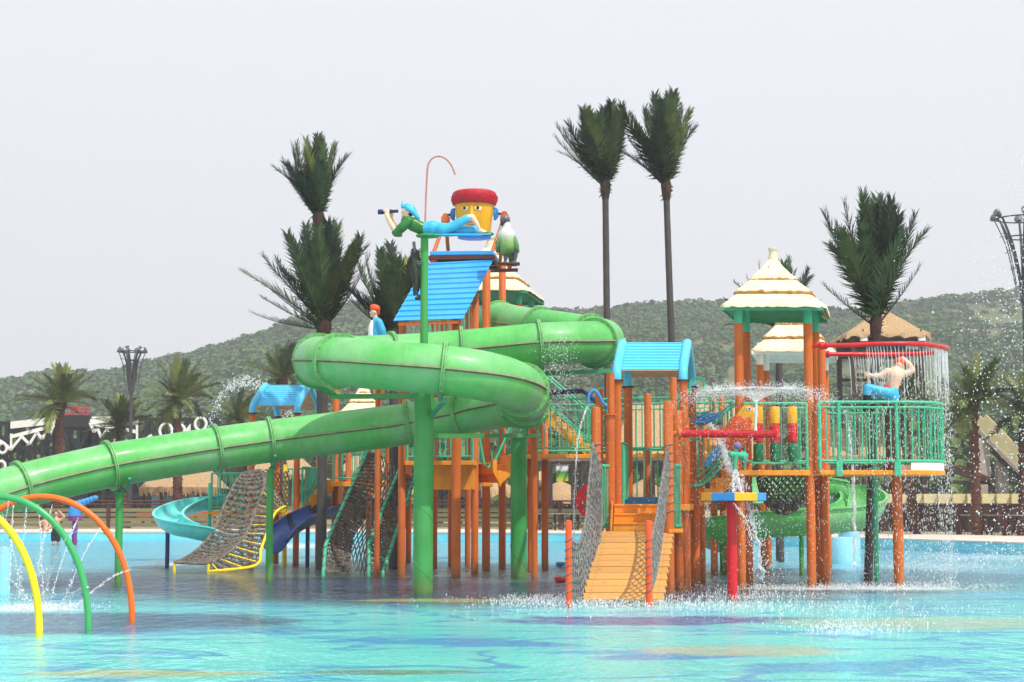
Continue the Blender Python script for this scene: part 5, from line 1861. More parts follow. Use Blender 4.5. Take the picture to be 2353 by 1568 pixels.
# ---------------------------------------------------------------- tipping buckets with faces
def bucket(label, c, s, yaw, ears=True):
    """c = point at the middle of the rim top; s = size factor"""
    c = Vector(c)
    t = thing('tipping_bucket', label, 'bucket', tuple(c - Vector((0, 0, 1.12 * s))), 'tipping buckets')
    m = MB().lathe(c, [(0.36 * s, -1.10 * s), (0.375 * s, -1.06 * s), (0.475 * s, -0.22 * s), (0.44 * s, -0.22 * s), (0.34 * s, -1.0 * s)], 40)
    body = obj('body', m, M['amber'], t)
    m = MB().lathe(c, [(0.36 * s, -1.13 * s), (0.395 * s, -1.12 * s), (0.395 * s, -1.05 * s), (0.36 * s, -1.03 * s)], 40)
    obj('base', m, M['blue_mid'], t)
    m = MB().lathe(c, [(0.44 * s, -0.34 * s), (0.50 * s, -0.34 * s), (0.535 * s, -0.26 * s), (0.54 * s, -0.14 * s), (0.515 * s, -0.05 * s), (0.46 * s, -0.01 * s), (0.36 * s, -0.01 * s), (0.34 * s, -0.05 * s), (0.43 * s, -0.12 * s)], 40)
    # knitted ribs on the hat rim
    rim = obj('rim', m, M['red_matt'], t)
    if s > 0.6:
        rb = MB()
        for i in range(44):
            a = 2 * PI * i / 44
            d = Vector((math.cos(a), math.sin(a), 0))
            rb.tube([c + d * (0.505 * s) + Vector((0, 0, -0.33 * s)), c + d * (0.545 * s) + Vector((0, 0, -0.22 * s)), c + d * (0.542 * s) + Vector((0.006, 0, -0.13 * s))], 0.009 * s, 5)
        obj('ribs', rb, M['red_matt'], rim, kind='stuff')
    fwd = Vector((math.sin(yaw), -math.cos(yaw), 0))
    side = Vector((math.cos(yaw), math.sin(yaw), 0))
    up = Vector((0, 0, 1))
    def on(x, z, out=0.0):
        """point on the bucket front at sideways x and height z below the rim"""
        r = lerp(0.475, 0.375, (-z - 0.22) / 0.84) * s
        a = x * s / r
        return c + (fwd * math.cos(a) + side * math.sin(a)) * (r + out * s) + up * (z * s)
    def skinpatch(name, poly, mat, out, th=0.01):
        n_ = len(poly)
        m = MB()
        cx = sum(p_[0] for p_ in poly) / n_
        cz = sum(p_[1] for p_ in poly) / n_
        m.add([on(cx, cz, out + th)] + [on(x, z, out + th * 0.6) for x, z in poly] + [on(x, z, -0.002) for x, z in poly],
              [(0, 1 + i, 1 + (i + 1) % n_) for i in range(n_)] + [(1 + i, 1 + n_ + i, 1 + n_ + (i + 1) % n_, 1 + (i + 1) % n_) for i in range(n_)])
        return obj(name, m, mat, body)
    for sx_ in (-0.165, 0.155):
        skinpatch('eye', [(sx_ + 0.085 * math.cos(a), -0.47 + 0.045 * math.sin(a) + 0.01 * math.cos(2 * a)) for a in [2 * PI * i / 18 for i in range(18)]], M['white'], 0.0)
        skinpatch('iris', [(sx_ - 0.012 + 0.036 * math.cos(a), -0.468 + 0.040 * math.sin(a)) for a in [2 * PI * i / 14 for i in range(14)]], M['black'], 0.008)
        m = MB().tube([on(sx_ - 0.13, -0.395, 0.006), on(sx_ - 0.05, -0.365, 0.012), on(sx_ + 0.06, -0.365, 0.012), on(sx_ + 0.13, -0.40, 0.006)], [0.006 * s, 0.014 * s, 0.014 * s, 0.006 * s], 6)
        obj('brow', m, M['amber'], body)
    m = MB()
    m.tube([on(0.0, -0.43, 0.0), on(0.0, -0.52, 0.02), on(0.0, -0.62, 0.045)], [0.02 * s, 0.034 * s, 0.048 * s], 10)
    m.ball(on(0.0, -0.635, 0.03), (0.065 * s, 0.05 * s, 0.04 * s))
    obj('nose', m, M['amber'], body)
    m = MB().tube([on(0.10 + 0.12 * math.cos(a), -0.60 + 0.10 * math.sin(a), 0.002) for a in [2 * PI * i / 20 for i in range(20)]], 0.008 * s, 5, closed=True)
    obj('cheek', m, M['amber'], body)
    m = MB()
    m.tube(catmull([on(-0.14, -0.80, 0.0), on(-0.06, -0.775, 0.015), on(0.0, -0.785, 0.018), on(0.06, -0.775, 0.015), on(0.14, -0.80, 0.0)], 4), 0.022 * s, 8)
    m.tube(catmull([on(-0.12, -0.81, 0.0), on(0.0, -0.845, 0.018), on(0.12, -0.81, 0.0)], 5), 0.026 * s, 8)
    lip = paint('bucket_lips', srgb(226, 120, 84), 0.4, 0.15) if 'lip' not in M else M['lip']
    M['lip'] = lip
    obj('mouth', m, lip, body)
    if ears:
        for sg in (-1, 1):
            m = MB()
            e = c + side * (sg * 0.46 * s) + up * (-0.55 * s)
            m.tube(catmull([e + up * 0.13 * s, e + side * sg * 0.07 * s + up * 0.10 * s, e + side * sg * 0.085 * s - up * 0.05 * s, e + side * sg * 0.01 * s - up * 0.14 * s], 4), 0.035 * s, 8)
            m.ball(e + side * sg * 0.03 * s, (0.04 * s, 0.06 * s, 0.12 * s))
            obj('ear', m, M['blue_mid'], t)
            m = MB().cyl(e, e + side * sg * 0.24 * s, 0.03 * s, n=10)
            obj('axle', m, M['blue_dark'], t)
    return t
bc = P(1090, 440, 40.7)
bucket('big orange tipping bucket with a face and red hat rim on the tower top', bc, 1.0, -0.12)
bucket('small orange tipping bucket with red rim between the slide runs', P(871, 884, 43.0), 0.34, 0.1)

# ---------------------------------------------------------------- parrots
q = zp(1400, 560, 1.96, 39.0)
par = thing('parrot_statue', 'green and grey parrot statue perched beside the big bucket', 'statue', tuple(q(1120, 905)), 'parrot statues')
pg = NT('parrot_body')
p = pg.pos()
hz_ = pg.node('ShaderNodeSeparateXYZ', {0: p}).outputs[2]
zz = pg.node('ShaderNodeMapRange', {0: pg.math('ADD', hz_, pg.math('MULTIPLY', pg.noise(p, 7, 3), 0.12)), 1: q(1100, 850).z, 2: q(1100, 600).z}).outputs[0]
pcol = pg.ramp(zz, [(0.05, srgb(60, 84, 56)), (0.25, srgb(128, 168, 84)), (0.52, srgb(140, 176, 112)), (0.72, srgb(196, 204, 196)), (0.95, srgb(214, 216, 214))])
M['parrot_body'] = pg.pbr(pcol, 0.45, pg.bump(pg.noise(p, 30, 3), 0.5, 0.01))
figure('body', [([q(1100, 640), q(1105, 700), q(1115, 770), q(1105, 815)], [0.13, 0.215, 0.215, 0.13]), ([q(1098, 585), q(1100, 640)], [0.10, 0.12])], M['parrot_body'], par, 0.018, 5)
pd = plain('parrot_grey', srgb(92, 92, 98), 0.45, 0.25, 5)
figure('head', [([q(1098, 575), q(1092, 610)], [0.118, 0.105])], pd, par, 0.016, 3)
obj('beak', MB().tube(catmull([q(1090, 580, -0.10), q(1076, 600, -0.17), q(1076, 625, -0.16)], 4), [0.05, 0.05, 0.048, 0.045, 0.04, 0.035, 0.028, 0.018, 0.004], 10), M['black'], par)
for dx in (-18, 22):
    obj('eye', MB().ball(q(1095 + dx, 572, -0.105), 0.014), M['black'], par)
pw_ = paint('parrot_wing', srgb(98, 138, 92), 0.45, 0.3, 6)
for sg in (1, -1):
    m = MB()
    g = random.Random(3)
    base = q(1150 if sg > 0 else 1052, 690, -0.02)
    m.ball(q(1172 if sg > 0 else 1045, 752, -0.02), (0.075 if sg > 0 else 0.05, 0.14, 0.22), 14, 10, (0, -0.22 * sg, 0))
    for i in range(9):
        a = q((1185 if sg > 0 else 1040) + g.uniform(-16, 14), 735 + i * 6, -0.10 + i * 0.025)
        b = q((1192 if sg > 0 else 1046) + g.uniform(-6, 14), 815 + g.uniform(-12, 20), -0.06 + i * 0.03)
        m.tube([a, a.lerp(b, 0.6), b], [0.02, 0.03, 0.008], 6)
    obj('wing', m, pw_, par)
m = MB()
for i in range(5):
    m.tube([q(1120 + i * 5, 800, 0.14), q(1135 + i * 9, 880, 0.22), q(1142 + i * 10, 930, 0.25)], [0.03, 0.035, 0.015], 6)
obj('tail', m, pw_, par)
for (lx, tx) in ((1102, 1095), (1172, 1168)):
    m = MB()
    m.tube([q(lx, 800), q(lx + 2, 850), q(tx, 895)], [0.075, 0.055, 0.03], 10)
    for k in (-1, 0, 1):
        m.tube([q(tx, 892), q(tx + k * 14, 903, -0.07), q(tx + k * 20, 915, -0.10)], [0.026, 0.022, 0.010], 7)
    obj('leg', m, pd, par)
bevel(obj('perch_plate', MB().box(q(1125, 911), (0.50, 0.30, 0.045)), M['maroon'], par), 0.01)
obj('perch_beam', MB().beam(q(985, 963), q(1195, 957), 0.10, 0.07), M['maroon'], par)
obj('perch_post', MB().cyl(q(1130, 915), q(1132, 960, 0.0), 0.05, n=12), M['orange'], par)

q = zp(2500, 1400, 1.5675, 33.2)
pa2 = thing('parrot_statue', 'large orange parrot statue with yellow head and blue tail above the tray', 'statue', tuple(q(560, 560)), 'parrot statues')
po = NT('parrot_orange')
p = po.pos()
vor = po.node('ShaderNodeTexVoronoi', {'Vector': p, 'Scale': 22.0}).outputs[0]
pc_ = po.ramp(vor, [(0.0, srgb(246, 132, 60)), (0.5, srgb(228, 92, 34)), (1.0, srgb(196, 60, 26))])
M['parrot_orange'] = po.pbr(pc_, 0.45, po.bump(vor, 1.0, 0.03))
figure('body', [([q(620, 360), q(580, 400), q(545, 450), q(520, 500)], [0.15, 0.235, 0.225, 0.15]), ([q(600, 430, -0.05), q(560, 520, -0.02)], [0.18, 0.13])], M['parrot_orange'], pa2, 0.018, 4)
figure('head', [([q(628, 310), q(600, 355)], [0.145, 0.15]), ([q(640, 320, -0.03), q(655, 380), q(625, 420)], [0.11, 0.08, 0.09])], M['amber'], pa2, 0.016, 4)
m = MB()
m.tube(catmull([q(650, 300, -0.02), q(668, 320, -0.03), q(672, 345, -0.03), q(660, 366, -0.03)], 4), [0.072, 0.078, 0.08, 0.08, 0.078, 0.072, 0.066, 0.058, 0.05, 0.042, 0.034, 0.025, 0.01], 12)
obj('beak', m, M['white'], pa2)
m = MB().ball(q(637, 293, -0.135), (0.05, 0.02, 0.045))
obj('eye_patch', m, M['white'], pa2)
obj('eye', MB().ball(q(640, 293, -0.155), 0.018), M['black'], pa2)
m = MB()
m.tube(catmull([q(500, 500, 0.05), q(455, 545, 0.05), q(410, 595, 0.05), q(368, 640, 0.05)], 4), [0.10, 0.10, 0.098, 0.095, 0.09, 0.088, 0.086, 0.083, 0.08, 0.075, 0.065, 0.05, 0.03], 10)
tb_ = paint('parrot_tail_blue', srgb(62, 142, 184), 0.4, 0.25, 5)
obj('tail', m, tb_, pa2)
m = MB()
for i in range(6):
    m.tube([q(520 - i * 8, 400 + i * 8, -0.17 + 0.01 * i), q(510 - i * 7, 470 + i * 5, -0.16), q(490 - i * 5, 530, -0.08)], [0.04, 0.05, 0.015], 7)
obj('wing', m, M['parrot_orange'], pa2)
obj('stand', MB().cyl(q(560, 540, 0.1), (q(560, 540).x, 33.3, z5 - 0.05), 0.06, n=12), M['orange'], pa2)

# ---------------------------------------------------------------- figure with red headscarf and blue coat
q = zp(900, 450, 1.7425, 39.4)
fg = thing('statue', 'painted statue with red headscarf and blue coat standing behind the tube slide', 'statue', tuple(q(985, 1760)))
hd = figure('body', [([q(962, 1330), q(972, 1375), q(980, 1450), q(985, 1640)], [0.05, 0.055, 0.08, 0.09]), ([q(985, 1640), q(975, 1660, -0.08), q(972, 1760, -0.08)], [0.09, 0.07, 0.06]), ([q(985, 1640), q(1005, 1660, 0.08), q(1004, 1760, 0.08)], [0.09, 0.07, 0.06])], M['skin'], fg, 0.016, 4,
            balls=((q(960, 1325), (0.085, 0.085, 0.115)), (q(931, 1330), (0.022, 0.018, 0.02)), (q(945, 1352), (0.045, 0.05, 0.035)), (q(970, 1330, -0.085), (0.02, 0.012, 0.028))))
obj('eye', MB().ball(q(939, 1322, -0.05), 0.011), M['black'], hd)
figure('headscarf', [([q(958, 1300), q(975, 1305)], [0.095, 0.095]), ([q(990, 1320), q(992, 1345)], [0.04, 0.02])], M['orange_bright'], fg, 0.014, 4)
figure('coat', [([q(978, 1395), q(985, 1450), q(985, 1520), q(990, 1600)], [0.12, 0.155, 0.15, 0.17]), ([q(995, 1395, -0.12), q(1020, 1450, -0.16), q(1030, 1500, -0.14), q(1000, 1530, -0.22)], [0.085, 0.075, 0.065, 0.055]),
                ([q(990, 1395, 0.14), q(1015, 1455, 0.19), q(1010, 1530, 0.16)], [0.085, 0.07, 0.055])], M['cloth_cyan'], fg, 0.016, 4)
figure('shirt_front', [([q(955, 1400, -0.02), q(945, 1440, -0.03), q(948, 1520, -0.03)], [0.075, 0.085, 0.09])], M['white'], fg, 0.016, 3)
bt = q(988, 1768)
m = MB().lathe((bt.x, bt.y, bt.z - 0.06), [(0.32, 0.0), (0.32, 0.05), (0.1, 0.06)], 20)
m.cyl((bt.x, bt.y, FLOOR_Z), (bt.x, bt.y, bt.z - 0.05), 0.06)
obj('pedestal', m, M['orange'], fg)

# ---------------------------------------------------------------- bare-backed figure under the shower
q = zp(3200, 1300, 3.92, 34.5)
sw = thing('statue', 'painted bare-backed statue in blue trousers and red sash under the red shower ring', 'statue', tuple(q(900, 1600)))
tor = figure('body', [([q(1030, 830), q(1040, 740), q(1065, 620), q(1075, 560)], [0.115, 0.135, 0.165, 0.12]), ([q(950, 565), q(1160, 570)], [0.085, 0.085]),
                   ([q(950, 560), q(850, 620), q(740, 630), q(680, 610)], [0.075, 0.062, 0.052, 0.04]),
                   ([q(1150, 600), q(1250, 585), q(1335, 540), q(1290, 450), q(1220, 385)], [0.08, 0.07, 0.062, 0.052, 0.04]), ([q(1080, 570), q(1110, 500)], [0.058, 0.055])], M['skin'], sw, 0.016, 5,
          balls=((q(1130, 440), (0.085, 0.095, 0.115)), (q(1165, 480, 0.06), (0.03, 0.04, 0.05)), (q(672, 605), (0.05, 0.03, 0.045)), (q(1205, 372), (0.045, 0.04, 0.05))))
fingers(tor, q(655, 600), (-1, 0.2, 0.1), (0, 0.3, 1), 4, 0.085, M['skin'], 0.3)
fingers(tor, q(1195, 362), (-0.7, 0.3, 0.6), (0.6, 0.2, 0.8), 4, 0.08, M['skin'], 0.4)
figure('headscarf', [([q(1120, 405), q(1155, 415)], [0.09, 0.09]), ([q(1170, 470), q(1165, 545)], [0.04, 0.018])], M['orange_bright'], sw, 0.015, 4)
m = MB()
figure('sash', [([q(915, 785, -0.05), q(1000, 830, -0.09), q(1090, 870, -0.05)], [0.045, 0.05, 0.045]), ([q(915, 785, 0.0), q(1000, 820, 0.12), q(1090, 870, 0.02)], [0.04, 0.045, 0.04])], M['red'], sw, 0.015, 3)
figure('trousers', [([q(1015, 870), q(1010, 960), q(1000, 1040)], [0.15, 0.165, 0.15]), ([q(980, 900, -0.08), q(820, 860, -0.12), q(660, 810, -0.14)], [0.13, 0.115, 0.10]), ([q(655, 815, -0.14), q(640, 900, -0.16)], [0.10, 0.09]),
                    ([q(990, 920, 0.12), q(850, 930, 0.2), q(720, 950, 0.22)], [0.13, 0.11, 0.095])], M['cloth_cyan'], sw, 0.016, 4)
figure('boot', [([q(640, 920, -0.16), q(645, 1050, -0.16), q(610, 1130, -0.2)], [0.085, 0.07, 0.06])], M['black'], sw, 0.016, 3)
figure('boot', [([q(715, 960, 0.22), q(715, 1090, 0.22), q(690, 1160, 0.2)], [0.085, 0.07, 0.06])], M['black'], sw, 0.016, 3)
st_ = q(990, 1060)
m = MB().cyl((st_.x, st_.y, z5), (st_.x, st_.y, st_.z + 0.05), 0.10, n=16)
m.lathe((st_.x, st_.y, st_.z - 0.02), [(0.1, -0.06), (0.2, -0.02), (0.2, 0.04), (0.05, 0.06)], 20)
obj('stool', m, plain('stool_bark', srgb(74, 52, 44), 0.7, 0.3, 6), sw)

# ---------------------------------------------------------------- bathers on the left
def bather(label, px, pyw, h, trunks, hat=None, pose=0):
    g0 = G(px, pyw)
    b = Vector((g0.x, g0.y, -0.42))
    t = thing('person', label, 'person', tuple(b), 'bathers in the pool')
    def v(x, y, z): return b + Vector((x, y, z)) * h
    ch = [([v(-0.055, 0, 0.03), v(-0.055, 0, 0.26), v(-0.05, 0, 0.48)], [0.030 * h, 0.038 * h, 0.056 * h]), ([v(0.055, 0.03, 0.03), v(0.055, 0.02, 0.26), v(0.05, 0, 0.48)], [0.030 * h, 0.038 * h, 0.056 * h]),
          ([v(0, 0, 0.50), v(0, 0.01, 0.62), v(0, 0, 0.76)], [0.085 * h, 0.078 * h, 0.085 * h]), ([v(-0.10, 0, 0.79), v(0.10, 0, 0.79)], [0.045 * h, 0.045 * h]), ([v(0, 0, 0.80), v(0, 0, 0.88)], [0.035 * h, 0.034 * h])]
    if pose == 0:
        ch += [([v(-0.115, 0, 0.79), v(-0.15, 0.02, 0.62), v(-0.13, -0.06, 0.48)], [0.036 * h, 0.030 * h, 0.022 * h]), ([v(0.115, 0, 0.79), v(0.15, -0.05, 0.64), v(0.08, -0.16, 0.58)], [0.036 * h, 0.030 * h, 0.022 * h])]
    else:
        ch += [([v(-0.115, 0, 0.79), v(-0.20, -0.03, 0.86), v(-0.10, -0.05, 0.97)], [0.036 * h, 0.030 * h, 0.022 * h]), ([v(0.115, 0, 0.79), v(0.19, -0.03, 0.86), v(0.09, -0.05, 0.97)], [0.036 * h, 0.030 * h, 0.022 * h])]
    o = figure('body', ch, M['skin_real'], t, 0.02, 4, balls=((v(0, -0.005, 0.93), (0.048 * h, 0.055 * h, 0.066 * h)), (v(0, -0.06, 0.925), (0.011 * h, 0.013 * h, 0.013 * h)), (v(-0.05, 0, 0.925), (0.009 * h, 0.014 * h, 0.02 * h)), (v(0.05, 0, 0.925), (0.009 * h, 0.014 * h, 0.02 * h))))
    hx = ch[-1][0][-1]
    fingers(o, hx, (0.1, -0.4, -0.9) if pose == 0 else (-0.6, -0.2, 0.6), (1, 0, 0), 4, 0.05 * h, M['skin_real'], 0.3)
    hx = ch[-2][0][-1]
    fingers(o, hx, (0.1, -0.2, -1) if pose == 0 else (0.6, -0.2, 0.6), (0, 1, 0), 4, 0.05 * h, M['skin_real'], 0.3)
    figure('trunks', [([v(0, 0, 0.50), v(0, 0, 0.56)], [0.095 * h, 0.09 * h]), ([v(-0.055, 0, 0.34), v(-0.05, 0, 0.48)], [0.06 * h, 0.068 * h]), ([v(0.055, 0.0, 0.34), v(0.05, 0, 0.48)], [0.06 * h, 0.068 * h])], trunks, t, 0.02, 3)
    figure('hair', [([v(0, 0.008, 0.955), v(0, 0.02, 0.94)], [0.055 * h, 0.055 * h])], hat or M['hair'], t, 0.02, 3)
bather('dark-haired person in black swim trunks standing in the pool behind the hoops', 128, 1249, 1.68, M['black'], None, 1)
bather('pale bather standing at the far pool edge left of the black-trunked person', 104, 1240, 1.5, plain('tan_trunks', srgb(190, 150, 120), 0.7), None, 0)

# ================================================================ PALMS
n = NT('palm_leaf')
p = n.pos()
rv = n.node('ShaderNodeObjectInfo').outputs['Random']
mixv = n.math('ADD', n.math('MULTIPLY', n.noise(p, 5, 3), 0.6), n.math('MULTIPLY', rv, 0.4))
lc = n.ramp(mixv, [(0.3, srgb(18, 34, 24)), (0.5, srgb(34, 58, 36)), (0.7, srgb(66, 90, 52))])
M['palm_leaf'] = n.pbr(lc, 0.5, spec=0.3)
n = NT('palm_leaf_fresh')
p = n.pos()
rv = n.node('ShaderNodeObjectInfo').outputs['Random']
mixv = n.math('ADD', n.math('MULTIPLY', n.noise(p, 4, 3), 0.5), n.math('MULTIPLY', rv, 0.5))
lc = n.ramp(mixv, [(0.3, srgb(52, 68, 34)), (0.5, srgb(88, 108, 50)), (0.72, srgb(142, 150, 78))])
M['palm_leaf_fresh'] = n.pbr(lc, 0.5, spec=0.4)
n = NT('palm_bark')
p = n.pos()
rg_ = n.noise(n.mapping(p, (3, 3, 14)), 1.5, 5, 0.7)
bc_ = n.ramp(rg_, [(0.3, srgb(52, 34, 26)), (0.55, srgb(96, 58, 40)), (0.75, srgb(140, 100, 72))])
M['bark'] = n.pbr(bc_, 0.85, n.bump(rg_, 1.0, 0.05))
M['trunk_grey'] = plain('grey_trunk', srgb(66, 62, 60), 0.6, 0.3, 4, 0.5)
M['fibre'] = plain('palm_fibre', srgb(66, 46, 36), 0.9, 0.4, 12, 0.9, 0.03)

def frond_mesh(L, bend, nl, ll, seed, mat, fold=0.35, wid=0.034, gapstart=0.07):
    g = random.Random(seed)
    m = MB()
    K = 14
    pos = Vector((0, 0, 0))
    pts, tgs = [], []
    for i in range(K + 1):
        t = i / K
        a = bend * t ** 1.6
        tg = Vector((math.sin(a), 0, math.cos(a)))
        pts.append(pos.copy())
        tgs.append(tg)
        pos = pos + tg * (L / K)
    m.tube(pts, [lerp(0.028, 0.004, i / K) for i in range(K + 1)], 5, cap=False)
    for k in range(nl):
        t = lerp(gapstart, 1.0, (k + 0.5) / nl)
        f = t * K
        i = min(int(f), K - 1)
        p0 = pts[i].lerp(pts[i + 1], f - i)
        tg = tgs[i].lerp(tgs[i + 1], f - i).normalized()
        nm = Vector((tg.z, 0, -tg.x))
        env = min(1.0, 0.62 + 1.6 * (t - gapstart)) * (1.0 - 0.5 * max(0, t - 0.5) / 0.5)
        for sg in (-1, 1):
            ln = ll * env * g.uniform(0.78, 1.15)
            fw = lerp(0.35, 1.9, t) + g.uniform(-0.22, 0.22)
            d = (tg * fw + Vector((0, sg, 0)) + nm * (-fold + g.uniform(-0.4, 0.4))).normalized()
            dr = g.uniform(0.0, 0.22)
            p1 = p0 + d * ln * 0.5
            p2 = p0 + d * ln + nm * (dr * ln * 0.6) + Vector((0, 0, -dr * ln * 0.8))
            w_ = (d.cross(nm)).normalized() * (wid * g.uniform(0.8, 1.15) * 0.5)
            m.add([p0 - w_ * 0.6, p0 + w_ * 0.6, p1 + w_ + nm * 0.004, p1 - w_, p2], [(0, 1, 2, 3), (3, 2, 4)])
    me = bpy.data.meshes.new('frond')
    me.from_pydata(m.v, [], m.f)
    me.materials.append(mat)
    me.update()
    return me

_fr = {}
def fronds_for(mat, L):
    k = (mat, round(L, 1))
    if k not in _fr:
        _fr[k] = [frond_mesh(L * s, b, 66, 0.36 * L ** 0.5 * (1.0 if mat == 'palm_leaf' else 1.05), 40 + i, M[mat]) for i, (s, b) in enumerate(((1.0, -0.35) if mat == 'palm_leaf' else (1.0, 0.3), (0.95, -0.15) if mat == 'palm_leaf' else (0.95, 0.7), (0.85, 0.45) if mat == 'palm_leaf' else (0.9, 1.1), (1.0, -0.1) if mat == 'palm_leaf' else (1.0, 0.15), (0.9, 1.25)))]
    return _fr[k]

def palm(label, px_base, Y, px_top, py_top, r, L, nf, spread, mat='palm_leaf', trunk='trunk_grey', seed=1, low=(), rough=False, base_z=None, bias=(180, 0.35), group='palms'):
    b = Vector((X(px_base, Y, 1250), Y, FLOOR_Z if base_z is None else base_z))
    top = P(px_top, py_top, Y)
    t = thing('palm_tree', label, 'palm tree', tuple(b), group)
    g = random.Random(seed)
    m = MB()
    K = 26
    if rough:
        prof = []
        for i in range(K * 2 + 1):
            f = i / (K * 2)
            prof.append((b.lerp(top, f), r * (1.15 - 0.3 * f) * (1.0 + (0.13 if i % 2 else -0.05))))
        m.tube([q[0] for q in prof], [q[1] for q in prof], 12)
    else:
        m.tube([b.lerp(top, i / K) for i in range(K + 1)], [r * lerp(1.08, 0.9, i / K) * (1.02 if i % 2 else 0.99) for i in range(K + 1)], 14)
    obj('trunk', m, M[trunk], t)
    if rough:                                     # old leaf stubs on the trunk
        st = MB()
        for i in range(70):
            f = g.uniform(0.05, 0.98)
            a = g.uniform(0, 2 * PI)
            c = b.lerp(top, f)
            d = Vector((math.cos(a), math.sin(a), 0))
            st.tube([c + d * r * 0.85, c + d * (r * 1.25) + Vector((0, 0, 0.10))], [0.05, 0.022], 5)
        obj('leaf_stubs', st, M['bark'], t, kind='stuff')
    # crown base: fibre and leaf stalk sheath
    ax = Vector(((top - b).normalized()))
    m = MB()
    hgt = 0.16 * L
    m.tube([top - ax * hgt * 0.7, top - ax * hgt * 0.2, top + ax * hgt * 0.5, top + ax * hgt], [r * 1.0, r * 1.3, r * 1.55, r * 1.1], 12)
    for i in range(22):
        a = g.uniform(0, 2 * PI)
        d = Vector((math.cos(a), math.sin(a), 0))
        c = top + ax * g.uniform(-hgt * 0.6, hgt * 0.6)
        m.tube([c + d * r * 1.2, c + d * r * 2.0 + Vector((0, 0, g.uniform(-0.12, 0.05)))], [0.02, 0.004], 4)
    obj('crown_base', m, M['fibre'], t)
    fm_ = fronds_for(mat, L)
    for i in range(nf):
        f = i / max(1, nf - 1)
        az = i * 2.39996 + g.uniform(-0.25, 0.25)
        tilt = R(lerp(spread[0], spread[1], f ** 0.9) + g.uniform(-4, 4))
        tilt *= 1 + bias[1] * math.cos(az - R(bias[0]))
        k = g.choice((0, 0, 3, 1)) if f < 0.6 else g.choice((0, 1, 3, 2, 2))
        sc_ = g.uniform(0.86, 1.08)
        rz = Matrix.Rotation(az, 3, 'Z') @ Matrix.Rotation(tilt, 3, 'Y') @ Matrix.Rotation(g.uniform(-0.5, 0.5), 3, 'Z')
        fset = fm_ if (mat != 'palm_leaf' or g.random() > 0.12) else fronds_for('palm_leaf_fresh', L)
        inst('frond', fset[k if fset is fm_ else 3], t, top + ax * hgt * g.uniform(0.2, 0.8), rz.to_euler(), (sc_ * g.uniform(0.85, 1.1), sc_ * g.uniform(0.85, 1.1), sc_))
    for (azd, tl, k, sc_) in low:
        rz = Matrix.Rotation(R(azd), 3, 'Z') @ Matrix.Rotation(R(tl), 3, 'Y')
        inst('frond', fm_[k], t, top + ax * hgt * 0.2, rz.to_euler(), (sc_, sc_, sc_))
    return t

G1 = 'slim dark palms among the play structure'
palm('tall slim palm, left one of the pair rising behind the tube slide', 1401, 47.0, 1391, 438, 0.095, 2.15, 36, (2, 38), seed=2, low=((185, 48, 1, 0.95), (190, 40, 1, 0.95), (172, 42, 2, 0.9)), group=G1)
palm('tall slim palm, right one of the pair rising behind the tube slide', 1560, 47.0, 1531, 440, 0.095, 2.28, 36, (2, 32), seed=5, low=((190, 40, 1, 0.85), (172, 40, 2, 0.8)), group=G1)
palm('tallest left palm with a narrow tilted crown', 742, 46.0, 732, 512, 0.11, 2.0, 26, (3, 28), seed=9, low=((180, 34, 1, 1.0), (170, 28, 0, 1.0), (190, 38, 1, 0.9)), group=G1)
palm('bushy dark palm rising behind the left bend of the tube slide', 738, 43.8, 745, 764, 0.12, 2.45, 34, (2, 42), seed=13, low=((178, 84, 0, 0.78), (186, 56, 1, 0.85), (2, 30, 0, 0.95), (5, 38, 0, 0.9), (170, 66, 1, 0.8)), group=G1)
palm('dark palm crown left of the steep blue roof behind the headscarf statue', 905, 44.0, 905, 776, 0.12, 2.0, 28, (4, 42), seed=17, low=((175, 50, 0, 0.9), (185, 56, 0, 0.9)), group=G1)
palm('large dark palm behind the round shower platform on the right', 1993, 36.0, 2012, 762, 0.085, 2.5, 40, (2, 25), bias=(180, 0.1), seed=21, low=((185, 54, 1, 0.6), (5, 40, 1, 0.7)), group=G1)
palm('dark palm showing behind the front right cream hut roof', 1792, 49.0, 1790, 760, 0.11, 1.8, 24, (8, 62), seed=25, low=((180, 66, 1, 0.8), (0, 60, 1, 0.8)), group=G1)
G2 = 'fresh green palms on the far pool bank'
palm('brown-trunked green palm, leftmost on the far bank by the stage', 131, 93, 138, 935, 0.24, 2.3, 38, (6, 112), 'palm_leaf_fresh', 'bark', 31, rough=True, base_z=0.2, group=G2)
palm('smaller brown-trunked green palm beside the left light mast', 283, 90, 277, 985, 0.2, 1.75, 32, (6, 112), 'palm_leaf_fresh', 'bark', 35, rough=True, base_z=0.2, group=G2)
palm('brown-trunked green palm right of the left light mast', 408, 92, 407, 930, 0.23, 2.3, 38, (6, 112), 'palm_leaf_fresh', 'bark', 39, rough=True, base_z=0.2, group=G2)
palm('green palm half hidden behind the left blue hood roof', 556, 90, 548, 975, 0.2, 1.9, 28, (10, 110), 'palm_leaf_fresh', 'bark', 43, rough=True, base_z=0.2, group=G2)
palm('yellowish green palm behind the left bend of the tube slide', 650, 88, 648, 880, 0.2, 2.0, 28, (10, 100), 'palm_leaf_fresh', 'bark', 45, rough=True, base_z=0.2, group=G2)
palm('green palm right of the shower platform behind the spray', 2246, 66, 2236, 935, 0.17, 1.75, 34, (6, 110), 'palm_leaf_fresh', 'bark', 47, rough=True, base_z=0.2, group=G2)
palm('green palm at the right frame edge behind the spray', 2352, 70, 2350, 950, 0.17, 1.75, 32, (6, 110), 'palm_leaf_fresh', 'bark', 51, rough=True, base_z=0.2, group=G2)
palm('green palm seen through the shower curtain behind the statue', 2105, 68, 2070, 920, 0.17, 1.6, 28, (10, 108), 'palm_leaf_fresh', 'bark', 55, rough=True, base_z=0.2, group=G2)

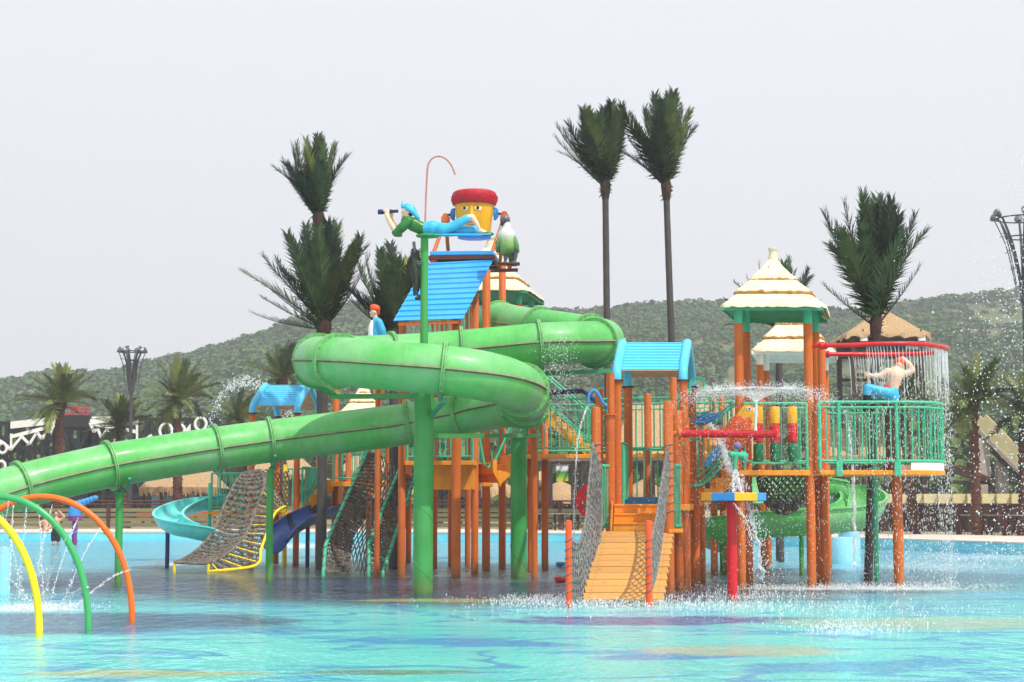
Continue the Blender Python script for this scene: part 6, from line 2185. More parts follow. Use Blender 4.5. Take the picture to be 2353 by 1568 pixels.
# ================================================================ FOREGROUND HOOPS
for (pxb, pyb, pxc, top, mat, rr, lab) in ((97, 1452, -128, None, 'yellow', 0.047, 'yellow water hoop nearest the camera at the left edge'),
                                           (210, 1443, -8, 1143, 'hoop_green', 0.045, 'green water hoop between the yellow and orange hoops'),
                                           (310, 1420, 96, 1143, 'hoop_orange', 0.044, 'orange water hoop, farthest right of the three hoops')):
    g = G(pxb, pyb)
    Y = g.y
    hw = g.x - X(pxc, Y)
    zt = 1.70
    t = thing('water_hoop', lab, 'water hoop', (X(pxc, Y), Y, FLOOR_Z), 'water hoops')
    pts = []
    for i in range(49):
        a = PI * i / 48
        pts.append((X(pxc, Y) + math.cos(a) * hw * (0.97 if 0 < i < 48 else 0.97), Y, FLOOR_Z + (zt - FLOOR_Z) * math.sin(a) ** 0.92))
    obj('pipe', MB().tube(pts, rr, 14), M[mat], t)
    nz = MB()
    for i in range(4, 46, 4):
        a = PI * i / 48
        c = Vector(pts[i])
        d = Vector((-math.cos(a), 0, -math.sin(a)))
        nz.cyl(c + d * (rr - 0.004), c + d * (rr + 0.014), 0.012, n=8)
    obj('nozzles', nz, M['steel'], t, kind='stuff')
g = G(6, 1366)
t = thing('water_post', 'pale blue round post in the pool behind the yellow hoop', 'post', (g.x, g.y, FLOOR_Z))
obj('shaft', MB().lathe((g.x, g.y, 0), [(0.12, FLOOR_Z), (0.12, 0.72), (0.10, 0.80), (0.03, 0.84)], 20), M['pale_blue'], t)

# blue and purple water toy
g = G(171, 1248)
t = thing('water_toy', 'purple water toy with blue wavy leaf top in the pool', 'water toy', (g.x, g.y, FLOOR_Z))
Yt = g.y
purp = paint('toy_purple', srgb(120, 50, 116), 0.4, 0.2)
obj('post', MB().cyl((g.x, Yt, FLOOR_Z), (g.x, Yt, Z(1198, Yt)), 0.10, n=18), purp, t)
pts = []
for i in range(40):
    a = i * 0.25
    pts.append((g.x + math.cos(a) * 0.105, Yt + math.sin(a) * 0.105, lerp(0.05, Z(1204, Yt), i / 39)))
obj('stripe', MB().tube(pts, 0.03, 6), M['blue_mid'], t)
obj('collar', MB().lathe((g.x, Yt, 0), [(0.12, Z(1198, Yt)), (0.27, Z(1197, Yt)), (0.28, Z(1186, Yt)), (0.12, Z(1184, Yt))], 22), purp, t)
m = MB()
m.tube([P(171, 1186, Yt), P(172, 1172, Yt), P(176, 1158, Yt)], [0.26, 0.24, 0.2], 14)
for i in range(6):
    m.ball(P(176 + i * 8.6, 1160 - i * 3.2, Yt), (0.17 - 0.012 * i, 0.16, 0.15 - 0.012 * i), 12, 8)
obj('leaf_top', m, M['blue_mid'], t)

# ================================================================ BACKGROUND BUILDINGS AND BANK
def rail_fence(label, pts, zb, zt, nslat, post_gap, mat_slat='slat', mat_post='maroon', mesh_wire=False, group=None):
    pts = [Vector((q[0], q[1], 0)) for q in pts]
    t = thing('fence', label, 'fence', (pts[0].x, pts[0].y, zb), group)
    for i, (a, b) in enumerate(zip(pts, pts[1:])):
        L = (b - a).length
        k = max(1, round(L / post_gap))
        for j in range(k):
            q0, q1 = a.lerp(b, j / k), a.lerp(b, (j + 1) / k)
            pm_ = MB().box((q0.x, q0.y, (zb + zt) / 2), (0.14, 0.14, zt - zb))
            obj('post', pm_, M[mat_post], t, smooth=False)
            for s in range(nslat):
                z = lerp(zb + 0.12, zt - 0.32, (s + 0.5) / nslat)
                sm = MB().beam(Vector((q0.x, q0.y, z)) + (q1 - q0) * 0.03, Vector((q1.x, q1.y, z)) - (q1 - q0) * 0.03, 0.03, (zt - zb - 0.44) / nslat * 0.72)
                obj('slat', sm, M[mat_slat], t, smooth=False)
            rm_ = MB()
            for z in (zt, zt - 0.16):
                rm_.cyl(Vector((q0.x, q0.y - 0.06, z)), Vector((q1.x, q1.y - 0.06, z)), 0.035, n=8)
            obj('rail', rm_, M[mat_post], t)
            if mesh_wire:
                wm = MB()
                kk = int((q1 - q0).length / 0.16)
                for w in range(1, kk):
                    c = q0.lerp(q1, w / kk)
                    wm.cyl((c.x, c.y, zb + 0.05), (c.x, c.y, zt - 0.16), 0.010, n=4)
                for w in range(1, 7):
                    z = lerp(zb + 0.05, zt - 0.16, w / 7)
                    wm.cyl((q0.x, q0.y, z), (q1.x, q1.y, z), 0.010, n=4)
                obj('wire_mesh', wm, M[mat_post], t, kind='stuff')
    return t
rail_fence('long timber slat fence with maroon rails on the left pool bank', [xy(-260, 84), xy(-60, 84), xy(250, 84.5), xy(560, 85), xy(730, 85)], 0.25, 1.62, 4, 3.2, group='bank fences')
rail_fence('timber slat fence on the far bank seen between the central posts', [xy(930, 84), xy(1160, 82), xy(1420, 78)], 0.25, 1.62, 4, 3.0, group='bank fences')
rail_fence('dark wire mesh fence with maroon rails on the right pool bank', [xy(1560, 78), xy(1800, 74.5), xy(2020, 70.5), xy(2200, 67), xy(2420, 63), xy(2700, 57)], 0.25, 1.50, 0, 2.4, mesh_wire=True, group='bank fences')

def straw_umbrella(label, px, Y, py_eave, py_top, wpx):
    x = X(px, Y)
    r = wpx / 2 * Y / F
    t = thing('straw_parasol', label, 'parasol', (x, Y, 0.25), 'straw parasols on the far bank')
    ze_, zt_ = Z(py_eave, Y), Z(py_top, Y)
    g = random.Random(px)
    NS = 40
    rings = []
    for (f, h) in ((0.03, 1.0), (0.25, 0.82), (0.55, 0.55), (0.8, 0.28), (1.0, 0.0)):
        rings.append([(x + math.cos(2 * PI * k / NS) * r * f, Y + math.sin(2 * PI * k / NS) * r * f, lerp(ze_, zt_, h) + g.uniform(-0.02, 0.02)) for k in range(NS)])
    rings.append([(x + math.cos(2 * PI * k / NS) * r * 1.02, Y + math.sin(2 * PI * k / NS) * r * 1.02, ze_ - g.uniform(0.15, 0.42)) for k in range(NS)])
    rings.append([(x + math.cos(2 * PI * k / NS) * r * 0.9, Y + math.sin(2 * PI * k / NS) * r * 0.9, ze_ + 0.02) for k in range(NS)])
    m = MB()
    m.add([q for rg in rings for q in rg], [(i * NS + k, i * NS + (k + 1) % NS, (i + 1) * NS + (k + 1) % NS, (i + 1) * NS + k) for i in range(len(rings) - 1) for k in range(NS)])
    obj('thatch', m, M['straw'], t, angle=60)
    obj('pole', MB().cyl((x, Y, 0.25), (x, Y, zt_ - 0.1), 0.06, n=10), M['dark_wood'], t)
straw_umbrella('straw parasol at the left edge above the tube slide end', 22, 96, 1104, 1074, 120)
straw_umbrella('straw parasol in front of the dark pergola, left of the red play wheel', 1288, 92, 1146, 1106, 150)
straw_umbrella('straw parasol seen between the posts below the central deck', 1122, 94, 1128, 1092, 130)
straw_umbrella('straw parasol seen under the front hood tower', 1480, 90, 1138, 1102, 120)
straw_umbrella('straw parasol behind the net beside the central column', 905, 95, 1130, 1096, 140)
straw_umbrella('straw parasol behind the left climbing net', 720, 97, 1120, 1088, 140)

def thatch_house(label, px0, px1, Y, depth, py_eave, py_ridge, wall=None, posts=5, name='thatched_shelter', ridge_in=0.25, base=0.25, fringe=0.3):
    x0, x1 = X(px0, Y), X(px1, Y)
    t = thing(name, label, 'shelter', ((x0 + x1) / 2, Y, base), 'thatched shelters on the far bank')
    ze_, zr_ = Z(py_eave, Y), Z(py_ridge, Y + depth / 2)
    g = random.Random(px0)
    m = MB()
    W = x1 - x0
    NX = max(10, int(W / 0.25))
    def pt(u, side, v):
        # v 0 eave, 1 ridge
        rx0, rx1 = x0 + W * ridge_in * v, x1 - W * ridge_in * v
        y = lerp(Y if side == 0 else Y + depth, Y + depth / 2, v)
        return Vector((lerp(rx0, rx1, u), y, lerp(ze_, zr_, v) + g.uniform(-0.03, 0.03)))
    for side in (0, 1):
        m.grid(lambda u, v: pt(u, side, v), NX, 6)
    for sx_ in (0, 1):
        m.grid(lambda u, v: Vector((lerp(x0, x0 + W * ridge_in, v) if sx_ == 0 else lerp(x1, x1 - W * ridge_in, v), lerp(lerp(Y, Y + depth, u), Y + depth / 2, v), lerp(ze_, zr_, v))), 10, 6)
    # hanging fringe
    for k in range(NX * 2):
        xx = lerp(x0, x1, k / (NX * 2))
        w_ = W / NX / 2 * 1.2
        l = g.uniform(0.5, 1.1) * fringe
        m.add([(xx, Y - 0.01, ze_ + 0.05), (xx + w_, Y - 0.01, ze_ + 0.05), (xx + w_ * g.uniform(0.5, 1), Y + 0.02, ze_ - l), (xx + w_ * g.uniform(0, 0.4), Y + 0.02, ze_ - l * g.uniform(0.7, 1))], [(0, 1, 2, 3)])
    obj('roof', m, M['straw'], t, angle=60)
    for i in range(posts):
        xx = lerp(x0 + 0.2, x1 - 0.2, i / max(1, posts - 1))
        obj('post', MB().cyl((xx, Y + 0.35, base), (xx, Y + 0.35, ze_ + 0.1), 0.09, n=10), M['dark_wood'], t)
        obj('post', MB().cyl((xx, Y + depth - 0.35, base), (xx, Y + depth - 0.35, ze_ + 0.1), 0.09, n=10), M['dark_wood'], t)
    return t, x0, x1, ze_

tb, x0, x1, ze_ = thatch_house('long thatched beach bar with blue mural behind the left fence', 318, 500, 96, 4.0, 1122, 1064, posts=5, fringe=0.45)
n = NT('beach_mural')
p = n.pos()
mc = n.ramp(n.noise(n.mapping(p, (0.6, 1, 1.2)), 1.0, 4, 0.6), [(0.35, srgb(70, 150, 206)), (0.5, srgb(120, 186, 222)), (0.68, srgb(226, 236, 240))])
M['mural'] = n.pbr(mc, 0.7)
bevel(obj('mural_wall', MB().box(((x0 + x1) / 2, 98.6, 1.3), (x1 - x0 - 0.4, 0.12, 2.1)), M['mural'], tb), 0.01)
leafp = plain('mural_palm', srgb(52, 96, 62), 0.7)
for px in (312 + 30, 372, 430):
    c = P(px, 1133, 98.4)
    m = MB()
    for k in range(6):
        a = R(15 + 30 * k)
        e = c + Vector((math.cos(a) * 0.5, 0, math.sin(a) * 0.32))
        e2 = e + Vector((math.cos(a) * 0.15, 0, -0.15))
        m.add([c + Vector((0, 0, -0.04)), c + Vector((0, 0, 0.04)), e + Vector((0, 0, 0.06)), e2, e - Vector((0, 0, 0.06))], [(0, 4, 3, 2, 1)])
    m.add([c + Vector((-0.03, 0, 0)), c + Vector((0.03, 0, 0)), c + Vector((0.06, 0, -0.6)), c + Vector((-0.02, 0, -0.6))], [(0, 1, 2, 3)])
    obj('painted_palm', m, leafp, tb, smooth=False)
cnt = MB()
for i in range(5):
    cnt.box((lerp(x0 + 0.6, x1 - 0.6, i / 4), 95.2, 0.85), (0.9, 0.6, 0.5))
obj('chairs', cnt, paint('orange_chairs', srgb(222, 96, 40), 0.6, 0.2), tb)
thatch_house('broad straw-roofed hall behind the bridge railing', 1405, 1790, 90, 10.0, 1046, 930, posts=7, ridge_in=0.16, fringe=0.35)
thatch_house('straw-roofed shelter seen through the right platform railing', 1872, 2108, 80, 6.0, 1050, 985, posts=5, ridge_in=0.30, fringe=0.3)
thatch_house('small straw-roofed kiosk between the central posts', 1000, 1110, 92, 4, 1108, 1075, posts=3)
thatch_house('straw-roofed snack hut behind the left tower railing', 560, 720, 94, 4, 1092, 1050, posts=4)
thatch_house('straw-roofed snack hut behind the middle deck railing', 770, 900, 96, 4, 1085, 1048, posts=4)
thatch_house('straw-roofed kiosk left of the dark pergola', 1205, 1262, 90, 3, 1106, 1084, posts=2)

# tower pavilion with thatched roof on the right
tw = thing('tower_pavilion', 'dark timber lookout tower with thatched roof behind the large right palm', 'lookout tower', (X(2050, 82), 82, 0.25))
xa, xb, Yw = X(1953, 80), X(2146, 80), 80.0
ze_, zt_ = Z(766, Yw), Z(716, Yw + 2)
dpt = 4.2
m = MB()
rg0 = [(xa, Yw), (xb, Yw), (xb, Yw + dpt), (xa, Yw + dpt)]
xc = (xa + xb) / 2 + 0.2
g = random.Random(77)
NS = 16
out, rid = [], []
for i in range(4):
    a, b = rg0[i], rg0[(i + 1) % 4]
    for k in range(NS):
        q_ = (lerp(a[0], b[0], k / NS), lerp(a[1], b[1], k / NS))
        out.append(q_)
lv = []
for f, h in ((1.02, -0.22), (1.0, 0.0), (0.75, 0.24), (0.45, 0.6), (0.16, 0.95), (0.06, 1.0)):
    lv.append([(xc + (q_[0] - xc) * f, Yw + dpt / 2 + (q_[1] - Yw - dpt / 2) * f, (lerp(ze_, zt_, h) if h >= 0 else ze_ - g.uniform(0.1, 0.35)) + g.uniform(-0.03, 0.03)) for q_ in out])
k4 = 4 * NS
m.add([q_ for l in lv for q_ in l], [(i * k4 + k, i * k4 + (k + 1) % k4, (i + 1) * k4 + (k + 1) % k4, (i + 1) * k4 + k) for i in range(len(lv) - 1) for k in range(k4)] + [tuple((len(lv) - 1) * k4 + k for k in range(k4))])
obj('roof', m, M['straw'], tw, angle=50)
for (xx, yy) in ((xa + 0.35, Yw + 0.3), (xb - 0.35, Yw + 0.3), (xa + 0.35, Yw + dpt - 0.3), (xb - 0.35, Yw + dpt - 0.3)):
    obj('post', MB().box((xx, yy, (ze_ + 0.25) / 2), (0.22, 0.22, ze_ - 0.15)), M['dark_wood'], tw, smooth=False)
m = MB()
for zz in (ze_ - 0.25, ze_ - 0.8, ze_ - 1.9, ze_ - 3.0):
    m.beam((xa + 0.3, Yw + 0.3, zz), (xb - 0.3, Yw + 0.3, zz), 0.12, 0.14)
    m.beam((xa + 0.3, Yw + dpt - 0.3, zz), (xb - 0.3, Yw + dpt - 0.3, zz), 0.12, 0.14)
m.beam((xa + 0.35, Yw + 0.3, ze_ - 3.0), (xc, Yw + 0.3, ze_ - 0.8), 0.08, 0.1)
m.beam((xb - 0.35, Yw + 0.3, ze_ - 3.0), (xc, Yw + 0.3, ze_ - 0.8), 0.08, 0.1)
obj('braces', m, M['dark_wood'], tw, smooth=False)
obj('floor', MB().box((xc - 0.2, Yw + dpt / 2, ze_ - 3.05), (xb - xa - 0.3, dpt, 0.15)), M['dark_wood'], tw, smooth=False)
obj('wall', MB().box((xc - 0.2, Yw + dpt - 0.4, ze_ - 0.45), (xb - xa - 0.9, 0.1, 0.9)), M['dark_wood'], tw, smooth=False)  # dark board added for the darkness under the open roof
for px in (1985, 2118):
    c = P(px, 776, Yw + 0.1)
    fo_ = bevel(obj('floodlight', MB().box(c, (0.34, 0.2, 0.34)), M['white'], tw), 0.02)
    obj('bracket', MB().cyl(c + Vector((0, 0, 0.17)), c + Vector((0, 0.15, 0.4)), 0.03), M['black'], fo_)

# dark pergola behind the wheel
pg_ = thing('pergola', 'dark timber pergola frame on the bank between the central posts', 'pergola', (X(1300, 82), 82, 0.25))
Yp = 82.0
for px in (1232, 1264, 1318, 1346, 1440, 1525):
    obj('post', MB().box((X(px, Yp), Yp, (Z(1058, Yp) + 0.25) / 2), (0.24, 0.24, Z(1058, Yp) - 0.25)), M['dark_wood'], pg_, smooth=False)
obj('beam', MB().box((X(1380, Yp), Yp, Z(1057, Yp)), (X(1540, Yp) - X(1215, Yp), 0.26, 0.32)), M['dark_wood'], pg_, smooth=False)
for i in range(16):
    xx = lerp(X(1222, Yp), X(1532, Yp), i / 15)
    obj('rafter', MB().beam((xx, Yp - 0.8, Z(1057, Yp) + 0.24), (xx, Yp + 3.4, Z(1057, Yp) + 0.24), 0.08, 0.14), M['dark_wood'], pg_, smooth=False)
for px in (1250, 1330, 1500):
    obj('post', MB().box((X(px, Yp + 3), Yp + 3, 2.0), (0.22, 0.22, 3.4)), M['dark_wood'], pg_, smooth=False)
obj('beam', MB().box((X(1375, Yp + 3), Yp + 3, Z(1057, Yp)), (X(1540, Yp) - X(1215, Yp), 0.2, 0.26)), M['dark_wood'], pg_, smooth=False)
# banner
bn = thing('banner', 'white banner with green and yellow print hanging under the pergola', 'banner', tuple(P(1295, 1106, 84)))
c0, c1 = P(1278, 1070, 84), P(1306, 1106, 84)
n = NT('banner_print')
p = n.pos()
hz_ = n.node('ShaderNodeSeparateXYZ', {0: p}).outputs[2]
f_ = n.node('ShaderNodeMapRange', {0: n.math('ADD', hz_, n.math('MULTIPLY', n.noise(p, 3, 3), 0.3)), 1: c1.z, 2: c0.z + 0.2}).outputs[0]
bcx = n.ramp(f_, [(0.1, srgb(236, 226, 40)), (0.4, srgb(140, 196, 60)), (0.62, srgb(60, 140, 90)), (0.72, srgb(240, 240, 240))])
obj('cloth', MB().plate([c0, (c1.x, 84, c0.z), c1, (c0.x, 84, c1.z)], (0, 0.02, 0)), n.pbr(bcx, 0.7), bn, smooth=False)
obj('rod', MB().cyl(c0 + Vector((-0.1, 0, 0.03)), Vector((c1.x + 0.1, 84, c0.z + 0.03)), 0.025), M['steel'], bn)

# concrete flume on the right
fl_ = thing('flume_ramp', 'cream concrete flume descending behind the right palms', 'flume', (X(2310, 90), 90, 0.25))
a, b = P(2248, 975, 90), P(2420, 1150, 88)
m = MB()
for o in (-0.6, 0.6):
    m.beam(a + Vector((0, o, 0.2)), b + Vector((0, o, 0.2)), 0.12, 0.75)
obj('side_wall', m, M['cream_wall'], fl_, smooth=False)
obj('channel', MB().beam(a + Vector((0, 0, -0.2)), b + Vector((0, 0, -0.2)), 1.2, 0.14), M['concrete'], fl_, smooth=False)
obj('girder', MB().beam(a + Vector((0, 0, -0.5)), b + Vector((0, 0, -0.5)), 0.5, 0.35), M['dark_wood'], fl_, smooth=False)
for px in (2262, 2303):
    xx = X(px, 89.6)
    t_ = (xx - a.x) / (b.x - a.x)
    zt2 = lerp(a.z, b.z, t_) - 0.6
    obj('pier', MB().box((xx, 89.6, (zt2 + 0.25) / 2), (0.55, 0.55, zt2 - 0.25)), M['concrete'], fl_, smooth=False)
wl = thing('bank_wall', 'low cream block wall behind the right wire fence', 'wall', (X(2200, 78), 78, 0.25))
for i in range(18):
    xx0, xx1 = lerp(X(1990, 80), X(2600, 76), i / 18), lerp(X(1990, 80), X(2600, 76), (i + 1) / 18)
    yy = lerp(80, 76, (i + 0.5) / 18)
    obj('panel', MB().box(((xx0 + xx1) / 2, yy, 1.72), (xx1 - xx0 - 0.03, 0.25, 0.44)), M['cream_wall'], wl, smooth=False)
    obj('plinth', MB().box(((xx0 + xx1) / 2, yy + 0.04, 0.87), (xx1 - xx0, 0.2, 1.24)), M['dark_wood'], wl, smooth=False)
for i in range(10):
    xx = lerp(X(1560, 82), X(1980, 80), (i + 0.5) / 10)
    obj('panel', MB().box((xx, 81, 0.75), (X(1980, 80) / 10 - X(1560, 82) / 10 - 0.03, 0.25, 0.9)), M['cream_wall'], wl, smooth=False)
sh2 = thing('timber_shed', 'small dark timber shed with reddish sloping roof behind the right palm', 'shed', (X(2235, 86), 86, 0.25))
m = MB()
m.plate([P(2170, 1078, 86), P(2205, 1068, 86), P(2290, 1103, 86), P(2288, 1110, 86), P(2205, 1076, 86)], (0, 3, 0))
obj('roof', m, M['maroon'], sh2, smooth=False)
for px in (2182, 2230, 2276):
    obj('post', MB().box((X(px, 86.4), 86.4, 1.4), (0.16, 0.16, 2.3)), M['dark_wood'], sh2, smooth=False)
obj('beam', MB().beam(P(2178, 1108, 86.3), P(2282, 1110, 86.3), 0.12, 0.16), M['dark_wood'], sh2, smooth=False)

# timber loungers / tables on the bank, seen below the decks
for i, (px, Y) in enumerate(((1265, 76), (1300, 77), (1338, 76), (1395, 75.5), (2230, 69), (2300, 68), (2340, 67))):
    x = X(px, Y)
    t = thing('picnic_table', ('slatted timber picnic table on the far bank, %s table from the left' % ('first', 'second', 'third', 'fourth', 'fifth', 'sixth', 'seventh')[i]), 'table', (x, Y, 0.345), 'picnic tables on the bank')
    for k in range(4):
        obj('slat', MB().box((x, Y - 0.3 + 0.2 * k, 1.07), (1.3, 0.16, 0.04)), M['slat'], t, smooth=False)
    for sx_ in (-0.5, 0.5):
        m = MB()
        m.beam((x + sx_, Y - 0.5, 0.26), (x + sx_, Y + 0.2, 1.05), 0.06, 0.08)
        m.beam((x + sx_ + 0.05, Y + 0.5, 0.26), (x + sx_ + 0.05, Y - 0.2, 1.05), 0.06, 0.08)
        obj('leg', m, M['dark_wood'], t, smooth=False)

# ---------------------------------------------------------------- stage truss on the left
Ys = 118.0
def S(x, y, dY=0.0):
    """point from the left-hand crop (4.414 px per photo unit) on the stage front"""
    return P(x / 4.414, 770 + y / 4.414, Ys + dY)
stg = thing('stage', 'open-air stage of black trusses with white zigzag trim at the far left', 'stage', (X(150, Ys), Ys, 0.25))
def strip(pts, wd, name, mat, th=0.12, dY=-0.3):
    m = MB()
    for (a, b) in zip(pts, pts[1:]):
        m.beam(S(*a, dY), S(*b, dY), th, wd)
    return obj(name, m, M[mat], stg, smooth=False)
def panel(poly, name, mat, th=0.2, dY=-0.35):
    return obj(name, MB().plate([S(*q_, dY) for q_ in poly], (0, th, 0)), M[mat], stg, smooth=False)
panel([(105, 880), (555, 828), (555, 903), (105, 950)], 'fascia', 'white')
panel([(905, 880), (935, 828), (1400, 828), (1400, 918), (960, 890)], 'fascia', 'white')
strip([(105, 1035), (550, 920)], 0.24, 'trim', 'white')
strip([(115, 1000), (115, 1170)], 0.22, 'trim', 'white')
strip([(-60, 1040), (30, 1090), (110, 1165), (220, 1030), (300, 1108), (375, 988), (430, 1055), (476, 958), (512, 992), (552, 905)], 0.17, 'trim', 'white', 0.14, -0.45)
strip([(930, 900), (1400, 985)], 0.24, 'trim', 'white')
strip([(912, 890), (955, 985), (988, 945), (1030, 1045), (1085, 962), (1155, 1082), (1215, 1030), (1330, 1110)], 0.17, 'trim', 'white', 0.14, -0.45)
strip([(1390, 830), (1390, 1120)], 0.2, 'trim', 'white')
panel([(1410, 1090), (1530, 1002), (1562, 1080)], 'trim_triangle', 'white')
panel([(1860, 985), (1930, 900), (1930, 1010)], 'trim_triangle', 'white')
for (cx, cy, r) in ((1682, 975, 62), (1826, 965, 44), (2035, 905, 56), (25, 1150, 42), (10, 1330, 42)):
    c = S(cx, cy, -0.5)
    rr = r / 4.414 * Ys / F
    m = MB().tube([c + Vector((math.cos(a), 0, math.sin(a) * 1.15)) * rr for a in [2 * PI * i / 28 for i in range(28)]], 0.10, 8, closed=True)
    obj('trim_ring', m, M['white'], stg)
panel([(640, 818), (908, 822), (908, 935), (640, 935)], 'header', 'black', 0.6)
panel([(780, 945), (1205, 945), (1205, 1420), (780, 1420)], 'screen', 'black', 0.15, 0.6)
# truss bays: posts, chords and diagonals
def truss(x0, x1, ytop, nb):
    z0, zt2 = 0.25, S(0, ytop).z
    xa_, xb_ = S(x0, 900).x, S(x1, 900).x
    for i in range(nb + 1):
        x = lerp(xa_, xb_, i / nb)
        m = MB()
        for dy in (0, 1.2):
            m.box((x, Ys + dy, (z0 + zt2) / 2), (0.22, 0.2, zt2 - z0))
        obj('truss_post', m, M['black'], stg, smooth=False)
    for i in range(nb):
        xl, xr = lerp(xa_, xb_, i / nb), lerp(xa_, xb_, (i + 1) / nb)
        hs = 4
        for dy, flip in ((0, 0), (1.2, 1)):
            m = MB()
            for k in range(hs):
                za_, zb_ = lerp(z0, zt2, k / hs), lerp(z0, zt2, (k + 1) / hs)
                m.beam((xl, Ys + dy, zb_ - 0.08), (xr, Ys + dy, zb_ - 0.08), 0.12, 0.20)
                a_, b_ = ((xl, za_), (xr, zb_)) if (k + i + flip) % 2 else ((xr, za_), (xl, zb_))
                m.beam((a_[0], Ys + dy, a_[1]), (b_[0], Ys + dy, b_[1]), 0.10, 0.15)
            obj('truss_bay', m, M['black'], stg, smooth=False)
truss(-420, 560, 880, 8)
truss(560, 920, 935, 3)
truss(920, 2190, 842, 9)
# rooftop sign characters
signred = paint('sign_red', srgb(206, 44, 70), 0.5, 0.1)
for ch, cx in (('水', 600), ('上', 690), ('舞', 776), ('台', 868)):
    cu = bpy.data.curves.new('sign_character', 'FONT')
    cu.body = ch
    cu.size = 0.72
    cu.extrude = 0.05
    cu.align_x = 'CENTER'
    tmp = bpy.data.objects.new('tmp', cu)
    COL.objects.link(tmp)
    dg = bpy.context.evaluated_depsgraph_get()
    me = bpy.data.meshes.new_from_object(tmp.evaluated_get(dg))
    COL.objects.unlink(tmp)
    bpy.data.objects.remove(tmp)
    me.name = 'sign_character'
    me.materials.clear()
    me.materials.append(signred)
    c = S(cx, 805, -0.3)
    inst('sign_character', me, stg, c, (PI / 2, 0, 0))
obj('sign_rail', MB().beam(S(560, 820, -0.2), S(912, 820, -0.2), 0.1, 0.08), M['maroon'], stg, smooth=False)

# ---------------------------------------------------------------- floodlight masts
def mast(label, px, Y, py_top, py_neck, half, nh=6):
    x = X(px, Y)
    t = thing('light_mast', label, 'light mast', (x, Y, 0.25), 'flared floodlight masts')
    zt2, zn = Z(py_top, Y), Z(py_neck, Y)
    obj('shaft', MB().tube([(x, Y, 0.25), (x, Y, zn * 0.5), (x, Y, zn)], [0.12, 0.10, 0.09], 12), M['grey_mast'], t)
    R_ = half * Y / F
    for i in range(nh):
        a = 2 * PI * i / nh + 0.35
        d = Vector((math.cos(a), math.sin(a), 0))
        pts = [Vector((x, Y, zn - 0.25 * (zt2 - zn))) + d * 0.09, Vector((x, Y, zn)) + d * 0.12, Vector((x, Y, lerp(zn, zt2, 0.55))) + d * R_ * 0.36, Vector((x, Y, lerp(zn, zt2, 0.93))) + d * R_ * 0.72]
        m = MB().tube(catmull(pts, 5), [lerp(0.075, 0.045, k / 15) for k in range(16)], 8)
        m2 = [p_ + d * 0.22 for p_ in pts[1:]]
        m.tube(catmull(m2, 4), 0.022, 6)
        for k in range(1, 4):
            m.cyl(pts[1].lerp(pts[3], k / 4), m2[0].lerp(m2[2], k / 4), 0.016, n=5)
        ob = obj('arm', m, M['grey_mast'], t)
        c = Vector((x, Y, zt2 - 0.10)) + d * R_ * 0.86
        lm = MB()
        lm.lathe(c, [(0.07, -0.13), (0.14, 0.02), (0.17, 0.14), (0.14, 0.16), (0.04, 0.10)], 16, axis=(d.x, d.y, 0.5))
        obj('lamp_head', lm, M['steel'], t)
    m = MB()
    for (f, h) in ((0.78, 0.92), (0.5, 0.66)):
        m.tube([Vector((x + math.cos(a) * R_ * f, Y + math.sin(a) * R_ * f, lerp(zn, zt2, h))) for a in [2 * PI * k / 24 for k in range(24)]], 0.028, 6, closed=True)
    obj('ring', m, M['grey_mast'], t)
mast('flared floodlight mast between the far left palms', 297, 88, 802, 880, 30)
mast('tall flared floodlight mast cut by the right frame edge', 2366, 68, 490, 655, 76)

# ================================================================ FALLING WATER AND SPRAY
n = NT('spray_drops')
d1 = n.node('ShaderNodeBsdfPrincipled', {'Base Color': (0.90, 0.93, 0.95, 1), 'Roughness': 0.12})
t1 = n.node('ShaderNodeBsdfTransparent')
mx = n.node('ShaderNodeMixShader', {0: 0.62, 1: t1.outputs[0], 2: d1.outputs[0]})
n.t.links.new(mx.outputs[0], n.out.inputs[0])
M['drops'] = n.m
n = NT('falling_water')
p = n.pos()
nz = n.noise(n.mapping(p, (9, 9, 3)), 1.6, 5, 0.7)
al = n.ramp(nz, [(0.36, 0.10), (0.66, 0.85)])
d1 = n.node('ShaderNodeBsdfPrincipled', {'Base Color': (0.86, 0.9, 0.92, 1), 'Roughness': 0.15, 'Normal': n.bump(nz, 0.8, 0.03)})
t1 = n.node('ShaderNodeBsdfTransparent')
mx = n.node('ShaderNodeMixShader', {0: al, 1: t1.outputs[0], 2: d1.outputs[0]})
n.t.links.new(mx.outputs[0], n.out.inputs[0])
M['sheet'] = n.m

